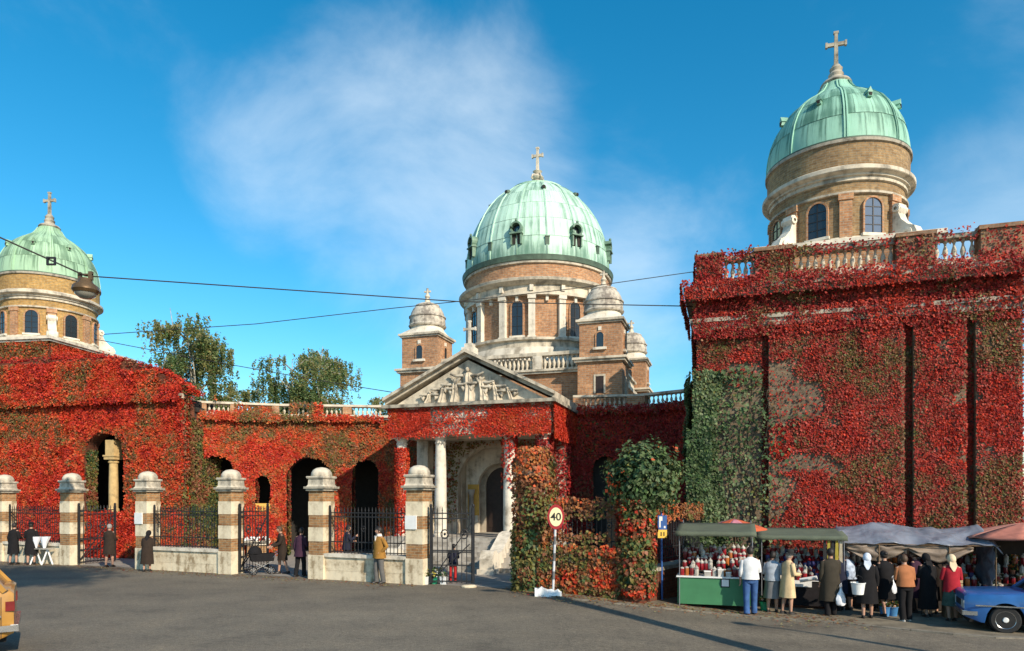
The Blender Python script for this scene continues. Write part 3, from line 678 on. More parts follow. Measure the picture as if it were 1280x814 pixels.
for k in range(8):
    a = R(22.5 + 45 * k); p = at_main(0.70)
    m = MB(); m.ball((0, 0, 0), 0.14, 0.17, 0.14, 12, 8); o = inst('ventilator', m.mesh('ventilator', copper_dk, 50), drum, (p.x * math.sin(a), -p.x * math.cos(a), p.y), a)
    g = MB(); g.lathe([(0.001, 0), (0.08, 0), (0.08, 0.02), (0.001, 0.02)], 12, cap=False); g.xf(Matrix.Rotation(R(90), 4, 'X') @ Matrix.Translation((0, 0, 0.165))); inst('ventilator_mouth', g.mesh('ventilator_mouth', dark_in), o)
    q = at_main(0.1); m = MB(); m.box(-0.1, 0.1, -0.07, 0.1, 0, 0.36); m.box(-0.12, 0.12, -0.09, 0.1, 0.36, 0.4)
    o = inst('hatch', m.mesh('hatch', copper_dk), drum, (q.x * math.sin(a), -q.x * math.cos(a), q.y - .1), a)

# ================================================================== pavilion cupolas (shared by both pavilions)
def cupola(parent, c, brick_m, cop_m, sc_=1.0):
    """drum with arched windows, scroll brackets at the corners, copper dome and cross; z=0 at the plinth top"""
    d = thing('cupola', c, 0, None, None); d.parent = parent; d.scale = (sc_,) * 3
    def p(name, m, mats, sm=45): return m.build(name, mats, d, sm)
    p('cupola_base', MB().lathe([(2.5, 0), (2.5, 0.16), (2.38, 0.2), (2.36, 0.32)], 48), stone)
    p('cupola_wall', MB().lathe([(2.26, 0.25), (2.26, 2.5)], 56), brick_m)
    p('string_moulding', MB().lathe([(2.26, 1.78), (2.36, 1.8), (2.37, 1.87), (2.28, 1.9)], 56), stone)
    p('main_cornice', MB().lathe([(2.26, 2.22), (2.34, 2.24), (2.34, 2.36), (2.42, 2.38), (2.42, 2.44), (2.58, 2.5), (2.60, 2.52), (2.60, 2.64), (2.56, 2.66), (2.42, 2.74)], 56), stone, 18)
    p('attic_wall', MB().lathe([(2.42, 2.7), (2.42, 3.62)], 56), brick_m)
    p('attic_moulding', MB().lathe([(2.42, 3.5), (2.49, 3.52), (2.49, 3.62), (2.42, 3.64)], 56), stone_d)
    fl = MB(); fl.box(-0.2, 0.2, -2.36, -2.2, 0.3, 1.62).box(-0.24, 0.24, -2.4, -2.2, 1.58, 1.8); flm = fl.mesh('flat_pilaster', brick)
    for k in range(8): inst('flat_pilaster', flm, d, (0, 0, 0), R(45 * k))
    for k in range(8):
        a = R(22.5 + 45 * k)
        arched_window(d, 0.62, 1.22, (2.26 * math.sin(a), -2.26 * math.cos(a), 0.42), a, brick, glass_b if (k == 0 and sc_ == 1.0) else glass_d, True, 0.1)  # a single pane carries the painted sky reflection
    sb = MB(); sp = [(-2.3, 1.35), (-2.42, 1.45), (-2.58, 1.42), (-2.64, 1.25), (-2.56, 1.1), (-2.66, 0.85), (-2.9, 0.6), (-3.1, 0.5), (-3.2, 0.3), (-3.15, 0.0), (-2.3, 0.0)]
    sb.prism(sp, 'x', -0.19, 0.19)
    for s_ in (-0.2, 0.2):
        b0 = len(sb.v); sb.lathe([(0.02, 0), (0.2, 0.0), (0.2, 0.05), (0.12, 0.07), (0.05, 0.05)], 16, cap=False); sb.xf(Matrix.Translation((s_, -2.86, 0.3)) @ Matrix.Rotation(R(90) * (1 if s_ > 0 else -1), 4, 'Y'), b0)
        b0 = len(sb.v); sb.lathe([(0.02, 0), (0.13, 0.0), (0.13, 0.05), (0.06, 0.06)], 16, cap=False); sb.xf(Matrix.Translation((s_, -2.5, 1.25)) @ Matrix.Rotation(R(90) * (1 if s_ > 0 else -1), 4, 'Y'), b0)
    sbm = sb.mesh('scroll_bracket', stone_w)
    for k in range(4): inst('scroll_bracket', sbm, d, (0, 0, 0), R(45 + 90 * k))
    prof = [(2.40, 3.60), (2.41, 3.9), (2.36, 4.3), (2.25, 4.75), (2.06, 5.2), (1.78, 5.6), (1.42, 5.92), (1.05, 6.15), (0.76, 6.36), (0.58, 6.6), (0.50, 6.78)]
    at = dome(d, prof, 24, 4, cop_m, 8, 0.13)
    p('rim', MB().lathe([(2.38, 3.55), (2.47, 3.6), (2.47, 3.68), (2.4, 3.7)], 56), copper_dk)
    m = MB(); m.lathe([(0.5, 6.74), (0.55, 6.82), (0.48, 6.92), (0.3, 6.98), (0.24, 7.1), (0.27, 7.2), (0.2, 7.3), (0.23, 7.42), (0.16, 7.5), (0.14, 7.55)], 20); cross_piece(m, 7.5, 1.28, 0.66, 0.082); p('dome_cross', m, stone_d, 40)
    for k in range(8):
        a = R(22.5 + 45 * k); q = at(0.42); m = MB()
        m.hexa([(-.08, -.10, 0), (.08, -.10, 0), (.08, .2, 0), (-.08, .2, 0), (-.07, -.06, .14), (.07, -.06, .14), (.07, .2, .14), (-.07, .2, .14)])
        m.prism([(-.1, .14), (.1, .14), (0, .34)], 'y', -.09, .2)
        inst('lucarne', m.mesh('lucarne', cop_m), d, (q.x * math.sin(a), -q.x * math.cos(a), q.y), a)
        inst('lucarne_opening', MB().box(-.05, .05, -.108, -.09, .02, .13).mesh('lucarne_opening', dark_in), d, (q.x * math.sin(a), -q.x * math.cos(a), q.y), a)
    return d

brick_tanw = brick_mat('brick_parapet', (0.33, 0.20, 0.13), (0.24, 0.13, 0.08), (0.28, 0.23, 0.17), dirt=0.5)
# ================================================================== RIGHT PAVILION
pav_r = thing('domed_pavilion', CORNER, -PHI, 'red ivy covered brick pavilion with green dome rising behind the market stalls', 'building')
def rp(name, m, mats, sm=False): return m.build(name, mats, pav_r, sm)
rp('wall', MB().box(0.0, 9.4, 0.0, 8.0, -0.9, 8.3), brick_bare)
bays = [(0.05, 2.08), (2.30, 6.25), (6.50, 7.92), (8.17, 9.38)]
for i, (a, b) in enumerate(bays): rp('wall_bay', MB().box(a, b, -0.28 if i else -0.12, -0.002, -0.9, 8.15), brick_bare)
rp('architrave', MB().box(-0.12, 9.5, -0.32, 8.1, 8.302, 8.55).box(-0.2, 9.58, -0.4, 8.18, 8.55, 8.68), stone_d)
rp('frieze', MB().box(-0.02, 9.42, -0.26, 8.0, 8.68, 9.35), brick_vine)
rp('cornice', MB().box(-0.15, 9.55, -0.42, 8.15, 9.35, 9.5).box(-0.4, 9.8, -0.66, 8.4, 9.5, 9.68), stone_d)
rp('parapet_base', MB().box(0.0, 9.4, -0.22, 0.3, 9.68, 9.98), stone)
for a, b, y in ((0.0, 0.85, -.26), (1.9, 2.95, -.34), (6.05, 7.05, -.34), (8.3, 9.42, -.30)):
    rp('parapet_pier', MB().box(a, b, y, 0.34, 9.681, 10.74).box(a - .06, b + .06, y - .07, 0.4, 10.74, 10.86), brick_tanw)
rp('parapet_pier', MB().box(0.0, 0.5, 3.0, 4.0, 9.681, 10.74).box(-.06, .56, 2.93, 4.06, 10.74, 10.86), brick_bare)
rp('balustrade_rail', MB().box(0.9, 1.85, -.18, .24, 10.62, 10.76).box(3.0, 6.0, -.2, .24, 10.62, 10.76).box(7.1, 8.25, -.18, .24, 10.62, 10.76), stone_d)
b_r = baluster_mesh(0.64, 0.22)
for a, b, n in ((0.86, 1.9, 5), (2.97, 6.04, 14), (7.08, 8.28, 5)):
    for k in range(n): inst('baluster', b_r, pav_r, (a + (b - a) * (k + .5) / n, 0.03, 9.98))
rp('attic', MB().box(2.15, 7.45, 1.0, 6.8, 9.7, 11.02), brick)
rp('attic_cornice', MB().box(2.0, 7.6, 0.85, 6.95, 11.02, 11.12).box(1.9, 7.7, 0.75, 7.05, 11.12, 11.27), stone_w)
cupola(pav_r, (4.86, 3.9, 11.27), brick_tan, copper_g)

# ================================================================== ARCADE WINGS AND LEFT PAVILION
b_w = baluster_mesh(0.40, 0.17)
def wing(root, p0, p1, ops, z1=6.35, bal=None, th=0.6, mat=None, deep=4.0, ext=1.6):
    """straight stretch of arcade: arched wall, near-black corridor backing and ceiling, cornice and parapet with balusters"""
    rz, L_ = wall_frame(None, p0, p1); o = Vector((p0[0], p0[1], 0)) - root.location
    def p(name, m, mats): return inst(name, m.mesh(name, mats), root, o, rz)
    p('wall', arch_wall(MB(), L_, -0.6, z1, th, ops), mat or brick_vine)
    p('corridor_shade_wall', MB().box(-ext, L_ + ext, deep, deep + .2, -0.6, z1 - .02), dark_in); p('ceiling', MB().box(-0.1, L_ + .1, th + .002, deep - .002, z1 - .5, z1 - .3), dark_in)  # near-black colour puts the corridor's shade into these surfaces
    p('cornice', MB().box(0, L_, -0.16, th, z1 + .001, z1 + .09).box(0, L_, -0.26, th, z1 + .09, z1 + .2), stone)
    if bal:
        for a, b in bal:
            n = max(2, int((b - a) / 0.2))
            for k in range(n): inst('baluster', b_w, root, o + Matrix.Rotation(rz, 3, 'Z') @ Vector((a + (b - a) * (k + .5) / n, 0.12, z1 + .2)), rz)
        edges = [0.0] + [e for ab in bal for e in ab] + [L_]
        for a, b in zip(edges[0::2], edges[1::2]):
            if b - a > .1: p('parapet_pier', MB().box(a, b, -0.1, 0.32, z1 + .201, z1 + .60), brick)
        p('parapet_rail', MB().box(0, L_, -0.12, 0.34, z1 + .602, z1 + .70), stone)
    return rz, L_, o
WL = [Vector((-3.4, 32.4)), Vector((-6.03, 32.8)), Vector((-10.8, 32.3)), Vector((-14.45, 31.2))]
wing_l = thing('arcade_wing', (WL[1].x, WL[1].y, 0), 0, 'long arcade wing draped in bright red ivy left of the church porch', 'arcade')
def px_on(p0, p1, x):
    """distance along p0->p1 at which photo column x is met"""
    k = (x - CX) / F; d = p1 - p0; return (k * p0.y - p0.x) / (d.x - k * d.y) * d.length
def openings(p0, p1, lst):
    out = []
    for xa, xb, zs, ztop in lst:
        a, b = px_on(p0, p1, xa), px_on(p0, p1, xb); out.append((a, b, zs, ztop - (b - a) / 2))
    return out
opsA = openings(WL[3], WL[2], [(247, 291, -0.6, 4.65), (319, 338, 2.3, 3.75)])
opsB = openings(WL[2], WL[1], [(358, 416, -0.6, 4.6), (440, 473, -0.6, 4.5)])
LA, LB = (WL[2] - WL[3]).length, (WL[1] - WL[2]).length
wing(wing_l, WL[3], WL[2], opsA, bal=[(0.7, 1.7), (2.0, 3.5)])
wing(wing_l, WL[2], WL[1], opsB, bal=[(0.1, 2.9), (3.3, 4.7)])
wing(wing_l, WL[1], WL[0], [], bal=[(0.1, 2.4)])
WR = [cw(3.35, 4.0).xy, cw(6.2, 4.45).xy, cw(9.3, 3.2).xy]
wing_r = thing('arcade_wing', (WR[1].x, WR[1].y, 0), 0, 'short shaded arcade wing between the porch and the right pavilion', 'arcade')
wing(wing_r, WR[0], WR[1], openings(WR[0], WR[1], [(741, 771, -0.6, 4.5)]), z1=6.42, bal=[(0.45, 2.3)], deep=.62, ext=0.02)  # dark board added close behind the arch as its inner shade
wing(wing_r, WR[1], WR[2], [], z1=6.42, bal=[(0.25, 2.9)], deep=1.0, ext=0.02)

PB = [Vector((-14.2, 30.2)), Vector((-24.5, 32.9)), Vector((-32.0, 34.9))]
pav_l = thing('domed_pavilion', (PB[0].x, PB[0].y, 0), 0, 'large red ivy covered pavilion with grey green dome at far left', 'building')
opsP = openings(PB[1], PB[0], [(107, 157, 2.05, 5.6)])
LP = (PB[0] - PB[1]).length
rzp, Lp, op_ = wing(pav_l, PB[1], PB[0], opsP, z1=7.0)
wing(pav_l, PB[2], PB[1], [], z1=7.0)
def lp(name, m, mats, sm=False): return inst(name, m.mesh(name, mats, sm), pav_l, op_, rzp)
lp('side_wall', MB().box(LP - .5, LP - .001, .602, 2.0, -0.6, 7.0), dark_in)  # coloured near-black so this sunlit face reads as shade
PS = [px_on(PB[1], PB[0], x) for x in (120, 156, 203, 231)]; PZ = [9.0, 8.72, 8.15, 7.5]
lp('parapet', MB().prism([(-8, 7.202), (LP - .02, 7.202), (LP - .02, 7.42)] + list(zip(PS, PZ))[::-1] + [(-8, 9.0)], 'y', -0.1, 0.5), brick_vine)
# column standing in the opening
oc = (opsP[0][0] + opsP[0][1]) / 2
m = MB(); m.lathe([(0.24, 2.05), (0.24, 2.18), (0.2, 2.22), (0.2, 3.2), (0.175, 4.25), (0.22, 4.28), (0.22, 4.34), (0.18, 4.36), (0.2, 4.42)], 16, (oc + 0.15, 0.3, 0)); m.box(oc - .12, oc + .42, .03, .57, 4.42, 4.55); m.box(oc - .16, oc + .46, 0, .6, 4.55, 4.62); m.box(oc - .08, oc + .38, .07, .53, 4.62, 5.3)
lp('opening_column', m, plain('yellow_stone', (0.52, 0.36, 0.16), 0.85, var=0.2), 40)
# attic and cupola farther back
L_YAW = R(9)
uL = Vector((math.cos(L_YAW), -math.sin(L_YAW), 0)); vL = Vector((math.sin(L_YAW), math.cos(L_YAW), 0))
DL = at_depth(62, 347, 40.0); DL.z = 0
att_c = DL - uL * 0.0
def la(name, m, mats, sm=False): return inst(name, m.mesh(name, mats, sm), pav_l, DL - pav_l.location, -L_YAW)
la('attic', MB().box(-2.9, 2.75, -3.0, 3.0, 6.9, 10.95), brick_vine)
la('attic_cornice', MB().box(-3.05, 2.9, -3.15, 3.15, 10.95, 11.05).box(-3.15, 3.0, -3.25, 3.25, 11.05, 11.2), stone_w)
la('pavilion_roof', MB().box(-8, 5.5, -6.0, 6, 6.9, 7.15), brick_vine)
la('side_parapet', MB().hexa([(2.76, -2.4, 7.15), (5.2, -2.4, 7.15), (5.2, 3, 7.15), (2.76, 3, 7.15), (2.76, -2.4, 10.2), (5.2, -2.4, 8.1), (5.2, 3, 8.1), (2.76, 3, 10.2)]), brick_vine)
lcup = cupola(pav_l, DL - pav_l.location + Vector((0, 0, 11.2)), brick_yel, copper_l, 1.03)
lcup.rotation_euler = (0, 0, -L_YAW)
# ================================================================== RAILINGS, PILLARS, GATES
PW = 0.29
def mk(m, name, mat, sm=False): return m.mesh(name, mat, sm)
band_spec = [('base_block', stone_p, 0.0, 0.80, 0.02), ('brick_band', brick_pil, 0.80, 1.24, 0.0), ('stone_band', stone_p, 1.24, 1.70, 0.012), ('brick_band', brick_pil, 1.70, 2.10, 0.0),
             ('stone_band', stone_p, 2.10, 2.55, 0.012), ('brick_band', brick_pil, 2.55, 2.90, 0.0)]
band_me = []
for nme, mt, z0, z1, g in band_spec:
    w = PW + g; m = MB(); m.box(-w, w, -w, w, z0 - (0.4 if z0 == 0 else 0), z1 - 0.002); band_me.append((nme, mk(m, nme, mt)))
m = MB(); m.box(-.36, .36, -.36, .36, 2.90, 2.97).box(-.41, .41, -.41, .41, 2.97, 3.04); cap_m1 = mk(m, 'cap_moulding', stone_d)
m = MB(); m.loft([[(sx * w, sy * w, z) for sx, sy in ((-1, -1), (1, -1), (1, 1), (-1, 1))] for z, w in ((3.041, .35), (3.1, .31), (3.28, .30), (3.31, .34), (3.36, .355), (3.38, .34))]); cap_m2 = mk(m, 'cap_block', stone)
m = MB(); m.lathe([(0.33, 3.38), (0.345, 3.41), (0.33, 3.5), (0.275, 3.59), (0.17, 3.655), (0.03, 3.68)], 20); cap_m3 = mk(m, 'cap_dome', stone, 50)
plq = mk(MB().box(-.2, .2, -.04, 0, 0, .42), 'plaque', white)
pil_labels = ['striped brick and stone gate pillar cut off by the left edge', 'striped gate pillar left of the woman facing the ivy wall', 'striped gate pillar with white plaque behind the hunched woman',
              'striped gate pillar left of the woman with the pram', 'striped gate pillar directly left of the man in brown jacket', 'striped gate pillar with white plaque beside the open iron gate']
for i, p in enumerate(PIL[:6]):
    t = thing('gate_pillar', (p.x, p.y, ground_z(p.x)), -FA, pil_labels[i], 'pillar', 'striped gate pillars')
    for nme, me in band_me: inst(nme, me, t)
    inst('cap_moulding', cap_m1, t); inst('cap_block', cap_m2, t); inst('cap_dome', cap_m3, t)
    if i in (2, 5): inst('plaque', plq, t, (-0.1, -PW - 0.014, 1.7))
# dwarf walls with coping and iron railings
bar_me = mk(MB().lathe([(0.013, 0), (0.013, 1.38), (0.02, 1.40), (0.004, 1.52)], 6), 'bar', iron)
def torus(m, c, r, t, n=14, k=6):
    for i in range(n):
        pass
    pts = [(c[0] + r * math.cos(2 * math.pi * i / n), c[1], c[2] + r * math.sin(2 * math.pi * i / n)) for i in range(n + 1)]
    return m.tube(pts, t, k, cap=False)
ros_me = mk(torus(MB(), (0, 0, 0), 0.085, 0.014).ball((0, 0, 0), .03, .02, .03, 8, 5), 'rosette', iron, 50)
def railing(a, b, z0, label, h=1.38, dz=0.0, group='iron railings between the gate pillars'):
    d = b - a; L_ = d.length; rz = math.atan2(d.y, d.x)
    t = thing('iron_railing', (a.x, a.y, z0), rz, label, 'railing', group)
    n = int(L_ / 0.135)
    for k in range(n): inst('bar', bar_me, t, (L_ * (k + .5) / n, 0, 0))
    for z in (0.06, 0.38, 1.2, 1.33): inst('rail', mk(MB().box(0, L_, -.018, .018, z - .016, z + .016), 'rail', iron), t)
    for k in range(2, n - 1, 4): inst('rosette', ros_me, t, (L_ * k / n, -0.0, 0.82))
    for x in (0.03, L_ - 0.03): inst('end_post', mk(MB().box(x - .03, x + .03, -.03, .03, 0, 1.5).ball((x, 0, 1.53), .04, .04, .05, 8, 5), 'end_post', iron), t)
    return t
def dwarf_wall(a, b, label):
    d = b - a; L_ = d.length; rz = math.atan2(d.y, d.x); z = min(ground_z(a.x), ground_z(b.x))
    t = thing('dwarf_wall', (a.x, a.y, z), rz, label, 'wall', 'low stone walls under the railings')
    n = 3
    for k in range(n):
        x0, x1 = L_ * k / n + .004, L_ * (k + 1) / n - .004
        inst('stone_block', mk(MB().box(x0, x1, -.22, .22, -.4, .30), 'stone_block', stone_p), t); inst('stone_block', mk(MB().box(x0, x1, -.215, .215, .306, .74), 'stone_block', stone_p), t)
    inst('coping', mk(MB().box(0, L_, -.28, .28, .742, .85), 'coping', stone_w), t)
    return t
fd = Vector((math.cos(FA), -math.sin(FA), 0))
for i, (lw, lr) in {0: ('low stone wall in shade at the far left edge', 'iron railing behind the two women in black'),
                    2: ('stained low stone wall right of the hunched woman', 'iron railing between the hunched woman and the arch'),
                    4: ('cream low stone wall behind the man in brown jacket', 'iron railing above the man in brown jacket')}.items():
    a, b = PIL[i] + fd * (PW + .012), PIL[i + 1] - fd * (PW + .012)
    dwarf_wall(a, b, lw); railing(a + fd * .01, b - fd * .01, 0.85, lr)
# gate leaves
def gate_leaf(hinge, ang, L_, label, h=2.2):
    t = thing('iron_gate', (hinge.x, hinge.y, ground_z(hinge.x) + .05), ang, label, 'gate', 'open iron gate leaves')
    n = int(L_ / 0.14)
    gb = mk(MB().lathe([(0.014, 0), (0.014, h), (0.022, h + .02), (0.004, h + .14)], 6), 'bar', iron)
    for k in range(n): inst('bar', gb, t, (L_ * (k + .5) / n, 0, 0))
    for z in (0.06, 0.55, 0.95, 1.0, h - .22, h - .06): inst('rail', mk(MB().box(0, L_, -.02, .02, z - .018, z + .018), 'rail', iron), t)
    for x in (0.02, L_ - .02): inst('stile', mk(MB().box(x - .035, x + .035, -.035, .035, 0, h + .12).ball((x, 0, h + .17), .05, .05, .06, 8, 5), 'stile', iron), t)
    for k in (3, 7, 11):
        if k < n: inst('rosette', ros_me, t, (L_ * k / n, 0, 1.5), 0, (1.4, 1.4, 1.6))
    inst('brace', mk(MB().bar((0.05, .03, .1), (L_ - .05, .03, h - .3), .03), 'brace', iron), t)
    inst('brace', mk(MB().bar((0.05, .035, .1), (L_ * .9, .035, 1.2), .03), 'brace', iron), t)
    return t
gate_leaf(PIL[5] + fd * .4 + Vector((0, -.05, 0)), R(-6), 1.36, 'open iron gate leaf behind the child in red trousers')
gate_leaf(PIL[3] + fd * .38, R(70), 1.5, 'open iron gate leaf seen edge on beside the pram', 2.2)
gate_leaf(PIL[1] + fd * .38, R(66), 1.6, 'open iron gate leaf seen edge on left of the woman facing the ivy', 2.2)
gp = PIL[5] + fd * 1.72 + Vector((0.02, -.22, 0))
tag(MB().loft([[(gp.x + r * math.cos(a) * 1.3, gp.y + r * math.sin(a), z) for a in [k * math.pi / 6 for k in range(12)]] for r, z in ((.17, .0), (.18, .04), (.13, .07))]).build('gate_stop', stone_p), 'flat pale stone on the ground by the open gate', 'stone')

# right-hand fence: ivy grown low wall with railing, then railing to the pavilion corner
PIV = PIL[6]
def plain_pier(p, h, label):
    t = thing('brick_pier', (p.x, p.y, ground_z(p.x)), -FA, label, 'pillar')
    inst('shaft', mk(MB().box(-.29, .29, -.29, .29, -.4, h), 'shaft', brick_vine), t); inst('cap', mk(MB().box(-.36, .36, -.36, .36, h, h + .12), 'cap', stone_d), t)
    return t
plain_pier(PIV, 3.3, 'brick gate pier wholly smothered in orange brown ivy'); plain_pier(PIER_R, 2.6, 'brick fence pier under the green leafy bush')
def low_wall(a, b, h, label):
    d = b - a; L_ = d.length; t = thing('ivy_wall', (a.x, a.y, min(ground_z(a.x), ground_z(b.x))), math.atan2(d.y, d.x), label, 'wall')
    inst('wall', mk(MB().box(0, L_, -.2, .2, -.3, h), 'wall', brick_vine), t); inst('coping', mk(MB().box(0, L_, -.26, .26, h, h + .1), 'coping', stone_d), t); return t
fr = (PIER_R - PIV).normalized()
low_wall(PIV + fr * .3, PIER_R - fr * .3, 1.0, 'low wall buried in red and olive ivy behind the speed sign')
fr2 = (CORNER + Vector((0.1, -.35, 0)) - PIER_R)
fr2n = fr2.normalized()
low_wall(PIER_R + fr2n * .32, PIER_R + fr2 - fr2n * .1, 1.0, 'low wall behind the first stall at the pavilion corner')
railing(PIV + fr * .32, PIER_R - fr * .32, ground_z(1.5) + 1.1, 'iron railing with ivy hanging from its top behind the speed sign')
railing(PIER_R + fr2n * .34, PIER_R + fr2 - fr2n * .12, ground_z(4.5) + 1.1, 'iron railing behind the first stall under the big ivy corner')

# flower trough and yellow notice on the arcade wall
def on_wing(p0, p1, x, zz, out=0.0):
    t = px_on(p0, p1, x); d = (p1 - p0).normalized(); q = p0 + d * t; n = Vector((d.y, -d.x)); return Vector((q.x + n.x * out, q.y + n.y * out, zz)), math.atan2(d.y, d.x)
q, rz = on_wing(WL[3], WL[2], 328.5, 2.06, 0.06)
t = thing('notice_panel', q, rz, 'yellow panel under the small round niche', 'panel'); inst('board', mk(MB().box(-.33, .33, -.03, .03, 0, .38), 'board', plaster_y), t)
q, rz = on_wing(WL[3], WL[2], 322, 0.55, 0.3)
t = thing('wall_trough', q, rz, 'stone trough with white flowers on the ivy wall behind the pram', 'planter')
inst('trough', mk(MB().prism([(-.6, .18), (.6, .18), (.5, 0), (-.5, 0)], 'y', -.2, .2), 'trough', stone), t); inst('bracket', mk(MB().box(-.45, .45, -.1, .28, -.55, -.002), 'bracket', brick_pil), t)
m = MB()
for k in range(26): m.ball((rng.uniform(-.5, .5), rng.uniform(-.15, .12), .2 + rng.uniform(0, .16)), .06, .06, .05, 6, 4)
o = inst('flowers', mk(m, 'flowers', white, 60), t); tag(o, kind='stuff')

# ------------------------------------------------------------------ overhead wires and hanging lamp
wire_m = plain('cable', (0.03, 0.028, 0.025), 0.7)
def wire(pts, r, label, sag=0.0):
    out = []
    for a, b in zip(pts[:-1], pts[1:]):
        for k in range(16): s_ = k / 16; q = a.lerp(b, s_); q.z -= sag * 4 * s_ * (1 - s_); out.append(q)
    out.append(pts[-1]); return tag(MB().tube(out, r, 6).build('overhead_wire', wire_m, None, True), label, 'wire', 'overhead wires')
lampP = at_depth(107, 345, 20.0)
node = at_depth(572, 377, 22.5)
wire([at_depth(-160, 225, 17.0), lampP], 0.022, 'overhead wire from the hanging lamp to the left edge')
wire([lampP, node, at_depth(868, 383, 24.6)], 0.018, 'overhead wire from the hanging lamp to the right pavilion')
wire([at_depth(130, 418, 24.0), at_depth(320, 405, 23.5), at_depth(490, 385.5, 23), node, at_depth(725, 360, 23.2), at_depth(880, 338, 23.7)], 0.013, 'thin overhead wire rising from the left dome to the pavilion parapet')
wire([at_depth(118, 424, 37), at_depth(250, 449, 37), at_depth(400, 476, 36), at_depth(500, 492, 35)], 0.02, 'thin overhead wire passing the birch trees')
t = thing('hanging_lamp', lampP, 0, 'brown street lamp hanging from the overhead wire by the left dome', 'lamp')
brz = plain('lamp_metal', (0.16, 0.10, 0.05), 0.4, 0.5, var=0.3)
inst('lamp_hood', mk(MB().lathe([(0.02, -0.05), (.16, -.08), (.2, -.2), (.33, -.3), (.36, -.42), (.3, -.5)], 18), 'lamp_hood', brz, 40), t, (0, 0, 0))
inst('lamp_globe', mk(MB().lathe([(.29, -.47), (.26, -.56), (.15, -.64), (.02, -.67)], 18), 'lamp_globe', glass_mat('lamp_glass', (0.25, 0.24, 0.2), .1), 40), t)
inst('hanger', mk(MB().box(-.2, -.12, -.05, .05, -.12, .1).box(.1, .2, -.05, .05, -.12, .12).box(-.2, .2, -.03, .03, .02, .06), 'hanger', brz), t)
jb = at_depth(64, 327, 19.0)
t = thing('wire_box', jb, 0, 'small square box clipped to the overhead wire left of the lamp', 'box'); inst('frame', mk(MB().box(-.12, -.08, -.03, .03, -.1, .12).box(.08, .12, -.03, .03, -.1, .12).box(-.08, .08, -.03, .03, .08, .12).box(-.08, .08, -.03, .03, -.1, -.06), 'frame', iron), t)

# ------------------------------------------------------------------ traffic signs
def text_mesh(s, size, mat, parent, loc, name='lettering', ext=0.003):
    cu = bpy.data.curves.new(name, 'FONT'); cu.body = s; cu.size = size; cu.align_x = 'CENTER'; cu.align_y = 'CENTER'; cu.extrude = ext; cu.offset = size * 0.012
    tmp = bpy.data.objects.new('tmp', cu); col.objects.link(tmp)
    dg = bpy.context.evaluated_depsgraph_get(); me = bpy.data.meshes.new_from_object(tmp.evaluated_get(dg)); bpy.data.objects.remove(tmp)
    me.materials.clear(); me.materials.append(mat)
    o = inst(name, me, parent, loc); o.rotation_euler = (R(90), 0, 0); return o
red_s = plain('sign_red', (0.33, 0.02, 0.025), .5, var=.1); yel_s = plain('sign_cream', (0.78, 0.68, 0.40), .5, var=.06); blk = plain('sign_black', (0.015, 0.015, 0.015), .6)
blue_s = plain('sign_blue', (0.03, 0.10, 0.32), .5, var=.15); yel2 = plain('sign_yellow', (0.75, 0.50, 0.08), .5, var=.1); grey_p = plain('post_grey', (0.55, 0.55, 0.56), .5, var=.2)
p = on_ground(691, 745)
s1 = thing('speed_sign', p, R(-4), 'round speed limit sign reading 40 on a pale post', 'sign')
tilt = Matrix.Identity(4)
inst('post', mk(MB().tube([(0, 0, -.05), (.08, 0, 2.15)], .035, 10), 'post', grey_p, 50), s1)
for z in (.45, .95, 1.4): inst('post_band', mk(MB().tube([(.037 * z, 0, z), (.037 * (z + .22), 0, z + .22)], .038, 10), 'post_band', plain('post_dark%d' % int(z * 10), (0.12, 0.12, 0.12), .6), 50), s1)
def disc(r, y0, y1, n=28):
    return MB().prism([(r * math.cos(2 * math.pi * k / n), r * math.sin(2 * math.pi * k / n)) for k in range(n)], 'y', y0, y1)
sx = .085
inst('sign_plate', mk(disc(.27, -.05, -.035), 'sign_plate', red_s), s1, (sx, 0, 2.15), 0, (.85, 1, 1.25)); inst('sign_face', mk(disc(.205, -.058, -.0501), 'sign_face', yel_s), s1, (sx, 0, 2.15), 0, (.85, 1, 1.25))
text_mesh('40', .29, blk, s1, (sx, -.063, 2.145), 'number_forty')
t = thing('white_wrapper', on_ground(685, 745.5), 0, 'crumpled white plastic sheet lying at the foot of the speed sign', 'sheet')
m = MB(); rings = []
for k in range(9):
    x = -.36 + .09 * k; rings.append([(x, -.16 + .05 * rng.random(), 0), (x, -.1, .05 + .14 * rng.random() + (.1 if k < 4 else 0)), (x, .05, .08 + .12 * rng.random() + (.12 if k < 4 else 0)), (x, .17, 0.02)])
m.loft(rings); inst('sheet', mk(m, 'sheet', white), t)
p = on_ground(827.5, 751)
s2 = thing('parking_sign', p, 0, 'blue post with small blue and yellow parking sign beside the green stall', 'sign')
inst('post', mk(MB().tube([(0, 0, -.05), (-.02, 0, 2.55)], .03, 10), 'post', blue_s, 50), s2)
inst('sign_plate', mk(MB().box(-.13, .13, -.05, -.035, 2.02, 2.42), 'sign_plate', blue_s), s2); inst('sign_symbol', mk(MB().box(-.09, .0, -.055, -.051, 2.27, 2.39).box(-.09, -.05, -.0551, -.0511, 2.08, 2.2699).box(0.04, .09, -.055, -.051, 2.06, 2.12), 'sign_symbol', white), s2)
inst('sub_plate', mk(MB().box(-.13, .13, -.05, -.035, 1.78, 2.015), 'sub_plate', yel2), s2); inst('sub_symbol', mk(MB().box(-.05, -.02, -.055, -.051, 1.84, 1.95).box(.03, .06, -.055, -.051, 1.84, 1.95), 'sub_symbol', blk), s2)

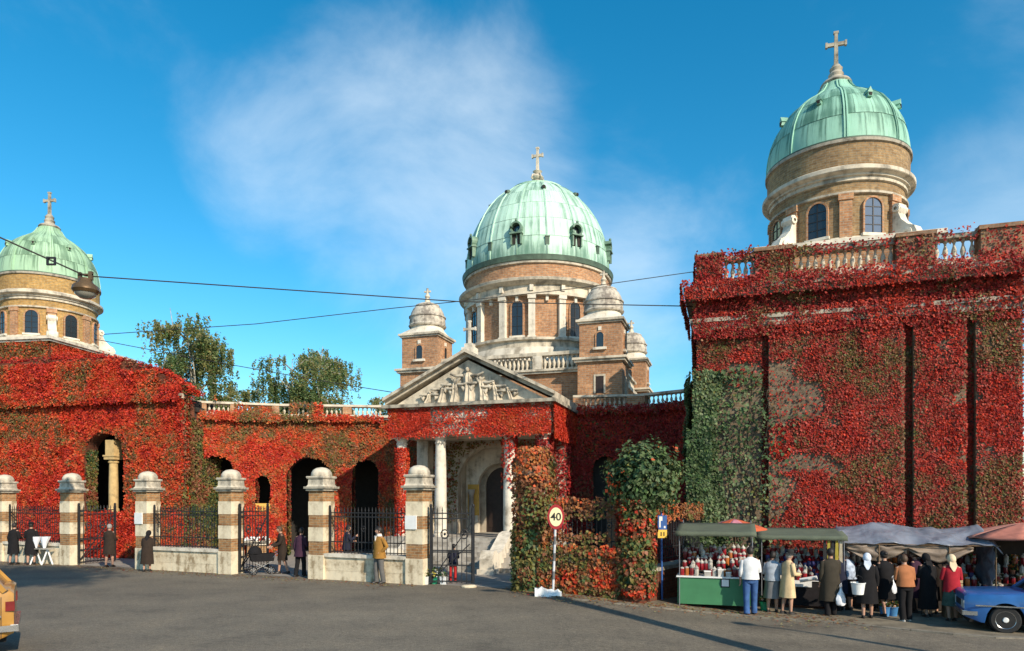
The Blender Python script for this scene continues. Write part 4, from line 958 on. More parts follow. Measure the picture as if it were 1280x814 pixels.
# tall concrete post and a mast standing right of the picture: their shadows cross the road
pm_ = plain('concrete', (0.36, 0.34, 0.31), .9, var=.2, bump=.3)
def mast(foot, h, r, label):
    t = thing('lamp_post', (foot[0], foot[1], ground_z(foot[0])), 0, label, 'lamp post'); inst('shaft', mk(MB().lathe([(r * 1.15, -.2), (r * 1.15, .8), (r, .85), (r * .9, h)], 14), 'shaft', pm_, 50), t)
    inst('lamp_arm', mk(MB().tube([(0, 0, h - .05), (-.4, .3, h + .25), (-1.1, .7, h + .3)], .05, 8), 'lamp_arm', grey_p, 50), t); inst('lamp_head', mk(MB().ball((-1.3, .82, h + .28), .3, .2, .1), 'lamp_head', grey_p, 50), t)
hd = Vector((sdir.x, sdir.y, 0)).normalized(); Lh = math.tan(SUN_EL)
e1 = on_ground(664, 742); mast((e1.x + hd.x * 16.4, e1.y + hd.y * 16.4), 16.4 * Lh, 0.30, 'thick concrete lamp post standing right of the view')
e2 = on_ground(1035, 794); mast((e2.x + hd.x * 11, e2.y + hd.y * 11), 11 * Lh, 0.1, 'thin lamp post standing right of the view')
# ================================================================== FOLIAGE
nr = np.random.default_rng(11)
_tab = nr.random((64, 64, 64)).astype(np.float32)
def vnoise(p):
    i = np.floor(p).astype(int); f = p - i; f = f * f * (3 - 2 * f); r = 0
    for dx in (0, 1):
        for dy in (0, 1):
            for dz in (0, 1):
                w = (f[:, 0] if dx else 1 - f[:, 0]) * (f[:, 1] if dy else 1 - f[:, 1]) * (f[:, 2] if dz else 1 - f[:, 2])
                r = r + w * _tab[(i[:, 0] + dx) % 64, (i[:, 1] + dy) % 64, (i[:, 2] + dz) % 64]
    return r
def fbm(p, s, o=3):
    r = 0; a = 0.5; t = 0
    for k in range(o): r = r + a * vnoise(p * s * 2 ** k + 17.3 * k); t += a; a *= 0.55
    return r / t
def unit(a): return a / np.maximum(np.linalg.norm(a, axis=1, keepdims=True), 1e-9)
def leaf_mesh(name, pos, nrm, size, colr, droop=0.9, jit=0.42, mat=None, ar=0.9):
    N = len(pos)
    n = unit(nrm * 0.9 + np.array([0, 0, 0.35]) + nr.normal(0, jit, (N, 3)))
    t = np.array([0, 0, -droop]) + nr.normal(0, 0.55, (N, 3)); t = unit(t - n * np.sum(t * n, 1, keepdims=True)); b = np.cross(n, t)
    s = size[:, None] if hasattr(size, '__len__') else size
    base = pos - t * s * 0.45; tip = pos + t * s * 0.55; mid = pos - t * s * 0.08
    l = mid - b * s * 0.5 * ar + n * s * 0.13; r = mid + b * s * 0.5 * ar + n * s * 0.13
    v = np.stack([base, l, tip, r], 1).reshape(-1, 3)
    idx = np.arange(N)[:, None] * 4
    f = np.concatenate([np.concatenate([idx, idx + 1, idx + 2], 1)[:, None], np.concatenate([idx, idx + 2, idx + 3], 1)[:, None]], 1).reshape(-1)
    me = bpy.data.meshes.new(name); me.vertices.add(4 * N); me.loops.add(6 * N); me.polygons.add(2 * N)
    me.vertices.foreach_set('co', v.astype(np.float32).ravel()); me.loops.foreach_set('vertex_index', f.astype(np.int32))
    me.polygons.foreach_set('loop_start', np.arange(0, 6 * N, 3, dtype=np.int32)); me.polygons.foreach_set('loop_total', np.full(2 * N, 3, dtype=np.int32))
    at = me.attributes.new('leaf', 'FLOAT_COLOR', 'POINT'); c4 = np.ones((N, 4), np.float32); c4[:, :3] = colr; at.data.foreach_set('color', np.repeat(c4, 4, 0).ravel())
    me.materials.append(mat or leafm); me.update(calc_edges=True); me.validate(); return me
PAL = {'crimson': (0.33, 0.02, 0.018), 'scarlet': (0.54, 0.045, 0.018), 'fire': (0.56, 0.10, 0.028), 'orange': (0.40, 0.15, 0.045), 'brown': (0.24, 0.10, 0.045), 'olive': (0.16, 0.145, 0.04), 'green': (0.085, 0.135, 0.05), 'dkgreen': (0.04, 0.075, 0.03), 'pale': (0.15, 0.20, 0.09), 'rose': (0.38, 0.045, 0.03)}
def palette(N, mix, noise, cuts_shift=None):
    """pick palette entries: mix = list of (name, weight); noise drives which ones cluster together"""
    names = [m[0] for m in mix]; w = np.array([m[1] for m in mix], float); cw_ = np.cumsum(w / w.sum())
    rk = np.argsort(np.argsort(noise)) / len(noise)
    u = np.clip(rk * 0.72 + nr.random(N) * 0.28 + nr.normal(0, .12, N), 0, .9999)
    k = np.searchsorted(cw_, u); k = np.clip(k, 0, len(names) - 1)
    c = np.array([PAL[n_] for n_ in names])[k]
    return c * nr.uniform(0.65, 1.3, (N, 1)) * (1 + nr.normal(0, .07, (N, 3)))
def rect_samples(p0, p1, z0, z1, dens, n_off=0.0):
    d = np.array([p1[0] - p0[0], p1[1] - p0[1]]); L_ = np.linalg.norm(d); d = d / L_
    N = int(L_ * (z1 - z0) * dens); s = nr.random(N) * L_; z = z0 + nr.random(N) * (z1 - z0)
    nrm = np.array([d[1], -d[0], 0.0])
    pos = np.stack([p0[0] + d[0] * s, p0[1] + d[1] * s, z], 1)
    return pos, np.tile(nrm, (N, 1)), s, z
def ivy_wall(name, label, segs, dens, size, mix, thick=0.25, cover=0.25, nscale=0.5, out=0.04, keep=None):
    """segs: (p0, p1, z0, z1, openings[(a,b,z0,spring)], offset)"""
    P, Nn = [], []
    for p0, p1, z0, z1, ops, off in segs:
        pos, nm, s, z = rect_samples(p0, p1, z0, z1, dens)
        ok = np.ones(len(s), bool)
        for a, b, sz, sp in ops:
            r = (b - a) / 2; c = (a + b) / 2; wob = 0.16 * (fbm(pos, 1.7) - .45)
            ins = (np.abs(s - c) < r + wob) & (z > sz) & (z < sp + np.sqrt(np.maximum(0, (r + wob) ** 2 - (s - c) ** 2)))
            ok &= ~ins
        pos = pos + nm * off
        cl = fbm(pos, 1.6); ok &= fbm(pos + 9.1, nscale * 2.2, 4) > cover * (0.75 + .5 * nr.random(len(s)))
        if keep is not None: ok &= keep(pos, s, z)
        # the ivy swells into clumps and thins at the top edge
        pos = pos + nm * (out + thick * np.clip((cl - .3) * 2.2, 0, 1)[:, None] * nr.uniform(.45, 1, (len(s), 1)))
        pos[:, 2] += nr.normal(0, .05, len(s))
        P.append(pos[ok]); Nn.append(nm[ok])
    P, Nn = np.concatenate(P), np.concatenate(Nn)
    n1 = fbm(P + 31.7, nscale, 4)
    colr = palette(len(P), mix, n1 + .35 * fbm(P + 3.3, 2.8, 2))
    me = leaf_mesh(name, P, Nn, nr.uniform(size * .6, size * 1.25, len(P)) * (.72 + .6 * fbm(P + 40, 1.3, 2)), colr)
    return tag(inst(name, me), label, 'ivy', kind='stuff')
def column_ivy(c, r, z0, z1, N, mix, label, keepf=None, size=.11, name='ivy', thick=.1):
    a = nr.random(N) * 2 * np.pi; z = z0 + nr.random(N) * (z1 - z0); nm = np.stack([np.cos(a), np.sin(a), 0 * a], 1)
    rr = (r(z, a) if callable(r) else np.full(N, r)) + thick * nr.random(N)
    pos = np.stack([c[0] + nm[:, 0] * rr, c[1] + nm[:, 1] * rr, z], 1)
    if keepf is not None:
        k = keepf(pos, a, z); pos, nm = pos[k], nm[k]
    me = leaf_mesh(name, pos, nm, nr.uniform(size * .6, size * 1.3, len(pos)), palette(len(pos), mix, fbm(pos + 4, 1.1) + .3 * fbm(pos, 4)))
    return tag(inst(name, me), label, 'ivy', kind='stuff')
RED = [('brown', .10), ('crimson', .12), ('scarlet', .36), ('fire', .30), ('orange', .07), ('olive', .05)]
# left wing
segs = [(WL[3], WL[2], 0.0, 7.0, opsA, 0.0), (WL[2], WL[1], 0.0, 6.5, opsB, 0.0), (WL[2], WL[2] + (WL[1] - WL[2]) * .42, 6.4, 7.05, [], 0.14), (WL[1], WL[0], 0, 6.4, [], 0.0), (WL[3], WL[2], 6.2, 6.6, [], 0.26), (WL[3], WL[3] + (WL[2] - WL[3]) * .3, 6.5, 7.3, [], .2), (WL[2], WL[1], 6.25, 6.5, [], 0.24)]
def keep_wl(pos, s, z):
    return ~((z > 6.55) & (fbm(pos + 2.2, 1.1) < .47))
ivy_wall('ivy', 'bright red ivy covering the arcade wing left of the porch', segs, 800, .10, [('olive', .14), ('brown', .20), ('orange', .10), ('fire', .24), ('scarlet', .30), ('crimson', .02)], keep=keep_wl, cover=.22, nscale=.6, thick=.15)
# dark olive ivy on the arch reveals
def jambs(p0, p1, ops, th=.6):
    d = (p1 - p0).normalized(); n = Vector((-d.y, d.x)); out = []
    for a, b, sz, sp in ops: q = p0 + d * (a + .004); out.append((q - n * .02, q + n * th, max(0, sz), sp + .6 * (b - a), [], .0))
    return out
ivy_wall('ivy', 'dull olive and brown ivy lining the arcade arch reveals', jambs(WL[3], WL[2], opsA) + jambs(WL[2], WL[1], opsB) + jambs(PB[1], PB[0], opsP) + [(PB[0] + Vector((.02, .3)), PB[0] + Vector((.02, .3)) + Vector((.26, .965)) * 2.0, 0, 6.2, [], .02)], 420, .12, [('dkgreen', .2), ('olive', .3), ('brown', .35), ('crimson', .15)], thick=.1, cover=.05)
# left pavilion
side = (Vector((PB[0].x, PB[0].y)), Vector((WL[3].x + .05, WL[3].y - .05)))
pd = (PB[0] - PB[1]).normalized()
segs = [(PB[1], PB[0], 0.0, 7.1, opsP, 0.0), (PB[2], PB[1], 0.0, 7.3, [], 0.0), (PB[1], PB[0], 6.9, 7.45, [], .26), (PB[2], PB[0] - pd * (LP - PS[1]), 7.1, 8.85, [], .12), (PB[0] - pd * (LP - PS[0]), PB[0] - pd * (LP - PS[2]), 7.1, 8.3, [], .12), (PB[0] - pd * (LP - PS[2]), PB[0], 7.0, 7.7, [], .12), (side[0], side[1], 0, 7.0, [], 0)]
def lw(a, b): q = DL + uL * a + vL * b; return Vector((q.x, q.y))
segs += [(lw(-2.9, -3.0), lw(2.75, -3.0), 7.2, 11.0, [], .02), (lw(2.75, -3.0), lw(2.75, 3.0), 7.2, 11.0, [], .02), (lw(2.76, -2.4), lw(5.2, -2.4), 7.0, 8.4, [], .02), (lw(2.76, -2.4), lw(4.0, -2.4), 8.3, 9.4, [], .02), (lw(2.76, -2.4), lw(3.3, -2.4), 9.3, 10.0, [], .02), (lw(5.2, -2.4), lw(5.2, 3.0), 7.0, 8.2, [], .02)]
ivy_wall('ivy', 'deep red ivy covering the far left pavilion', segs, 700, .105, [('olive', .10), ('brown', .18), ('fire', .22), ('scarlet', .40), ('crimson', .10)], thick=.18, cover=.04, nscale=.6)
# slope of the side parapet
N = 6000; a = nr.random(N); b = nr.random(N) * 5.4 - 2.4
pos = np.stack([DL.x + uL.x * (2.7 + a * 2.5) + vL.x * b, DL.y + uL.y * (2.7 + a * 2.5) + vL.y * b, 10.2 - 2.1 * a + .1 + nr.normal(0, .1, N)], 1)
me = leaf_mesh('ivy', pos, np.tile(np.array([[.6, -.4, .7]]), (N, 1)), nr.uniform(.08, .15, N), palette(N, [('brown', .2), ('crimson', .4), ('scarlet', .4)], fbm(pos, .6)))
tag(inst('ivy', me), 'dark red ivy creeping down the parapet beside the birch', 'ivy', kind='stuff')
# ivy lying over the parapet tops of the left pavilion
N = 9000; a = nr.random(N); s_ = a * (LP + 7.6) - 7.0; dd = np.array([pd.x, pd.y]); nn = np.array([-pd.y, pd.x])
zt_ = np.interp(s_, PS + [LP + .6], PZ + [7.1]); w_ = nr.random(N) * .7 - .15
pos = np.stack([PB[1].x + dd[0] * s_ + nn[0] * w_, PB[1].y + dd[1] * s_ + nn[1] * w_, zt_ + .06 + nr.normal(0, .09, N) - .55 * nr.random(N) ** 2 * (w_ < 0)], 1)
me = leaf_mesh('ivy', pos, np.tile(np.array([[.1, -.5, .8]]), (N, 1)), nr.uniform(.07, .14, N), palette(N, [('brown', .25), ('crimson', .25), ('scarlet', .5)], fbm(pos, .6)))
tag(inst('ivy', me), 'dark red ivy lying along the parapet top of the left pavilion', 'ivy', kind='stuff')
column_ivy((PB[0].x - .05, PB[0].y + .14), .12, 0, 7.6, 2600, [('dkgreen', .15), ('olive', .35), ('brown', .35), ('scarlet', .15)], 'olive and brown ivy on the inner corner of the left pavilion', None, .1, thick=.12)
# right wing: leaf mix darkened to wine red, painting in the wing's shade
segs = [(WR[0], WR[1], 0, 6.5, openings(WR[0], WR[1], [(741, 771, -0.6, 4.5)]), 0), (WR[1], WR[2], 0, 6.5, [], 0), (WR[0], WR[1], 6.3, 6.62, [], .26), (WR[1], WR[2], 6.3, 6.62, [], .26)]
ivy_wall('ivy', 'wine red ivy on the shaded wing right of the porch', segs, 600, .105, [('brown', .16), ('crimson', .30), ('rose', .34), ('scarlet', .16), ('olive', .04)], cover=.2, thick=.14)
# right pavilion: local frame -> world
def rw(u, v): q = CORNER + U * u + V * v; return Vector((q.x, q.y))
def keep_r(pos, s, z):
    rel = pos - np.array([CORNER.x, CORNER.y, 0]); u = rel[:, 0] * U.x + rel[:, 1] * U.y
    bare = (u > 0.9) & (u < 4.3 - np.clip(z - 4.6, -1.2, 2.4) * .25) & (z > 2.0) & (z < 7.2)
    d = np.clip((u - 1.5) / 2.4, 0, 1); wob = fbm(pos + 5.5, .8, 3)
    prob = np.where(bare, np.where(wob + .22 * d + np.where(z < 3.5, .2, 0) > .70, .92, .13), 1.0)
    jg = .10 * (fbm(pos + 6.6, 1.5, 3) - .5); groove = ((u > 2.08 + jg) & (u < 2.30 + jg)) | ((u > 6.25 + jg) & (u < 6.50 + jg)) | ((u > 7.92 + jg) & (u < 8.17 + jg))
    prob = np.where(groove & (z < 8.2), np.where(((pos - np.array([CORNER.x, CORNER.y, 0]))[:, 0] * V.x + (pos - np.array([CORNER.x, CORNER.y, 0]))[:, 1] * V.y) > -.1, .8, .12), prob)
    return nr.random(len(z)) < prob
RIGHT = [('olive', .10), ('brown', .22), ('rose', .42), ('scarlet', .16), ('crimson', .10)]
segs = [(rw(a, 0), rw(b, 0), -0.5, 8.2, [], .25 if i else .13) for i, (a, b) in enumerate(bays)]
segs = [(p0, p1, z0, z1, o_, off + .04 if i else off) for i, (p0, p1, z0, z1, o_, off) in enumerate(segs)]; segs[0] = (rw(.0, 0), rw(2.1, 0), 6.3, 8.2, [], .13)
for a, b in ((2.08, 2.3), (6.25, 6.5), (7.92, 8.17)): segs.append((rw(a, 0), rw(b, 0), -.5, 8.2, [], .02))
ivy_wall('ivy', 'rose red ivy with bare patches on the right pavilion wall', segs, 950, .082, RIGHT, thick=.09, cover=.3, nscale=.8, keep=keep_r)
segs = [(rw(-.1, 0), rw(9.5, 0), 8.0, 8.8, [], .34), (rw(-.1, 0), rw(9.5, 0), 8.6, 9.5, [], .28), (rw(-.45, 0), rw(9.8, 0), 9.25, 9.85, [], .64), (rw(-.02, 0), rw(3.1, 0), 9.6, 10.85, [], .32), (rw(3.0, 0), rw(9.4, 0), 9.65, 10.05, [], .28), (rw(6.0, 0), rw(7.1, 0), 9.7, 10.7, [], .36), (rw(8.3, 0), rw(9.42, 0), 9.7, 10.7, [], .32), (rw(7.0, 0), rw(8.3, 0), 10.5, 10.85, [], .2), (rw(2.9, 0), rw(6.1, 0), 10.5, 10.8, [], .22),
        (rw(-.02, 6), rw(-.02, 0), 6.0, 9.2, [], .05), (rw(-.42, 5), rw(-.42, -.6), 9.2, 9.8, [], .02), (rw(0, 4), rw(0, 0), 9.7, 10.7, [], .03)]
def keep_top(pos, s, z):
    rel = pos - np.array([CORNER.x, CORNER.y, 0]); u = rel[:, 0] * U.x + rel[:, 1] * U.y
    p = np.ones(len(z)); p = np.where((z > 9.95) & (u > .9) & (u < 1.9) & (z < 10.6), .08, p); p = np.where((z > 9.72) & (u > 4.2), .42, p); p = np.where((z > 8.1) & (z < 8.75), 1 - .03 * u, p)
    return nr.random(len(z)) < p
ivy_wall('ivy', 'dark red ivy trailing over the cornice and parapet of the right pavilion', segs, 620, .088, [('olive', .06), ('brown', .22), ('crimson', .26), ('rose', .34), ('scarlet', .12)], thick=.08, cover=.27, nscale=.9, keep=keep_top)
# evergreen ivy on the pavilion corner
def keep_g(pos, s, z):
    rel = pos - np.array([CORNER.x, CORNER.y, 0]); u = rel[:, 0] * U.x + rel[:, 1] * U.y
    w = 0.55 + 1.1 * fbm(pos + 1, .9) - .09 * np.clip(z - 2, 0, 8); top = z < 6.6 + 2.0 * (fbm(pos + 12, .8) - .3); return top & ((u < w) | (nr.random(len(z)) < np.clip(.34 - .11 * u, .02, 1)))
ivy_wall('ivy', 'evergreen ivy climbing the left corner of the right pavilion', [(rw(-.12, 0), rw(2.15, 0), -.4, 7.6, [], .14), (rw(2.1, 0), rw(3.4, 0), -.4, 5.5, [], .29), (rw(-.08, 4.2), rw(-.08, 0), -.4, 7.5, [], .1), (rw(-.3, -.25), rw(.5, -.25), 0, 5.0, [], .12)], 700, .115, [('dkgreen', .18), ('green', .42), ('pale', .34), ('olive', .06)], thick=.26, cover=.2, keep=keep_g)
# bare creeper stems on the bald stretch
m = MB()
for k in range(46):
    u = rng.uniform(1.0, 4.6); z = rng.uniform(0.2, 4.5); pts = []; du = rng.uniform(-.12, .12); off = -.135 if u < 2.15 else -.26
    for j in range(rng.randint(7, 15)):
        off = -.14 if u < 2.2 else -.262
        q = CORNER + U * u + V * (off - .01); pts.append((q.x, q.y, z)); u += du + rng.uniform(-.12, .12); z += rng.uniform(.15, .42); u = max(.3, min(5.2, u))
        if z > 8: break
    if len(pts) > 2: m.tube(pts, [0.022 * (1 - .7 * i / len(pts)) for i in range(len(pts))], 4)
tag(m.build('creeper_stems', plain('creeper_stem', (0.13, 0.09, 0.055), .9), None), 'bare brown creeper stems on the bald patch of pavilion wall', 'creeper', kind='stuff')
# porch: entablature, first column, third column top, right side
def cl(u, v): q = cw(u, v); return Vector((q.x, q.y))
def keep_f(pos, s, z):
    rel = pos - np.array([CH0.x, CH0.y, 0]); u = rel[:, 0] * U.x + rel[:, 1] * U.y; v = rel[:, 0] * V.x + rel[:, 1] * V.y
    p = np.where(u < -1.55, 1.0, np.where(u < .9, np.where(z > 5.66, .3, np.where(u < .3, .3, .9)), np.where(u < 2.6, .85, .5)))
    p = np.where((u > .5) & (z < 5.66), .95, p); p = np.where(v > .3, 1.0, p); p = np.where((u < -1) & (z < 5.3), .75, p)
    return nr.random(len(z)) < p
ivy_wall('ivy', 'vivid scarlet ivy along the porch entablature below the pediment', [(cl(-3.4, 0), cl(3.4, 0), 5.12, 6.28, [], .05), (cl(3.4, -.05), cl(3.4, 3.9), 5.0, 6.3, [], .06)], 1300, .08, [('crimson', .04), ('scarlet', .76), ('fire', .2)], thick=.06, cover=.08, keep=keep_f)
c1 = cw(-3.02, .36); column_ivy(c1, .25, 1.1, 4.72, 6500, [('scarlet', .8), ('fire', .2)], 'scarlet ivy wrapped round the leftmost porch column', None, .08, thick=.06)
c3 = cw(1.62, .36); column_ivy(c3, .24, 2.6, 5.2, 1500, [('crimson', .4), ('scarlet', .4), ('brown', .2)], 'red ivy hanging down the porch column nearest the ivy pier', lambda p, a, z: nr.random(len(z)) < np.clip((z - 2.9) / 2.0, 0, 1) * np.where(p[:, 0] > c3.x - .05, 1, .5))
for u, lab in ((3.05, 'dark red ivy on the shaded corner column of the porch'),):
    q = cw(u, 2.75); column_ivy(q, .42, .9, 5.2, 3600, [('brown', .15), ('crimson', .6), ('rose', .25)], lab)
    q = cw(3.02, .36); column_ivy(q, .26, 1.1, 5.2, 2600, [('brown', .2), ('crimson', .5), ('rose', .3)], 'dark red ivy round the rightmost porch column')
ivy_wall('ivy', 'dry brown ivy on the back wall inside the porch', [(cl(-3.1, 3.1), cl(3.1, 3.1), 1.6, 5.15, [(1.45, 4.75, 1.0, 3.4)], .02)], 230, .1, [('brown', .35), ('olive', .3), ('orange', .15), ('crimson', .2)], thick=.08, cover=.42)
# ivy mass on the gate pier
def rp_(z, a):
    t = np.clip((z - .7) / 3.5, 0, 1); e = np.sqrt(np.clip(1 - ((z - 2.75) / 1.45) ** 2, 0, 1)); return np.where(z < 1.8, .40 + .06 * np.sin(5 * z), .06 + .58 * e) + .06 * np.sin(3 * a + z * 2) + .05 * np.sin(z * 7 + a)
column_ivy((PIV.x + .02, PIV.y), rp_, 0, 4.12, 7000, [('green', .06), ('olive', .26), ('brown', .34), ('orange', .22), ('fire', .12)], 'orange brown ivy bulging over the gate pier beside the speed sign', lambda p, a, z: (p[:, 0] - PIV.x > -.55), .095, thick=.12)
column_ivy((PIV.x - .1, PIV.y - .1), lambda z, a: .38 + .04 * np.sin(4 * a), 0, 1.75, 1900, [('green', .4), ('olive', .4), ('pale', .2)], 'green and olive ivy at the foot of the gate pier', None, .11)
# ivy on the low wall and rails
mixw = [('green', .06), ('olive', .30), ('brown', .28), ('orange', .12), ('fire', .10), ('scarlet', .14)]
ivy_wall('ivy', 'mixed red and olive ivy over the low wall behind the speed sign', [((PIV + fr * .2).xy, (PIER_R).xy, 0, 1.22, [], .22), ((PIV + fr * .3).xy, PIER_R.xy, 1.0, 1.3, [], .1)], 620, .105, mixw, thick=.2, cover=.12, nscale=.9)
ivy_wall('ivy', 'orange ivy festooning the top rail of the right railing', [((PIV + fr * .4).xy, PIER_R.xy, 2.1, 2.62, [], .03), ((PIV + fr * .4).xy, (PIV + fr * 2.4).xy, 1.42, 1.66, [], .05), (PIER_R.xy, (PIER_R + fr2).xy, 2.0, 2.45, [], .03)], 520, .09, [('olive', .2), ('brown', .36), ('orange', .24), ('fire', .2)], thick=.16, cover=.3, nscale=1.1)
def keep_low(pos, s, z): return nr.random(len(z)) < .8
column_ivy((PIER_R.x, PIER_R.y), .36, .0, 2.6, 3600, [('green', .2), ('olive', .24), ('brown', .24), ('scarlet', .18), ('fire', .14)], 'red and green ivy on the pier under the leafy bush', None, .115, thick=.2)
# leafy bush crowning the pier
bush = thing('leafy_bush', (PIER_R.x, PIER_R.y, ground_z(PIER_R.x)), 0, 'round green leafy bush growing over the fence pier', 'bush')
N = 7000; d = unit(nr.normal(0, 1, (N, 3))); rad = nr.random(N) ** .4
cc = np.array([0.22, .1, 3.35]); lump = .35 + 1.15 * fbm(d * 1.7 + 7, 1.6, 4)
pos = cc + d * rad[:, None] * lump[:, None] * np.array([1.12, .95, 1.06])
pos = pos[(pos[:, 2] > 2.2)]
me = leaf_mesh('foliage', pos, unit(pos - cc), nr.uniform(.07, .15, len(pos)), palette(len(pos), [('fire', .03), ('dkgreen', .22), ('green', .5), ('pale', .2), ('olive', .05)], fbm(pos, 1.2) + .2 * nr.random(len(pos))), mat=leafm)
tag(inst('foliage', me, bush), kind='stuff')
m = MB()
for k in range(14):
    e = Vector(cc) + Vector((rng.uniform(-.8, .8), rng.uniform(-.5, .5), rng.uniform(-.3, .8))); m.tube([(0, 0, 2.4), tuple(Vector((0, 0, 2.4)).lerp(e, .5) + Vector((0, 0, .1))), tuple(e)], [.03, .02, .006], 5)
m.build('branches', bark, bush)

# ------------------------------------------------------------------ weeping birches behind the arcade
def birch(base, H, spread, label, seed, stems=2, n_leaf=9000, top_bias=1.0):
    rr = random.Random(seed); t = thing('birch_tree', base, 0, label, 'tree')
    tm = MB(); lm = MB(); ends = []
    for s_ in range(stems):
        ang = rr.uniform(0, 6.28); lean = rr.uniform(.05, .16) * H * (1 if stems > 1 else .3); pts, rad = [], []
        for k in range(9):
            f = k / 8; pts.append(Vector((math.cos(ang) * lean * f ** 1.3 + rr.uniform(-.08, .08), math.sin(ang) * lean * f ** 1.3, H * f * (1 - .1 * s_)))); rad.append(.16 * (1 - f) ** .8 + .015)
        tm.tube(pts, rad, 8)
        for k in range(20):
            f = rr.uniform(.35, .97); i = min(7, int(f * 8)); p = pts[i].lerp(pts[i + 1], f * 8 - i); a = rr.uniform(0, 6.28); l = spread * rr.uniform(.5, .85) * (1.15 - abs(f - .6) * 1.3)
            q = p + Vector((math.cos(a) * l * .55, math.sin(a) * l * .55, l * .5)); e = p + Vector((math.cos(a) * l, math.sin(a) * l, l * .38)); g = e + Vector((math.cos(a) * .25, math.sin(a) * .25, -l * .35))
            lm.tube([p, q, e, g], [.05, .035, .02, .006], 5); ends.append((p, q, e, g, l))
    tm.build('trunk', birch_bark, t, True)
    for p, q, e, g, l in ends: MB().tube([p, q, e, g], [.05, .035, .02, .006], 5).build('limb', birch_bark, t, True)
    P = []; npr = np.random.default_rng(seed)
    for p, q, e, g, l in ends:
        k = int(n_leaf / len(ends) * (.4 + l / spread))
        u = npr.random(k); seg = [p.lerp(q, .5), q, e, g]
        tw = npr.integers(0, 26, k); tr = np.random.default_rng(seed + int(l * 1000)); tu = tr.random(26) ; ox = np.clip(tr.normal(0, .26 * l + .1, 26), -.75, .75); oy = np.clip(tr.normal(0, .26 * l + .1, 26), -.75, .75); ln = tr.uniform(.4, 1.5, 26) * (.5 + .35 * l)
        c = np.array([[*(q.lerp(e, min(1, tu[i] * 1.3)) if tu[i] < .77 else e.lerp(g, (tu[i] - .77) / .23))] for i in range(26)])
        pos = c[tw] + np.stack([ox[tw], oy[tw], np.abs(ox[tw]) * .2], 1); pos[:, 2] -= u ** 1.1 * ln[tw]; pos += npr.normal(0, .06, (k, 3)); P.append(pos)
    P = np.concatenate(P)
    me = leaf_mesh('crown', P, unit(npr.normal(0, 1, (len(P), 3)) + np.array([.2, -.3, .3])), npr.uniform(.08, .17, len(P)), palette(len(P), [('dkgreen', .10), ('green', .38), ('olive', .30), ('pale', .22)], fbm(P, .8) + .3 * nr.random(len(P))), droop=1.4, jit=.6, mat=birch_leaf)
    tag(inst('crown', me, t), kind='stuff'); return t
PAL['green'] = (0.21, 0.29, 0.11); PAL['pale'] = (0.36, 0.40, 0.18); PAL['olive'] = (0.38, 0.34, 0.13); PAL['dkgreen'] = (0.08, 0.13, 0.05)
b1 = at_depth(252, 700, 46); b1.z = -.5; birch(b1, 15.4, 3.3, 'tall weeping birch right of the left dome', 5, 3, 62000)
b1b = at_depth(292, 700, 48); b1b.z = -.5; birch(b1b, 10.6, 1.9, 'small birch half hidden at the right foot of the tall birch', 8, 1, 24000)
b2 = at_depth(381, 700, 47); b2.z = -.5; birch(b2, 13.8, 3.1, 'round weeping birch above the arcade balustrade', 21, 3, 56000)
b3 = at_depth(480, 700, 52); b3.z = -.5; birch(b3, 11.0, .9, 'tiny birch top peeping out left of the pediment', 33, 1, 4000)

# broad tree behind the viewpoint: only its shade reaches the picture, on the ground at the far left
tr = thing('plane_tree', (1.5, -5.0, 0), 0, 'broad tree standing behind the viewpoint whose shade falls at far left', 'tree')
MB().tube([(0, 0, -.2), (.1, .1, 5), (-.2, .6, 10), (-.6, 2.0, 15), (-1.2, 4.4, 17.6)], [.5, .42, .34, .22, .08], 10).build('trunk', bark, tr, True)
cc = np.array([-1.4, 4.6, 17.8]); N = 5200; d = unit(nr.normal(0, 1, (N, 3))); rad = nr.random(N) ** .45; lump = .45 + 1.1 * fbm(d * 1.5 + 3, 1.5, 3)
pos = cc + d * (rad * lump)[:, None] * np.array([3.6, 3.0, 1.7])
for k in range(10):
    e = Vector(pos[k * 97]); MB().tube([(-.6, 2.0, 15), tuple(Vector((-.6, 2.0, 15)).lerp(e, .5) + Vector((0, 0, .4))), tuple(e)], [.12, .07, .02], 6).build('limb', bark, tr, True)
tag(inst('crown', leaf_mesh('crown', pos, d, nr.uniform(.18, .34, N), palette(N, [('green', .5), ('olive', .5)], fbm(pos, .5))), tr), kind='stuff')

# fallen leaves blown against the wall foot and over the pavement
N = 1500; s_ = nr.random(N); kx = np.array([q[0] for q in kerb_line]); ky = np.array([q[1] for q in kerb_line]); i_ = s_ * 5.2; b0 = np.floor(i_).astype(int); f_ = i_ - b0
X = kx[b0] + (kx[b0 + 1] - kx[b0]) * f_ + nr.normal(0, .15, N); Yv = ky[b0] + (ky[b0 + 1] - ky[b0]) * f_ + np.abs(nr.normal(0, .55, N)) * np.where(nr.random(N) < .25, -1, 1) + .15
pos = np.stack([X, Yv, np.array([ground_z(x) for x in X]) + .032], 1)
pts = [PIL[0], PIL[5]]; N2 = 900; u_ = nr.random(N2); X2 = PIL[0].x + (PIL[5].x - PIL[0].x) * u_; Y2 = PIL[0].y + (PIL[5].y - PIL[0].y) * u_ - .35 - np.abs(nr.normal(0, .5, N2))
pos = np.concatenate([pos, np.stack([X2, Y2, np.full(N2, .012)], 1)])
tag(inst('leaf_litter', leaf_mesh('leaf_litter', pos, np.tile(np.array([[0, 0, 3.0]]), (len(pos), 1)), nr.uniform(.04, .09, len(pos)), palette(len(pos), [('brown', .5), ('olive', .2), ('orange', .2), ('rose', .1)], nr.random(len(pos))), jit=.25)), 'fallen leaves scattered along the wall foot and kerb', 'leaves', kind='stuff')
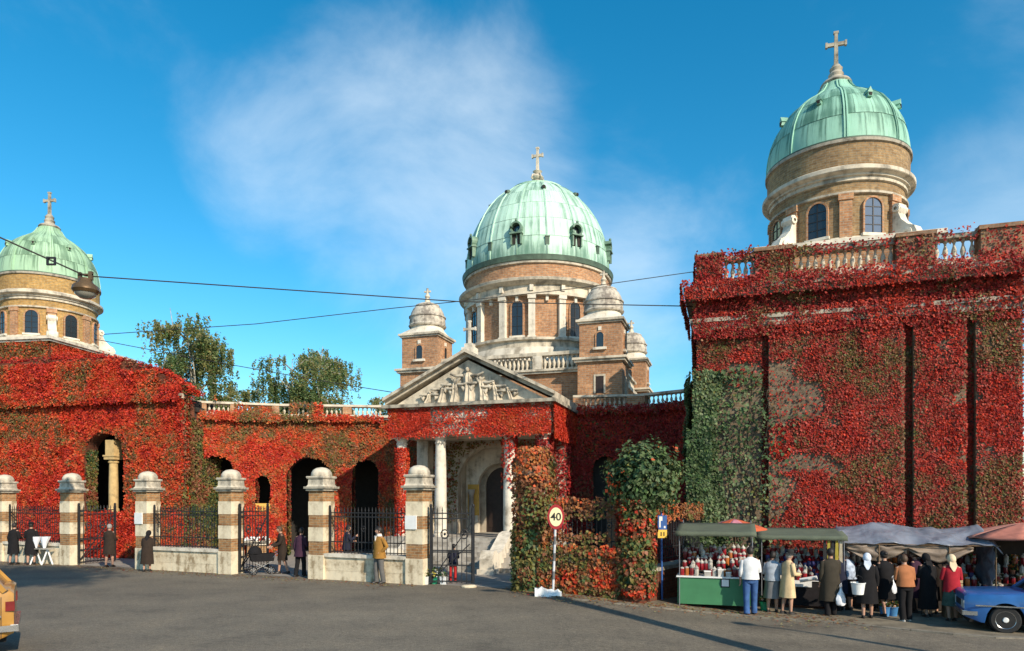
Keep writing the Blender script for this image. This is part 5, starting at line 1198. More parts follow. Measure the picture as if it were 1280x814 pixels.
# ================================================================== PEOPLE
CL = {}
def cloth(name, c, rough=.9, var=.18):
    if name not in CL: CL[name] = plain('cloth_' + name, c, rough, var=var, scale=7, spec=.15, bump=.25)
    return CL[name]
SKIN = plain('skin', (0.42, 0.235, 0.16), .6, var=.08); SKIN2 = plain('skin_tan', (0.34, 0.17, 0.10), .6, var=.08)
HAIRS = {'dark': plain('hair_dark', (0.02, 0.015, 0.012), .6), 'brown': plain('hair_brown', (0.07, 0.04, 0.022), .6), 'grey': plain('hair_grey', (0.28, 0.26, 0.24), .7)}
SHOE = plain('shoe_leather', (0.02, 0.016, 0.014), .45); SHOE_L = plain('shoe_light', (0.55, 0.52, 0.48), .6)
ARM = {'down': ((.235, .02, 1.12), (.235, -.05, .87)), 'front': ((.225, -.03, 1.12), (.11, -.28, 1.10)), 'high': ((.235, -.08, 1.15), (.14, -.30, 1.30)), 'hip': ((.31, .08, 1.15), (.17, -.03, .98)),
       'back': ((.27, .10, 1.13), (.07, .17, .95)), 'push': ((.225, -.10, 1.14), (.20, -.37, 1.02)), 'chest': ((.24, -.02, 1.13), (.03, -.20, 1.22))}
def ring(z, rx, ry, cx=0.0, cy=0.0, fold=0.0, ph=0.0, n=20):
    return [(cx + rx * math.cos(a) * (1 + fold * math.sin(6 * a + ph)), cy + ry * math.sin(a) * (1 + fold * math.sin(6 * a + ph)), z) for a in [2 * math.pi * i / n for i in range(n)]]
def person(loc, h, heading, label, top='coat', topc=None, hem=.55, bottom=None, botc=None, arms=('down', 'down'), hair='dark', head=None, headc=None, lean=0.0, stride=.06, skin=None, shoes=None, collar=None, wide=1.0, headturn=0.0, legs_bare=False):
    """one continuous body mesh, with hair, garments and shoes as its parts; faces -y before turning by heading"""
    k = h / 1.70; t = thing('person', loc, heading, label, 'person'); skin = skin or SKIN
    def fix(m):
        out = []
        for x, y, z in m.v:
            if z > .95: y -= lean * (z - .95) * (1 + .5 * (z - .95))
            out.append((x * k, y * k, z * k))
        m.v = out; return m
    hips = [(s * .088, 0.0, .90) for s in (-1, 1)]; knee = [(s * .10, -.02 + s * stride * .5, .49) for s in (-1, 1)]; ank = [(s * .10, .03 + s * stride, .09) for s in (-1, 1)]
    b = MB()
    b.loft([ring(z, rx, ry, 0, cy) for z, rx, ry, cy in ((.84, .13, .10, 0), (.93, .165, .115, .01), (1.05, .145, .10, 0), (1.2, .155, .105, 0), (1.33, .165, .11, 0), (1.41, .15, .085, .01), (1.45, .07, .065, .01), (1.50, .055, .058, .0), (1.56, .055, .06, -.005))])
    H0 = len(b.v)
    b.ball((0, 0, 0), .076, .096, .115, 18, 12)
    for i in range(H0, len(b.v)):      # shape the head: jaw, brow, sockets
        x, y, z = b.v[i]
        if y < -.03:
            if z < -.03: x *= .86; y -= .004
            if -.01 < z < .03 and .015 < abs(x) < .05: y += .012
            if z > .035: y += .006
        b.v[i] = (x, y, z)
    b.tube([(0, -.085, .02), (0, -.108, -.012), (0, -.098, -.03)], [.009, .016, .012], 6)      # nose
    b.tube([(-.025, -.086, -.052), (.025, -.086, -.052)], .008, 6)                                  # lips
    for s in (-1, 1): b.ball((s * .078, .01, -.005), .012, .022, .03, 8, 6)                         # ears
    b.xf(Matrix.Translation((0, -.012, 1.615)) @ Matrix.Rotation(headturn, 4, 'Z'), H0)
    for i, s in enumerate((-1, 1)):
        el, wr = [Vector((s * p[0], p[1], p[2])) for p in ARM[arms[i]]]; sh = Vector((s * .175, .005, 1.385))
        b.tube([sh + Vector((-s * .05, 0, .02)), sh, sh.lerp(el, .5), el, el.lerp(wr, .35), wr], [.05, .056, .048, .041, .043, .028], 10)
        d = (wr - el).normalized(); side = Vector((0, 1, 0)) if abs(d.y) < .8 else Vector((0, 0, 1)); side = (side - d * side.dot(d)).normalized(); nrm = d.cross(side)
        pc = wr + d * .05; b.tube([wr - d * .01, pc, wr + d * .09], [.03, .042, .036], 8, ry=.6)
        for q, (o, ln) in enumerate(((-.032, .058), (-.011, .072), (.011, .068), (.032, .052))):
            r0 = wr + d * .085 + side * o; mid = r0 + d * ln * .55 + nrm * s * .008; b.tube([r0, mid, mid + d * ln * .4 + nrm * s * .03], [.012, .011, .009], 6)
        th = wr + d * .035 - side * .035; b.tube([th, th + d * .035 - side * .03, th + d * .065 - side * .035], [.014, .013, .010], 6)
        b.tube([hips[i], Vector(hips[i]).lerp(Vector(knee[i]), .5), knee[i], Vector(knee[i]).lerp(Vector(ank[i]), .3) + Vector((0, .015, 0)), ank[i]], [.088, .075, .055, .055, .036], 10)
        a_ = Vector(ank[i]); b.tube([a_ + Vector((0, .03, -.04)), a_ + Vector((0, -.05, -.045)), a_ + Vector((0, -.15, -.06))], [.036, .038, .025], 8)
    body = inst('body', fix(b).mesh('body', skin), t)
    rm = body.modifiers.new('union', 'REMESH'); rm.mode = 'VOXEL'; rm.voxel_size = .011 * k; rm.use_smooth_shade = True
    # garments
    def sleeves(m, r0, r1, cuff=.93):
        for i, s in enumerate((-1, 1)):
            el, wr = [Vector((s * p[0], p[1], p[2])) for p in ARM[arms[i]]]; sh = Vector((s * .165 * wide, .005, 1.375))
            e2 = el.lerp(wr, cuff); m.tube([sh + Vector((-s * .06, 0, .0)), sh, sh.lerp(el, .5), el, el.lerp(e2, .5), e2], [r0 * .9, r0 * 1.06, r0, r0 * .88, r0 * .85, r1], 12, cap=True)
    def body_rings(hem_z, flare, f):
        w = wide; R_ = [ring(1.485, .062, .066, 0, .005), ring(1.46, .085, .078, 0, .008), ring(1.43, .155 * w, .095, 0, .01), ring(1.385, .198 * w, .118, 0, .005), ring(1.28, .200 * w, .142 * w, 0, 0), ring(1.1, .185 * w, .138 * w, 0, 0, f * .4, 1), ring(.92, .205 * w, .158 * w, 0, .005, f * .6, 2)]
        if hem_z < .9:
            for j in range(1, 6):
                q = j / 5; z = .92 + (hem_z - .92) * q; R_.append(ring(z, (.205 + flare * q) * w, (.158 + flare * .8 * q) * w, 0, .005, f * (.6 + q), 2 + q * .8))
        return R_
    m = MB()
    if top in ('coat', 'long'): m.loft(body_rings(hem, .035, .045)); sleeves(m, .066, .05)
    elif top == 'jacket': m.loft(body_rings(.78, .012, .03)); sleeves(m, .066, .048)
    else:
        R_ = body_rings(.93, 0, .03); m.loft(R_); sleeves(m, .062, .045, .55 if top == 'shirt' else .93)
    inst({'coat': 'coat', 'long': 'coat', 'jacket': 'jacket', 'shirt': 'shirt', 'sweater': 'sweater'}[top], fix(m).mesh(top, topc, 60), t)
    if collar:
        m = MB(); m.loft([ring(1.455, .1, .09, 0, .005), ring(1.50, .075, .078, 0, .0), ring(1.53, .078, .08, 0, .0), ring(1.50, .062, .064, 0, 0)], cap=False); m.prism([(-.045, 1.47), (.045, 1.47), (0.0, 1.30)], 'y', -.152, -.12); inst('collar', fix(m).mesh('collar', collar, 60), t)
    if bottom == 'trousers':
        m = MB(); m.loft([ring(1.0, .16, .125), ring(.92, .18, .135), ring(.82, .175, .125)])
        for i in range(2): m.tube([Vector(hips[i]) + Vector((0, 0, -.02)), Vector(hips[i]).lerp(Vector(knee[i]), .5), knee[i], Vector(knee[i]).lerp(Vector(ank[i]), .6), Vector(ank[i]) + Vector((0, .0, -.035))], [.105, .094, .078, .074, .078], 12)
        inst('trousers', fix(m).mesh('trousers', botc, 60), t)
    elif bottom == 'skirt':
        zz = .42; m = MB(); m.loft([ring(1.02, .15, .115), ring(.92, .19, .145, 0, 0, .02)] + [ring(.92 + (zz - .92) * q / 5, .19 + .05 * q / 5, .15 + .045 * q / 5, 0, .005, .03 + .05 * q / 5, q * .3) for q in range(1, 6)]); inst('skirt', fix(m).mesh('skirt', botc, 60), t)
    for i in range(2):
        a = Vector(ank[i]); m = MB(); m.loft([[(a.x + w * math.cos(q), a.y + yy + l * math.sin(q), z) for q in [2 * math.pi * j / 12 for j in range(12)]] for z, w, l, yy in ((0.0, .047, .135, -.055), (.03, .05, .138, -.055), (.055, .045, .12, -.045), (.085, .04, .075, -.0), (.105, .038, .05, .015))])
        inst('shoe', fix(m).mesh('shoe', shoes or SHOE, 60), t)
    def headset(m): m.xf(Matrix.Translation((0, -.012, 1.615)) @ Matrix.Rotation(headturn, 4, 'Z')); return fix(m)
    hm = MB(); hm.ball((0, .012, .02), .09, .107, .118, 16, 10)
    for i, (x, y, z) in enumerate(hm.v):
        if y < -.035 and z < .055: hm.v[i] = (x * .8, max(y, -.03) + .03, z)
        elif z < -.05: hm.v[i] = (x * .85, y * .9, z)
    if hair: inst('hair', headset(hm).mesh('hair', HAIRS[hair], 60), t)
    if head == 'scarf':
        m = MB(); m.ball((0, .02, .01), .105, .118, .135, 16, 10)
        for i, (x, y, z) in enumerate(m.v):
            if y < -.04 and z < .07: m.v[i] = (x * .95, -.03, z)
        m.loft([[(x * 1.0, .10, -.05) for x in (-.07, .07)] + [(x, .07, -.05) for x in (.07, -.07)], [(x, .15, -.16) for x in (-.09, .09)] + [(x, .11, -.16) for x in (.09, -.09)], [(x, .16, -.30) for x in (-.02, .02)] + [(x, .12, -.30) for x in (.02, -.02)]])
        inst('headscarf', headset(m).mesh('headscarf', headc, 60), t)
    elif head == 'hat':
        m = MB(); m.lathe([(.165, .045), (.16, .06), (.1, .07), (.105, .10), (.098, .15), (.06, .175), (.01, .18)], 18); inst('hat', headset(m).mesh('hat', headc, 50), t)
    elif head == 'beret':
        m = MB(); m.ball((0, .02, .09), .115, .125, .055, 16, 8); inst('beret', headset(m).mesh('beret', headc, 60), t)
    elif head == 'bun':
        m = MB(); m.ball((0, .1, .06), .055, .05, .05, 10, 7); inst('hair_bun', headset(m).mesh('hair_bun', HAIRS[hair], 60), t)
    return t
black_c = cloth('black', (0.014, 0.013, 0.014)); brown_c = cloth('dark_brown', (0.035, 0.024, 0.018)); navy = cloth('navy', (0.02, 0.022, 0.04)); plum = cloth('plum', (0.05, 0.022, 0.04)); tan = cloth('brown_jacket', (0.30, 0.15, 0.035)); greyt = cloth('grey_trousers', (0.12, 0.115, 0.11))
olive_d = cloth('olive_coat', (0.045, 0.038, 0.028)); white_s = cloth('white_shirt', (0.66, 0.66, 0.66)); jeans = cloth('jeans', (0.045, 0.10, 0.24), var=.35); greyb = cloth('grey_blue', (0.36, 0.40, 0.45), var=.3); greyc = cloth('grey_skirt', (0.17, 0.17, 0.175)); beige = cloth('beige_coat', (0.62, 0.46, 0.26)); rust = cloth('rust_sweater', (0.36, 0.14, 0.06)); red_c = cloth('red_jacket', (0.34, 0.02, 0.03)); plaid = cloth('green_plaid', (0.06, 0.10, 0.08), var=.6); cream_c = cloth('cream_scarf', (0.66, 0.52, 0.34)); pale_c = cloth('pale_scarf', (0.58, 0.63, 0.72), var=.35); redtr = cloth('red_trousers', (0.45, 0.03, 0.03)); shirt_w = cloth('shirt_collar', (0.7, 0.66, 0.6))
def foot(x, y): return on_ground(x, y)
D = R
person(foot(17, 706), 1.64, D(170), 'woman in black coat at the left edge, left one of the pair', 'coat', black_c, .45, None, None, ('front', 'down'), 'dark', lean=.05)
person(foot(39, 706), 1.66, D(200), 'woman in black coat right of another one in black, by the shaded railing', 'coat', black_c, .42, None, None, ('down', 'front'), 'dark', 'beret', black_c)
person(foot(137, 709), 1.63, D(176), 'woman in dark coat with bare calves facing the ivy wall', 'coat', brown_c, .52, None, None, ('front', 'front'), 'grey', wide=1.08)
person(foot(184, 714.5), 1.45, D(185), 'short hunched woman in long dark brown coat before a pillar', 'coat', brown_c, .32, None, None, ('front', 'front'), 'dark', 'scarf', black_c, lean=.16, wide=1.16)
pramw = foot(353, 717.5)
person(pramw, 1.64, D(-62), 'woman in brown coat pushing a pram through the gateway', 'coat', brown_c, .5, None, None, ('push', 'push'), 'brown', lean=.1, stride=.14)
person(foot(375.5, 721), 1.62, D(160), 'woman in plum jacket and dark trousers beside the pram pusher', 'coat', plum, .72, 'trousers', black_c, ('front', 'down'), 'dark', lean=.08, stride=.1)
person(foot(433, 712), 1.62, D(120), 'person in navy jacket seen through the railing left of the brown jacket man', 'jacket', navy, .7, 'trousers', black_c, ('high', 'front'), 'dark', lean=.08)
person(foot(474, 729.5), 1.72, D(-48), 'man in brown jacket and grey trousers standing by the low wall', 'jacket', tan, .7, 'trousers', greyt, ('back', 'hip'), 'dark', collar=shirt_w, wide=1.1, headturn=D(-25))
person(foot(566.5, 728), 1.18, D(170), 'child in red trousers and dark jacket at the open iron gate', 'jacket', navy, .7, 'trousers', redtr, ('front', 'front'), 'dark', lean=.1, wide=1.12)
person(foot(938, 769), 1.74, D(168), 'man in white shirt and blue jeans at the green counter', 'shirt', white_s, .9, 'trousers', jeans, ('front', 'down'), 'dark', lean=.05, stride=.1, wide=1.06)
person(foot(965.5, 766), 1.60, D(150), 'woman in pale blue top and grey skirt left of the beige coat', 'sweater', greyb, .9, 'skirt', greyc, ('front', 'front'), 'dark', lean=.08, wide=1.1)
person(foot(984.5, 768.5), 1.64, D(105), 'woman in beige coat with dark hat and black handbag', 'coat', beige, .48, None, None, ('front', 'front'), 'grey', 'hat', cloth('hat_black', (0.03, 0.03, 0.03)), lean=.06)
person(foot(1038, 770), 1.72, D(178), 'tall person in long dark olive coat holding a plastic bag', 'coat', olive_d, .4, 'trousers', black_c, ('front', 'down'), 'dark', wide=1.16)
person(foot(1062, 763), 1.60, D(-150), 'woman in patterned blue white blouse behind the white bucket', 'sweater', cloth('blue_print', (0.36, 0.42, 0.52), var=.7), .9, 'skirt', black_c, ('front', 'front'), 'grey', lean=.12, wide=1.1)
person(foot(1084, 773.5), 1.62, D(160), 'woman in black with pale blue headscarf carrying a white bucket', 'coat', black_c, .42, None, None, ('down', 'front'), 'dark', 'scarf', pale_c, lean=.06, wide=1.1)
person(foot(1107, 771), 1.66, D(190), 'woman in black coat between the headscarf and the rust sweater', 'coat', black_c, .48, None, None, ('front', 'front'), 'dark', 'bun', None, lean=.08, wide=1.06)
person(foot(1132, 777), 1.62, D(176), 'man in rust brown sweater and black trousers', 'sweater', rust, .9, 'trousers', black_c, ('front', 'front'), 'brown', lean=.1, wide=1.12, shoes=SHOE_L)
person(foot(1160, 772), 1.60, D(185), 'woman all in black with dark headscarf left of the red jacket', 'coat', black_c, .25, None, None, ('front', 'front'), 'dark', 'scarf', black_c, lean=.1, wide=1.08)
person(foot(1190, 777), 1.62, D(170), 'woman in red jacket, cream headscarf and green plaid skirt', 'jacket', red_c, .78, 'skirt', plaid, ('front', 'front'), 'brown', 'scarf', cream_c, lean=.05, wide=1.0)
person(foot(1050, 764), 1.66, D(200), 'dark haired person in navy coat between the olive coat and the patterned blouse', 'coat', navy, .5, 'trousers', black_c, ('front', 'front'), 'dark', lean=.05)
person(foot(1096, 764), 1.7, D(150), 'person in black cap behind the two women in black', 'coat', black_c, .6, 'trousers', black_c, ('chest', 'front'), 'dark', 'beret', black_c, wide=1.1)
person(foot(1147, 767), 1.64, D(215), 'woman in dark plum coat behind the rust sweater', 'coat', plum, .45, None, None, ('front', 'down'), 'brown', lean=.1, wide=1.08)
person(foot(1175, 768), 1.58, D(160), 'woman in dark brown coat between the black headscarf and the red jacket', 'coat', brown_c, .4, None, None, ('front', 'front'), 'dark', 'scarf', brown_c, lean=.12)
vp = at_depth(957, 700, 20.6); person((vp.x, vp.y, ground_z(vp.x)), 1.62, D(10), 'vendor in dark jacket behind the stalls left of the grey skirt', 'jacket', brown_c, .7, 'trousers', black_c, ('front', 'chest'), 'dark', skin=SKIN2)

# ------------------------------------------------------------------ small things carried or standing about
plast = plain('thin_plastic', (0.72, 0.74, 0.78), .35, var=.12)
def bag(x, y, label, sc_=1.0):
    p = at_depth(x, y, 17.9); t = thing('plastic_bag', p, R(20), label, 'bag')
    m = MB(); m.loft([ring(0, .10, .07, 0, 0, .06), ring(.05, .14, .09, 0, 0, .07, 1), ring(.18, .145, .085, 0, 0, .09, 2), ring(.30, .10, .05, 0, 0, .12, 3), ring(.38, .045, .03, 0, 0, .1), ring(.44, .03, .02)]); inst('sack', m.mesh('sack', plast, 60), t, (0, 0, 0), 0, (sc_,) * 3)
    inst('handle', MB().tube([(-.02, 0, .42), (-.03, 0, .54), (.02, 0, .58), (.03, 0, .42)], .008, 6).mesh('handle', plast, 60), t, (0, 0, 0), 0, (sc_,) * 3)
bag(1051, 757, 'white plastic carrier bag held by the tall person in olive coat'); bag(1116, 742, 'white plastic bag hanging beside the rust sweater man', .8)
def bucket(p, mat, label, r=.14, h=.28, fill=None):
    t = thing('bucket', p, R(15), label, 'bucket'); inst('pail', MB().lathe([(.001, 0), (r * .76, 0), (r, h), (r * 1.06, h), (r * 1.06, h - .02), (r * .96, h - .01), (r * .75, .02), (.001, .02)], 18, cap=False).mesh('pail', mat, 40), t)
    inst('handle', MB().tube([(-r, 0, h - .02), (-r * .7, 0, h + .13), (0, 0, h + .18), (r * .7, 0, h + .13), (r, 0, h - .02)], .006, 6).mesh('handle', iron, 50), t); return t
bp_ = at_depth(1072.5, 743, 17.6); bucket(bp_, white, 'white bucket held by the woman with pale headscarf', .17, .3)
grn = plain('green_plastic', (0.02, 0.30, 0.16), .4); bluep = plain('blue_plastic', (0.06, 0.2, 0.42), .4)
def flower_bunch(parent, z, r, N, cols, h=.25):
    a = nr.random(N) * 6.28; rr = r * np.sqrt(nr.random(N)); pos = np.stack([rr * np.cos(a), rr * np.sin(a), z + nr.random(N) * h], 1)
    c = np.array(cols)[nr.integers(0, len(cols), N)] * nr.uniform(.7, 1.2, (N, 1)); me = leaf_mesh('flowers', pos, unit(pos - np.array([0, 0, z - .1])), nr.uniform(.035, .08, N), c, jit=.9); o = inst('flowers', me, parent); tag(o, kind='stuff')
GRC = [(0.06, .13, .03), (0.1, .18, .04), (.05, .09, .03)]
g = on_ground(543, 730); b_ = bucket(g, grn, 'green bucket of leafy flowers at the gate pillar', .13, .25); flower_bunch(b_, .24, .25, 260, GRC + [(.6, .5, .1), (.6, .6, .55)])
for x, lab, s_ in ((531.5, 'white flower box left of the green bucket', .22), (555, 'white flower box right of the green bucket', .2)):
    g = on_ground(x, 730.5); t = thing('flower_box', g, R(-20), lab, 'box'); inst('box', MB().hexa([(-s_ * .42, -s_ * .4, 0), (s_ * .42, -s_ * .4, 0), (s_ * .42, s_ * .4, 0), (-s_ * .42, s_ * .4, 0), (-s_ / 2, -s_ / 2, .24), (s_ / 2, -s_ / 2, .24), (s_ / 2, s_ / 2, .24), (-s_ / 2, s_ / 2, .24)]).mesh('box', white), t); flower_bunch(t, .24, .13, 90, GRC + [(.6, .55, .45)], .14)
# pram
pp = on_ground(327, 718); pr = thing('pram', pp, R(-152), 'black pram with chrome wheels in front of the brown coat woman', 'pram')
chrome = plain('chrome', (0.5, 0.5, 0.5), .25, .9)
inst('body', MB().prism([(-.38, .46), (.34, .46), (.42, .72), (-.42, .74)], 'y', -.2, .2).mesh('body', black_c), pr)
inst('hood', MB().lathe([(.24, 0), (.23, .1), (.17, .2), (.05, .26)], 14, (.22, 0, .73)).mesh('hood', black_c, 50), pr)
for x in (-.3, .3):
    for y in (-.22, .22):
        w = inst('wheel', torus(MB(), (0, 0, 0), .13, .016, 18).mesh('wheel', iron, 60), pr, (x, y, .145)); s_ = MB()
        for q in range(4): a = q * math.pi / 4; s_.bar((-.12 * math.cos(a), 0, -.12 * math.sin(a)), (.12 * math.cos(a), 0, .12 * math.sin(a)), .008)
        inst('spokes', s_.mesh('spokes', chrome), w)
inst('chassis', MB().bar((-.3, -.2, .15), (.3, -.2, .45), .02).bar((.3, -.2, .15), (-.3, -.2, .45), .02).bar((-.3, .2, .15), (.3, .2, .45), .02).bar((.3, .2, .15), (-.3, .2, .45), .02).bar((-.3, -.22, .146), (-.3, .22, .146), .02).bar((.3, -.22, .146), (.3, .22, .146), .02).mesh('chassis', chrome), pr)
inst('handle', MB().tube([(-.36, -.19, .6), (-.78, -.19, 1.0), (-.8, .19, 1.0), (-.36, .19, .6)], .013, 6).mesh('handle', chrome, 50), pr)
# white trestle with wrapped bouquets at the far left
tp = on_ground(52, 706); t = thing('trestle', tp, R(-15), 'white splayed trestle with wrapped bouquets right of the women in black', 'trestle')
for x in (-.28, .3):
    inst('leg', MB().bar((x - .16, -.12, 0), (x, 0, .62), .05).mesh('leg', white), t); inst('leg', MB().bar((x + .16, .1, 0), (x + .01, 0, .62), .05).mesh('leg', white), t)
inst('board', MB().box(-.5, .5, -.14, .14, .621, .66).mesh('board', stone_g), t)
for i, x in enumerate((-.25, .1)):
    o = thing('bouquet', (tp.x + x, tp.y + .02, .665), R(10 * i), ('white wrapped bouquet on the trestle, left one', 'white wrapped bouquet on the trestle, right one')[i], 'bouquet'); inst('wrapping', MB().loft([ring(0, .05, .05), ring(.2, .1, .09, 0, 0, .1), ring(.46, .17, .13, .04, 0, .14)]).mesh('wrapping', plast, 60), o)
# ================================================================== MARKET STALLS
canvas_g = plain('green_canvas', (0.095, 0.112, 0.078), .9, var=.15, scale=3, bump=.2); counter_g = plain('green_board', (0.05, 0.19, 0.085), .6, var=.12, scale=3); wood = plain('stall_wood', (0.16, 0.10, 0.055), .8, var=.3)
pole_m = plain('stall_pole', (0.16, 0.17, 0.19), .5)
dark_wood = plain('stall_dark', (0.035, 0.028, 0.024), .9)
glass_r = plain('candle_red', (0.22, 0.012, 0.018), .3, var=.2, rnd=.45); cap_w = plain('candle_cap', (0.42, 0.40, 0.36), .4, rnd=.4); wax = plain('candle_white', (0.45, 0.42, 0.36), .5, rnd=.3); orange_g = plain('candle_orange', (0.38, 0.12, 0.03), .3, rnd=.3); purple_g = plain('candle_blue', (0.05, 0.05, 0.16), .3, rnd=.3)  # goods' base colours dimmed to stand in for shade inside the stalls
def lantern(kind):
    m = MB(); body = [(.042, 0), (.05, .015), (.05, .13), (.044, .145)]; m.lathe(body, 8); m.cur = 1
    if kind == 'tall': m.lathe([(.046, .145), (.05, .15), (.05, .18), (.02, .21), (.008, .235)], 8)
    else: m.lathe([(.046, .145), (.046, .165), (.012, .18)], 8)
    return m
l_red = lantern('tall').mesh('grave_candle', [glass_r, cap_w], 40); l_red2 = lantern('flat').mesh('grave_candle', [glass_r, cap_w], 40); l_wh = lantern('tall').mesh('grave_candle', [wax, cap_w], 40); l_or = lantern('flat').mesh('grave_candle', [orange_g, cap_w], 40); l_pu = lantern('tall').mesh('grave_candle', [purple_g, glass_r], 40)
def stall_frame(x, y, rz=-PHI):
    o = on_ground(x, y); return o, rz
KN = {l_red.name: 'red white capped', l_red2.name: 'flat topped red', l_wh.name: 'tall white', l_or.name: 'orange', l_pu.name: 'dark blue'}
ROWN = ['front edge', 'lowest step', 'second step', 'third step', 'top step']
def candles(root_loc, rz, rows, label, group, kinds, sc_=1.25, skip=.06):
    c, s = math.cos(rz), math.sin(rz)
    for ri, (x0, x1, yy, z, n) in enumerate(sorted(rows, key=lambda r: r[3])):
        for k in range(n):
            if rng.random() < skip: continue
            x = x0 + (x1 - x0) * (k + .5) / n + rng.uniform(-.015, .015); y = yy + rng.uniform(-.02, .02)
            me = rng.choice(kinds); q = rng.uniform(.85, 1.2) * sc_
            o = inst('grave_candle', me, None, (root_loc.x + x * c - y * s, root_loc.y + x * s + y * c, root_loc.z + z + .001), rng.uniform(0, 6), (sc_, sc_, q)); tag(o, '%s grave candle on the %s %s' % (KN[me.name], ROWN[ri + 5 - len(rows)], label), 'candle', group)
def shelf(parent, x0, x1, y, d, z, h=.03, mat=None): inst('shelf', MB().box(x0, x1, y, y + d, z - h, z).mesh('shelf', mat or dark_wood), parent)
# --- stall one: green counter
o1, r1 = stall_frame(847, 757)
s1_ = thing('market_stall', o1, r1, 'market stall with plain green counter at the left end of the row', 'stall')
inst('counter', MB().box(0, 1.98, 0, .03, .06, .78).box(0, .03, .032, .9, .06, .78).box(1.95, 1.98, .032, .9, .06, .78).mesh('counter', counter_g), s1_); inst('counter_top', MB().box(-.03, 2.01, -.04, .95, .782, .82).mesh('counter_top', white), s1_)
inst('skid', MB().box(.1, .2, .05, .85, -.02, .058).mesh('skid', wood), s1_); inst('skid', MB().box(1.75, 1.85, .05, .85, -.02, .058).mesh('skid', wood), s1_)
inst('notice', MB().box(1.13, 1.36, -.012, -.002, .54, .78).mesh('notice', blk), s1_); inst('notice_paper', MB().box(1.155, 1.335, -.018, -.013, .57, .75).mesh('notice_paper', white), s1_)
for k in range(4): shelf(s1_, .02, 1.96, .34 + .2 * k, .2, .95 + .13 * k)
inst('backboard', MB().box(0.02, 1.96, 1.16, 1.18, 0, 1.36).mesh('backboard', dark_wood), s1_)
for x, y, z in ((.05, -.02, 1.92), (1.93, -.02, 1.92), (.05, 1.5, 2.3), (1.93, 1.5, 2.3)): inst('pole', MB().tube([(x, y, 0), (x, y, z)], .014, 8).mesh('pole', pole_m, 60), s1_)
def awning(parent, x0, x1, y0, y1, z0, z1, mat, val=.16, sag=.05, nx=14, ny=6):
    m = MB()
    for j in range(ny + 1):
        for i in range(nx + 1):
            a, b = i / nx, j / ny; m.v.append((x0 + (x1 - x0) * a, y0 + (y1 - y0) * b, z0 + (z1 - z0) * b - sag * math.sin(math.pi * a) * math.sin(math.pi * b) * (1 + .5 * math.sin(9 * a)) + rng.uniform(-.004, .004)))
    w = nx + 1
    for j in range(ny):
        for i in range(nx): m.face((j * w + i, j * w + i + 1, (j + 1) * w + i + 1, (j + 1) * w + i))
    n0 = len(m.v)
    for i in range(nx + 1): a = i / nx; m.v.append((x0 + (x1 - x0) * a, y0 - .02 + .012 * math.sin(i * 2.1), z0 - val - .02 * rng.random()))
    for i in range(nx): m.face((n0 + i, n0 + i + 1, i + 1, i))
    o = inst('awning', m.mesh('awning', mat, True), parent); so = o.modifiers.new('thick', 'SOLIDIFY'); so.thickness = .008; return o
awning(s1_, -.05, 2.03, -.15, 1.4, 2.02, 2.22, canvas_g, .1)
KM = [l_red, l_red, l_red, l_red2, l_red2, l_wh, l_or]
rows = [(.05, 1.9, .12, .82, 15), (.1, 1.92, .42, .95, 16), (.1, 1.92, .62, 1.08, 16), (.1, 1.92, .82, 1.21, 15), (.15, 1.9, 1.02, 1.34, 14)]
candles(o1, r1, rows, 'of the green counter stall', 'candles on the green counter stall', KM)
def carton(root, rz, x, y, z, s, label):
    c, sn = math.cos(rz), math.sin(rz); o = thing('carton', (root.x + x * c - y * sn, root.y + x * sn + y * c, root.z + z), rz + .2, label, 'box'); inst('box', MB().box(-s[0] / 2, s[0] / 2, -s[1] / 2, s[1] / 2, 0, s[2]).mesh('box', cap_w), o); inst('lid', MB().box(-s[0] / 2 - .006, s[0] / 2 + .006, -s[1] / 2 - .006, s[1] / 2 + .006, s[2] + .001, s[2] + .03).mesh('lid', white), o)
carton(o1, r1, .78, .06, .821, (.17, .12, .12), 'white carton left of the notice on the green counter'); carton(o1, r1, 1.12, .07, .821, (.14, .12, .17), 'white carton above the notice on the green counter'); carton(o1, r1, 1.32, .06, .821, (.12, .1, .1), 'small white carton right of the notice on the green counter')
# parasol behind the first two stalls
def parasol(p, h, r, label, mats, rim=.12, n=8, z_up=.28):
    t = thing('parasol', p, R(12), label, 'parasol'); inst('pole', MB().tube([(0, 0, 0), (0, 0, h + .06)], .02, 8).mesh('pole', wood, 60), t)
    for k in range(n):
        a0, a1 = 2 * math.pi * k / n, 2 * math.pi * (k + 1) / n; m = MB(); g = 5
        for j in range(g + 1):
            f = j / g
            for i in range(5):
                a = a0 + (a1 - a0) * i / 4; rr = r * f * (1 - .05 * math.sin(math.pi * i / 4) * f); m.v.append((rr * math.sin(a), -rr * math.cos(a), h - z_up * f ** 1.25 - .05 * f * math.sin(math.pi * i / 4)))
        for j in range(g):
            for i in range(4): m.face((j * 5 + i, j * 5 + i + 1, (j + 1) * 5 + i + 1, (j + 1) * 5 + i))
        n0 = len(m.v)
        for i in range(5): v = m.v[g * 5 + i]; m.v.append((v[0], v[1], v[2] - rim * (.8 + .2 * math.sin(i * 3))))
        for i in range(4): m.face((g * 5 + i, g * 5 + i + 1, n0 + i + 1, n0 + i))
        o = inst('panel', m.mesh('panel', mats[k % len(mats)], True), t); so = o.modifiers.new('thick', 'SOLIDIFY'); so.thickness = .006
        inst('rib', MB().bar((0, 0, h - .02), (r * .97 * math.sin(a0), -r * .97 * math.cos(a0), h - z_up - .02), .012).mesh('rib', iron), t)
    return t
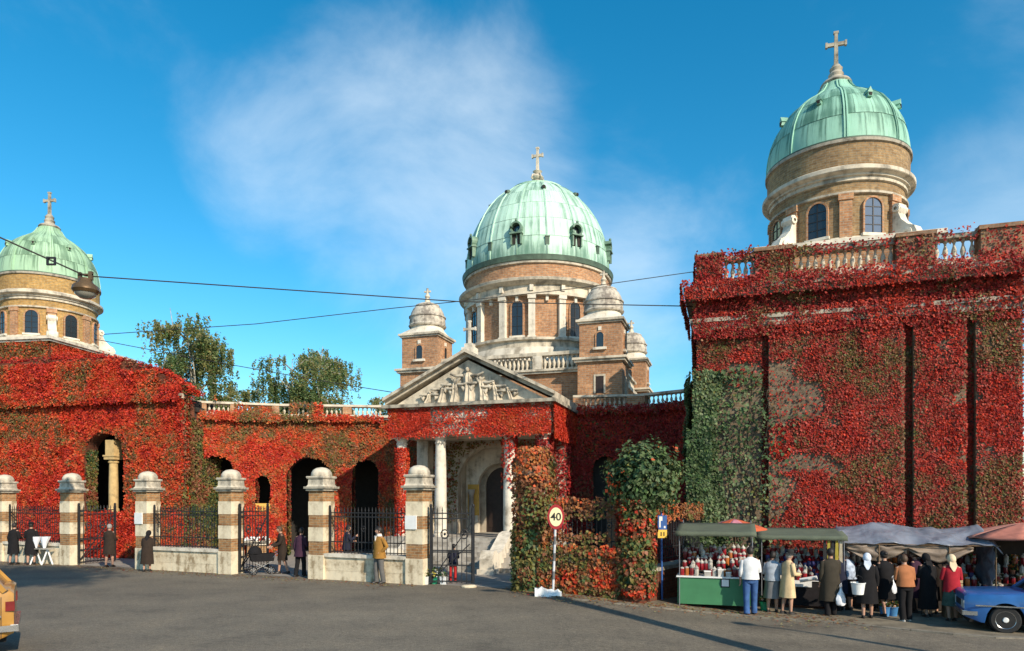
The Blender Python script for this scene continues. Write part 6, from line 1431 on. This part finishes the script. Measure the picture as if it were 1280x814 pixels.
pq = at_depth(918, 652, 20.9); parasol((pq.x, pq.y, ground_z(pq.x)), 2.45, .95, 'orange and pink parasol behind the green awnings', [plain('parasol_orange', (0.5, 0.10, 0.04), .9), plain('parasol_pink', (0.55, 0.2, 0.25), .9)], .14)
# --- stall two: second awning, cloth covered table
o2, r2 = stall_frame(952, 760)
s2_ = thing('market_stall', o2, r2, 'market stall under the second green awning, behind the beige coat', 'stall')
awning(s2_, -.12, 2.18, -.1, 1.4, 2.03, 2.2, canvas_g, .1)
inst('table', MB().box(.1, 2.0, .1, .9, .74, .78).mesh('table', wood), s2_)
for x in (.15, 1.95):
    for y in (.15, .85): inst('leg', MB().box(x - .03, x + .03, y - .03, y + .03, 0, .739).mesh('leg', wood), s2_)
inst('dark_cloth', MB().box(.08, 2.02, .08, .092, .1, .779).mesh('dark_cloth', cloth('stall_drape', (0.02, 0.018, 0.02))), s2_); inst('tablecloth', MB().box(.06, 2.04, .05, .92, .781, .79).box(.6, 1.3, .042, .0495, .62, .79).mesh('tablecloth', white), s2_)
for x, y, z in ((.0, -.02, 2.0), (2.1, -.02, 2.0), (.0, 1.4, 2.28), (2.1, 1.4, 2.28)): inst('pole', MB().tube([(x, y, 0), (x, y, z)], .014, 8).mesh('pole', pole_m, 60), s2_)
for k in range(4): shelf(s2_, .1, 2.0, .4 + .18 * k, .18, .92 + .16 * k)
candles(o2, r2, [(.15, 1.95, .48, .92, 15), (.15, 1.95, .66, 1.08, 15), (.15, 1.95, .84, 1.24, 15), (.15, 1.95, 1.02, 1.40, 14), (.2, 1.9, .2, .79, 10)], 'under the second green awning', 'candles under the second green awning', [l_red, l_red2, l_red, l_wh, l_pu, l_red])
c, sn = math.cos(r2), math.sin(r2)
q = thing('paper_roll', o2 + Vector((.95 * c, .95 * sn - .1, .80)), r2, 'white roll of paper leaning off the table beside the beige coat', 'roll'); inst('roll', MB().tube([(0, -.06, .02), (.42, -.16, .12)], .06, 12).mesh('roll', white, 50), q)
yc = [plain('drape_yellow', (0.42, 0.33, 0.05), .9), plain('drape_black', (0.03, 0.03, 0.03), .9), plain('drape_cream', (0.5, 0.42, 0.3), .9)]
for k in range(5):
    x = 1.62 + k * .1; dl = ['black ribbon drape at the end of the second awning, leftmost', 'yellow ribbon drape hanging from the second awning', 'black ribbon drape right of the yellow one', 'narrow yellow ribbon drape beside the tall olive coat', 'cream ribbon drape under the end of the second awning'][k]
    p_ = o2 + Vector((x * c + .05 * sn, x * sn - .05 * c, 1.25)); q = thing('ribbon_drape', p_, r2, dl, 'drape', 'ribbon drapes at the second awning'); m = MB(); m.loft([[(-.04, -.01, 0), (.04, .01, 0), (.04, .018, 0), (-.04, 0, 0)], [(-.045, .015, .3), (.035, -.01, .3), (.035, 0, .3), (-.045, .023, .3)], [(-.03, 0, .7), (.03, 0, .7), (.03, .01, .7), (-.03, .01, .7)]]); inst('cloth', m.mesh('cloth', yc[(1, 0, 1, 0, 2)[k]], 60), q)
# --- stall three: plastic sheeting over a light frame
def sheeting_mat():
    m, nt, N, L, b = new_mat('plastic_sheet'); b.inputs['Base Color'].default_value = (0.25, 0.275, 0.33, 1); b.inputs['Roughness'].default_value = .3; b.inputs['Specular IOR Level'].default_value = .6
    tr = N.new('ShaderNodeBsdfTransparent'); tr.inputs['Color'].default_value = (.75, .78, .85, 1); mx = N.new('ShaderNodeMixShader'); tc = N.new('ShaderNodeTexCoord'); n = N.new('ShaderNodeTexNoise'); n.inputs['Scale'].default_value = 2.2; n.inputs['Detail'].default_value = 6; n.inputs['Distortion'].default_value = 1.2
    L.new(tc.outputs['Object'], n.inputs['Vector']); r = ramp(N, [(.35, (.12, .12, .12)), (.65, (.5, .5, .5))]); L.new(n.outputs['Fac'], r.inputs['Fac']); L.new(r.outputs[0], mx.inputs['Fac']); L.new(b.outputs[0], mx.inputs[1]); L.new(tr.outputs[0], mx.inputs[2]); L.new(mx.outputs[0], N['Material Output'].inputs['Surface'])
    bp = N.new('ShaderNodeBump'); bp.inputs['Strength'].default_value = .6; bp.inputs['Distance'].default_value = .05; L.new(n.outputs['Fac'], bp.inputs['Height']); L.new(bp.outputs[0], b.inputs['Normal']); return m
sheet_m = sheeting_mat(); brown_sheet = plain('brown_sheet', (0.20, 0.15, 0.11), .5, var=.4, scale=2, bump=.4)
def drape_surface(fn, nx, ny, mat, name, parent, th=.004):
    m = MB(); w = nx + 1
    for j in range(ny + 1):
        for i in range(nx + 1): m.v.append(fn(i / nx, j / ny))
    for j in range(ny):
        for i in range(nx): m.face((j * w + i, j * w + i + 1, (j + 1) * w + i + 1, (j + 1) * w + i))
    o = inst(name, m.mesh(name, mat, True), parent); so = o.modifiers.new('thick', 'SOLIDIFY'); so.thickness = th; return o
from mathutils import noise as mnoise
o3, r3 = stall_frame(1050, 761)
s3_ = thing('market_stall', o3, r3, 'market stall roofed with crumpled bluish plastic sheeting', 'stall')
def roof3(a, b):
    x = -.25 + 4.0 * a; y = -.45 + 2.3 * b; ridge = 2.32 - .06 * math.cos(a * 9); z = 1.86 + (ridge - 1.86) * min(1, b / .55) ** .75 - .35 * max(0, b - .55)
    z -= .16 * (math.sin(a * math.pi * 3) ** 2) * (1 - b) * (b > .02) * .7; z += .06 * mnoise.noise(Vector((x * 2.1, y * 2.3, 1.0))) + .03 * mnoise.noise(Vector((x * 6, y * 5, 3)))
    if a < .07: z -= (.07 - a) * 4.5
    if a > .95: z -= (a - .95) * 5
    return (x, y, z)
drape_surface(roof3, 56, 26, sheet_m, 'plastic_roof', s3_)
def front3(a, b):
    x = .1 + 3.0 * a; s_ = abs(math.sin(a * math.pi * 2)); return (x, -.38 + .1 * mnoise.noise(Vector((x * 3, b * 3, 0))), 1.86 - .06 - b * (.10 + .32 * s_) + .03 * mnoise.noise(Vector((x * 5, b, 5))))
drape_surface(front3, 40, 8, brown_sheet, 'hanging_sheet', s3_)
for i, xx in enumerate((-.1, 2.55, 3.6)):
    def side3(a, b, xx=xx): return (xx + .12 * mnoise.noise(Vector((a * 4, b * 5, i))), -.3 + 1.4 * a, .75 + 1.15 * b + .05 * mnoise.noise(Vector((a * 5, b * 4, 8))))
    drape_surface(side3, 14, 14, sheet_m, 'side_sheet', s3_)
inst('back_sheet', MB().box(-.1, 3.6, 1.52, 1.54, .1, 1.9).mesh('back_sheet', brown_sheet), s3_)
for x in (-.1, .9, 2.55, 3.6):
    for y, z in ((-.4, 1.85), (1.5, 2.1)): inst('pole', MB().tube([(x, y, 0), (x, y, z)], .016, 8).mesh('pole', wood, 60), s3_)
inst('crossbar', MB().tube([(-.2, -.41, 1.83), (3.7, -.41, 1.83)], .014, 6).mesh('crossbar', wood), s3_)
inst('strut', MB().tube([(2.55, -.41, 1.62), (3.1, -.42, 1.85)], .014, 6).mesh('strut', wood), s3_)
inst('table', MB().box(0, 3.5, .2, 1.1, .66, .7).box(0, 3.5, .2, .22, .05, .659).mesh('table', dark_wood), s3_)
for k in range(4): shelf(s3_, .05, 3.45, .5 + .18 * k, .18, .86 + .18 * k)
candles(o3, r3, [(.1, 3.4, .3, .70, 20), (.1, 3.4, .58, .86, 22), (.1, 3.4, .76, 1.04, 22), (.1, 3.4, .94, 1.22, 22), (.1, 3.4, 1.12, 1.40, 20)], 'under the plastic sheeting', 'candles under the plastic sheeting', [l_red, l_red2, l_wh, l_or, l_pu, l_wh])
for x, y, m_, lab in ((1112.5, 773, bluep, 'blue bucket on the ground, left of the two by the rust sweater'), (1122.5, 773, bluep, 'blue bucket on the ground, right of the two by the rust sweater'), (960, 766, grn, 'green plastic tub on the ground by the grey skirt')):
    b_ = bucket(on_ground(x, y) + Vector((0, .25, 0)), m_, lab, .13, .26); flower_bunch(b_, .22, .16, 110, GRC + [(.55, .5, .45), (.5, .2, .05)], .2)
# --- stall four: red parasol over stepped flower shelves
o4, r4 = stall_frame(1214, 766)
s4_ = thing('market_stall', o4, r4, 'stepped flower stand under the faded red parasol', 'stall')
for k in range(4):
    shelf(s4_, 0, 2.6, .35 + .22 * k, .24, .5 + .24 * k); inst('riser', MB().box(0.01, 2.59, .36 + .22 * k, .38 + .22 * k, 0.02, .469 + .24 * k).mesh('riser', dark_wood), s4_)
inst('backboard', MB().box(0, 2.6, 1.3, 1.33, 0, 2.0).mesh('backboard', dark_wood), s4_)
qq = o4 + Matrix.Rotation(r4, 3, 'Z') @ Vector((1.35, .35, 0)); parasol((qq.x, qq.y, ground_z(qq.x)), 2.42, 1.6, 'large faded red parasol at the right edge', [plain('parasol_red', (0.46, 0.17, 0.12), .9, var=.2), plain('parasol_red_faded', (0.52, 0.22, 0.16), .9, var=.2)], .06, 8, .34)
candles(o4, r4, [(.05, 2.5, .46, .5, 14), (.05, 2.5, .68, .74, 14), (.05, 2.5, .9, .98, 13), (.05, 2.5, 1.12, 1.22, 12)], 'under the red parasol', 'candles under the red parasol', [l_red, l_wh, l_or, l_red2], 1.2, .35)
pots = plain('flower_pot', (0.33, 0.12, 0.06), .8)
flc = [(.6, .45, .05), (.55, .5, .42), (.5, .04, .05), (.6, .2, .04)]
c, sn = math.cos(r4), math.sin(r4)
cols_ = ['yellow', 'white', 'red', 'orange']
for j in range(4):
    for i in range(5):
        x = .2 + .52 * i + .12 * (j % 2); y = .46 + .22 * j; k = rng.randrange(4)
        t = thing('potted_flower', o4 + Vector((x * c - y * sn, x * sn + y * c, .5 + .24 * j)), 0, 'potted %s flowers, %s from the left on the %s shelf under the red parasol' % (cols_[k], ['first', 'second', 'third', 'fourth', 'fifth'][i], ['lowest', 'second', 'third', 'top'][j]), 'plant', 'potted flowers under the red parasol')
        inst('pot', MB().lathe([(.05, 0), (.07, .1), (.075, .1), (.075, .12), (.06, .12)], 10).mesh('pot', pots, 40), t); flower_bunch(t, .12, .13, 60, GRC + [flc[k], flc[k]], .16)
crate = thing('wooden_crate', on_ground(1206, 777) + Vector((0, .5, .55)), -PHI, 'pale wooden crate right of the red jacket', 'crate')
for k in range(4): inst('slat', MB().box(-.2, .2, -.15, -.135, .02 + .115 * k, .115 + .115 * k).mesh('slat', plain('pale_wood%d' % k, (0.5, 0.36, 0.2), .8)), crate)
inst('box', MB().box(-.2, .2, -.134, .15, -.55, .48).mesh('box', wood), crate)

# ================================================================== CARS
tyre_m = plain('tyre', (0.02, 0.02, 0.02), .85); rubber = plain('black_rubber', (0.015, 0.015, 0.015), .6); lamp_g = glass_mat('headlamp', (0.6, 0.6, 0.58), .05); tail_r = plain('tail_lamp', (0.16, 0.015, 0.015), .25); under = plain('underbody', (0.01, 0.01, 0.01), .9)
def paint(name, c):
    m, nt, N, L, b = new_mat(name); b.inputs['Base Color'].default_value = (*c, 1); b.inputs['Roughness'].default_value = .32; b.inputs['Coat Weight'].default_value = .5; b.inputs['Coat Roughness'].default_value = .08
    tc = N.new('ShaderNodeTexCoord'); n = N.new('ShaderNodeTexNoise'); n.inputs['Scale'].default_value = 5; n.inputs['Detail'].default_value = 6; L.new(tc.outputs['Object'], n.inputs['Vector']); r = ramp(N, [(.3, tuple(x * .82 for x in c)), (.7, tuple(min(1, x * 1.1) for x in c))]); L.new(n.outputs['Fac'], r.inputs['Fac']); L.new(r.outputs[0], b.inputs['Base Color']); return m
def car(name, label, root, heading, col_m, Lc, W, top, cabin, wheels, wr, sc_=1.0):
    """front at -x. top: (x, z) bonnet/belt/boot line; cabin: (x0,x1 base), (x0,x1 roof), roof height"""
    t = thing(name, root, heading, label, 'car'); t.scale = (sc_,) * 3
    def zt(x):
        for (a, za), (b, zb) in zip(top[:-1], top[1:]):
            if a <= x <= b: return za + (zb - za) * (x - a) / (b - a)
        return top[-1][1]
    m = MB(); xs_ = sorted(set([top[0][0], top[-1][0]] + [-Lc / 2 + Lc * k / 90 for k in range(91)])); rings = []
    for x in xs_:
        f = abs(2 * x / Lc); w = W / 2 * (1 - .10 * max(0, f - .72) / .28 * max(0, f - .72) / .28 * 1.2); zb = .22 + (.12 * max(0, f - .85) / .15)
        for wx in wheels:
            if abs(x - wx) < wr + .06: zb = max(zb, wr + math.sqrt(max(0, (wr + .06) ** 2 - (x - wx) ** 2)))
        z1 = zt(x); zs = max(zb + .02, .52); h = [(w * .94, zb), (w * .985, max(zb + .01, .34)), (w, max(zb + .015, .56)), (w * .985, max(zb + .02, z1 - .12)), (w * .95, z1 - .035), (w * .86, z1), (0, z1 + .02)]
        pts = h + [(-y, z) for y, z in h[-2::-1]]; rings.append([(x, y, z) for y, z in pts])
    k = len(rings[0]); base = 0
    for r_ in rings: m.v.extend(r_)
    for i in range(len(rings) - 1):
        for j in range(k - 1): m.face((i * k + j, i * k + j + 1, (i + 1) * k + j + 1, (i + 1) * k + j))
    m.face([j for j in range(k)]); m.face([(len(rings) - 1) * k + j for j in range(k)])
    inst('body', m.mesh('body', col_m, 35), t)
    inst('underbody', MB().box(-Lc / 2 + .1, Lc / 2 - .1, -W / 2 + .24, W / 2 - .24, .2, .6).mesh('underbody', under), t)
    (bx0, bx1), (rx0, rx1), hz = cabin; zb0, zb1 = zt(bx0), zt(bx1); wb, wt = W / 2 * .90, W / 2 * .76
    g = MB(); g.hexa([(bx0, -wb, zb0 - .03), (bx1, -wb, zb1 - .03), (bx1, wb, zb1 - .03), (bx0, wb, zb0 - .03), (rx0, -wt, hz), (rx1, -wt, hz), (rx1, wt, hz), (rx0, wt, hz)]); inst('glass', g.mesh('glass', glass_d), t)
    inst('roof', MB().loft([[(rx0 - .05, -wt - .02, hz - .01), (rx1 + .05, -wt - .02, hz - .01), (rx1 + .05, wt + .02, hz - .01), (rx0 - .05, wt + .02, hz - .01)], [(rx0, -wt, hz + .04), (rx1, -wt, hz + .04), (rx1, wt, hz + .04), (rx0, wt, hz + .04)], [(rx0 + .25, -wt * .6, hz + .065), (rx1 - .25, -wt * .6, hz + .065), (rx1 - .25, wt * .6, hz + .065), (rx0 + .25, wt * .6, hz + .065)]]).mesh('roof', col_m, 40), t)
    for s in (-1, 1):
        for b0, r0_ in ((bx0, rx0), (bx1, rx1)): inst('pillar', MB().bar((b0, s * wb, zt(b0) - .03), (r0_, s * wt, hz), .07).mesh('pillar', col_m), t)
        inst('pillar', MB().bar(((bx0 + bx1) / 2, s * (wb + .005), (zb0 + zb1) / 2 - .02), ((rx0 + rx1) / 2, s * (wt + .005), hz), .06).mesh('pillar', col_m), t)
        inst('side_trim', MB().box(-Lc / 2 + .2, Lc / 2 - .15, s * (W / 2 + .004) - .01, s * (W / 2 + .004) + .01, .60, .63).mesh('side_trim', chrome if name != 'yellow' else rubber), t)
        xm = (bx0 + bx1) / 2
        for xd in (bx0 + .15, xm, bx1 - .05): inst('door_gap', MB().box(xd - .005, xd + .005, s * W / 2 * .99 - .012, s * W / 2 * .99 + .012, .3, zt(xd) - .1).mesh('door_gap', rubber), t)
        for xd in (xm - .16, bx1 - .28): inst('door_handle', MB().box(xd - .07, xd + .07, s * (W / 2 * .985 + .012) - .015, s * (W / 2 * .985 + .012) + .015, zt(xd) - .2, zt(xd) - .165).mesh('door_handle', chrome), t)
        inst('headlamp', MB().box(-Lc / 2 - .012, -Lc / 2 + .05, s * W * .33 - .17, s * W * .33 + .17, .52, .70).mesh('headlamp', lamp_g), t)
        inst('tail_lamp', MB().box(Lc / 2 - .10, Lc / 2 + .012, s * W * .405 - .10, s * W * .405 + .10, .68, .82).mesh('tail_lamp', tail_r), t)
        for wx in wheels:
            wl_ = inst('wheel', MB().lathe([(wr * .62, -.09), (wr * .9, -.095), (wr, -.06), (wr, .06), (wr * .9, .095), (wr * .62, .09)], 28).xf(Matrix.Rotation(R(90), 4, 'X')).mesh('wheel', tyre_m, 40), t, (wx, s * (W / 2 - .12), wr))
            inst('rim', MB().lathe([(.001, .075 * 1), (wr * .2, .08), (wr * .24, .06), (wr * .48, .045), (wr * .56, .08), (wr * .64, .095), (wr * .66, .085)], 28, cap=False).xf(Matrix.Rotation(R(90) * (1 if s < 0 else -1), 4, 'X')).mesh('rim', chrome, 40), wl_)
            inst('hubcap', MB().lathe([(.001, .11), (wr * .16, .108), (wr * .21, .085), (wr * .22, .06)], 20, cap=False).xf(Matrix.Rotation(R(90) * (1 if s < 0 else -1), 4, 'X')).mesh('hubcap', white, 40), wl_)
            inst('arch_lining', MB().lathe([(.001, 0), (wr + .05, 0), (wr + .05, .02), (.001, .02)], 24, cap=False).xf(Matrix.Rotation(R(90), 4, 'X')).mesh('arch_lining', under), t, (wx, s * (W / 2 - .26), wr))
    inst('grille', MB().box(-Lc / 2 - .006, -Lc / 2 + .05, -W * .2, W * .2, .54, .68).mesh('grille', rubber), t)
    for x, nme in ((-Lc / 2 - .06, 'front_bumper'), (Lc / 2 - .04, 'rear_bumper')):
        inst(nme, MB().box(x, x + .1, -W / 2 * .96, W / 2 * .96, .38, .48).box(min(x, x + .1) + .01 if x < 0 else x - .25, x + .3 if x < 0 else x + .09, -W / 2 - .005, -W / 2 + .03, .385, .475).box(min(x, x + .1) + .01 if x < 0 else x - .25, x + .3 if x < 0 else x + .09, W / 2 - .03, W / 2 + .005, .385, .475).mesh(nme, chrome), t)
    inst('wiper', MB().bar((bx0 - .02, -.3, zb0 + .03), (bx0 + .1, .1, zb0 + .1), .015).mesh('wiper', rubber), t)
    return t
Lc, W = 4.35, 1.66; wx = -Lc / 2 + .78; yb = R(-24)
g = on_ground(1257, 792.5); off = Matrix.Rotation(yb, 3, 'Z') @ Vector((wx, -W / 2 + .05, 0))
car('blue_car', 'bright blue saloon car cut off by the right edge', g - off, yb, paint('paint_blue', (0.022, 0.11, 0.33)), Lc, W, [(-Lc / 2, .83), (-Lc / 2 + .05, .87), (-Lc / 2 + 1.25, .93), (1.25, .95), (Lc / 2 - .1, .90), (Lc / 2, .80)], ((-.95, 1.55), (-.4, 1.0), 1.40), (wx, wx + 2.52), .31)
Lc, W = 3.9, 1.58; yy_ = R(34); g = on_ground(17, 822); off = Matrix.Rotation(yy_, 3, 'Z') @ Vector((Lc / 2 * 1.12, -W / 2 * 1.12, 0))
car('yellow_car', 'yellow orange car of which only the tail shows at left', g - off, yy_, paint('paint_yellow', (0.42, 0.21, 0.04)), Lc, W, [(-Lc / 2, .72), (-Lc / 2 + .08, .78), (-.7, .92), (Lc / 2 - .04, 1.0), (Lc / 2, .96)], ((-.75, Lc / 2 - .1), (-.25, Lc / 2 - .45), 1.42), (-Lc / 2 + .7, Lc / 2 - .75), .29, 1.12)
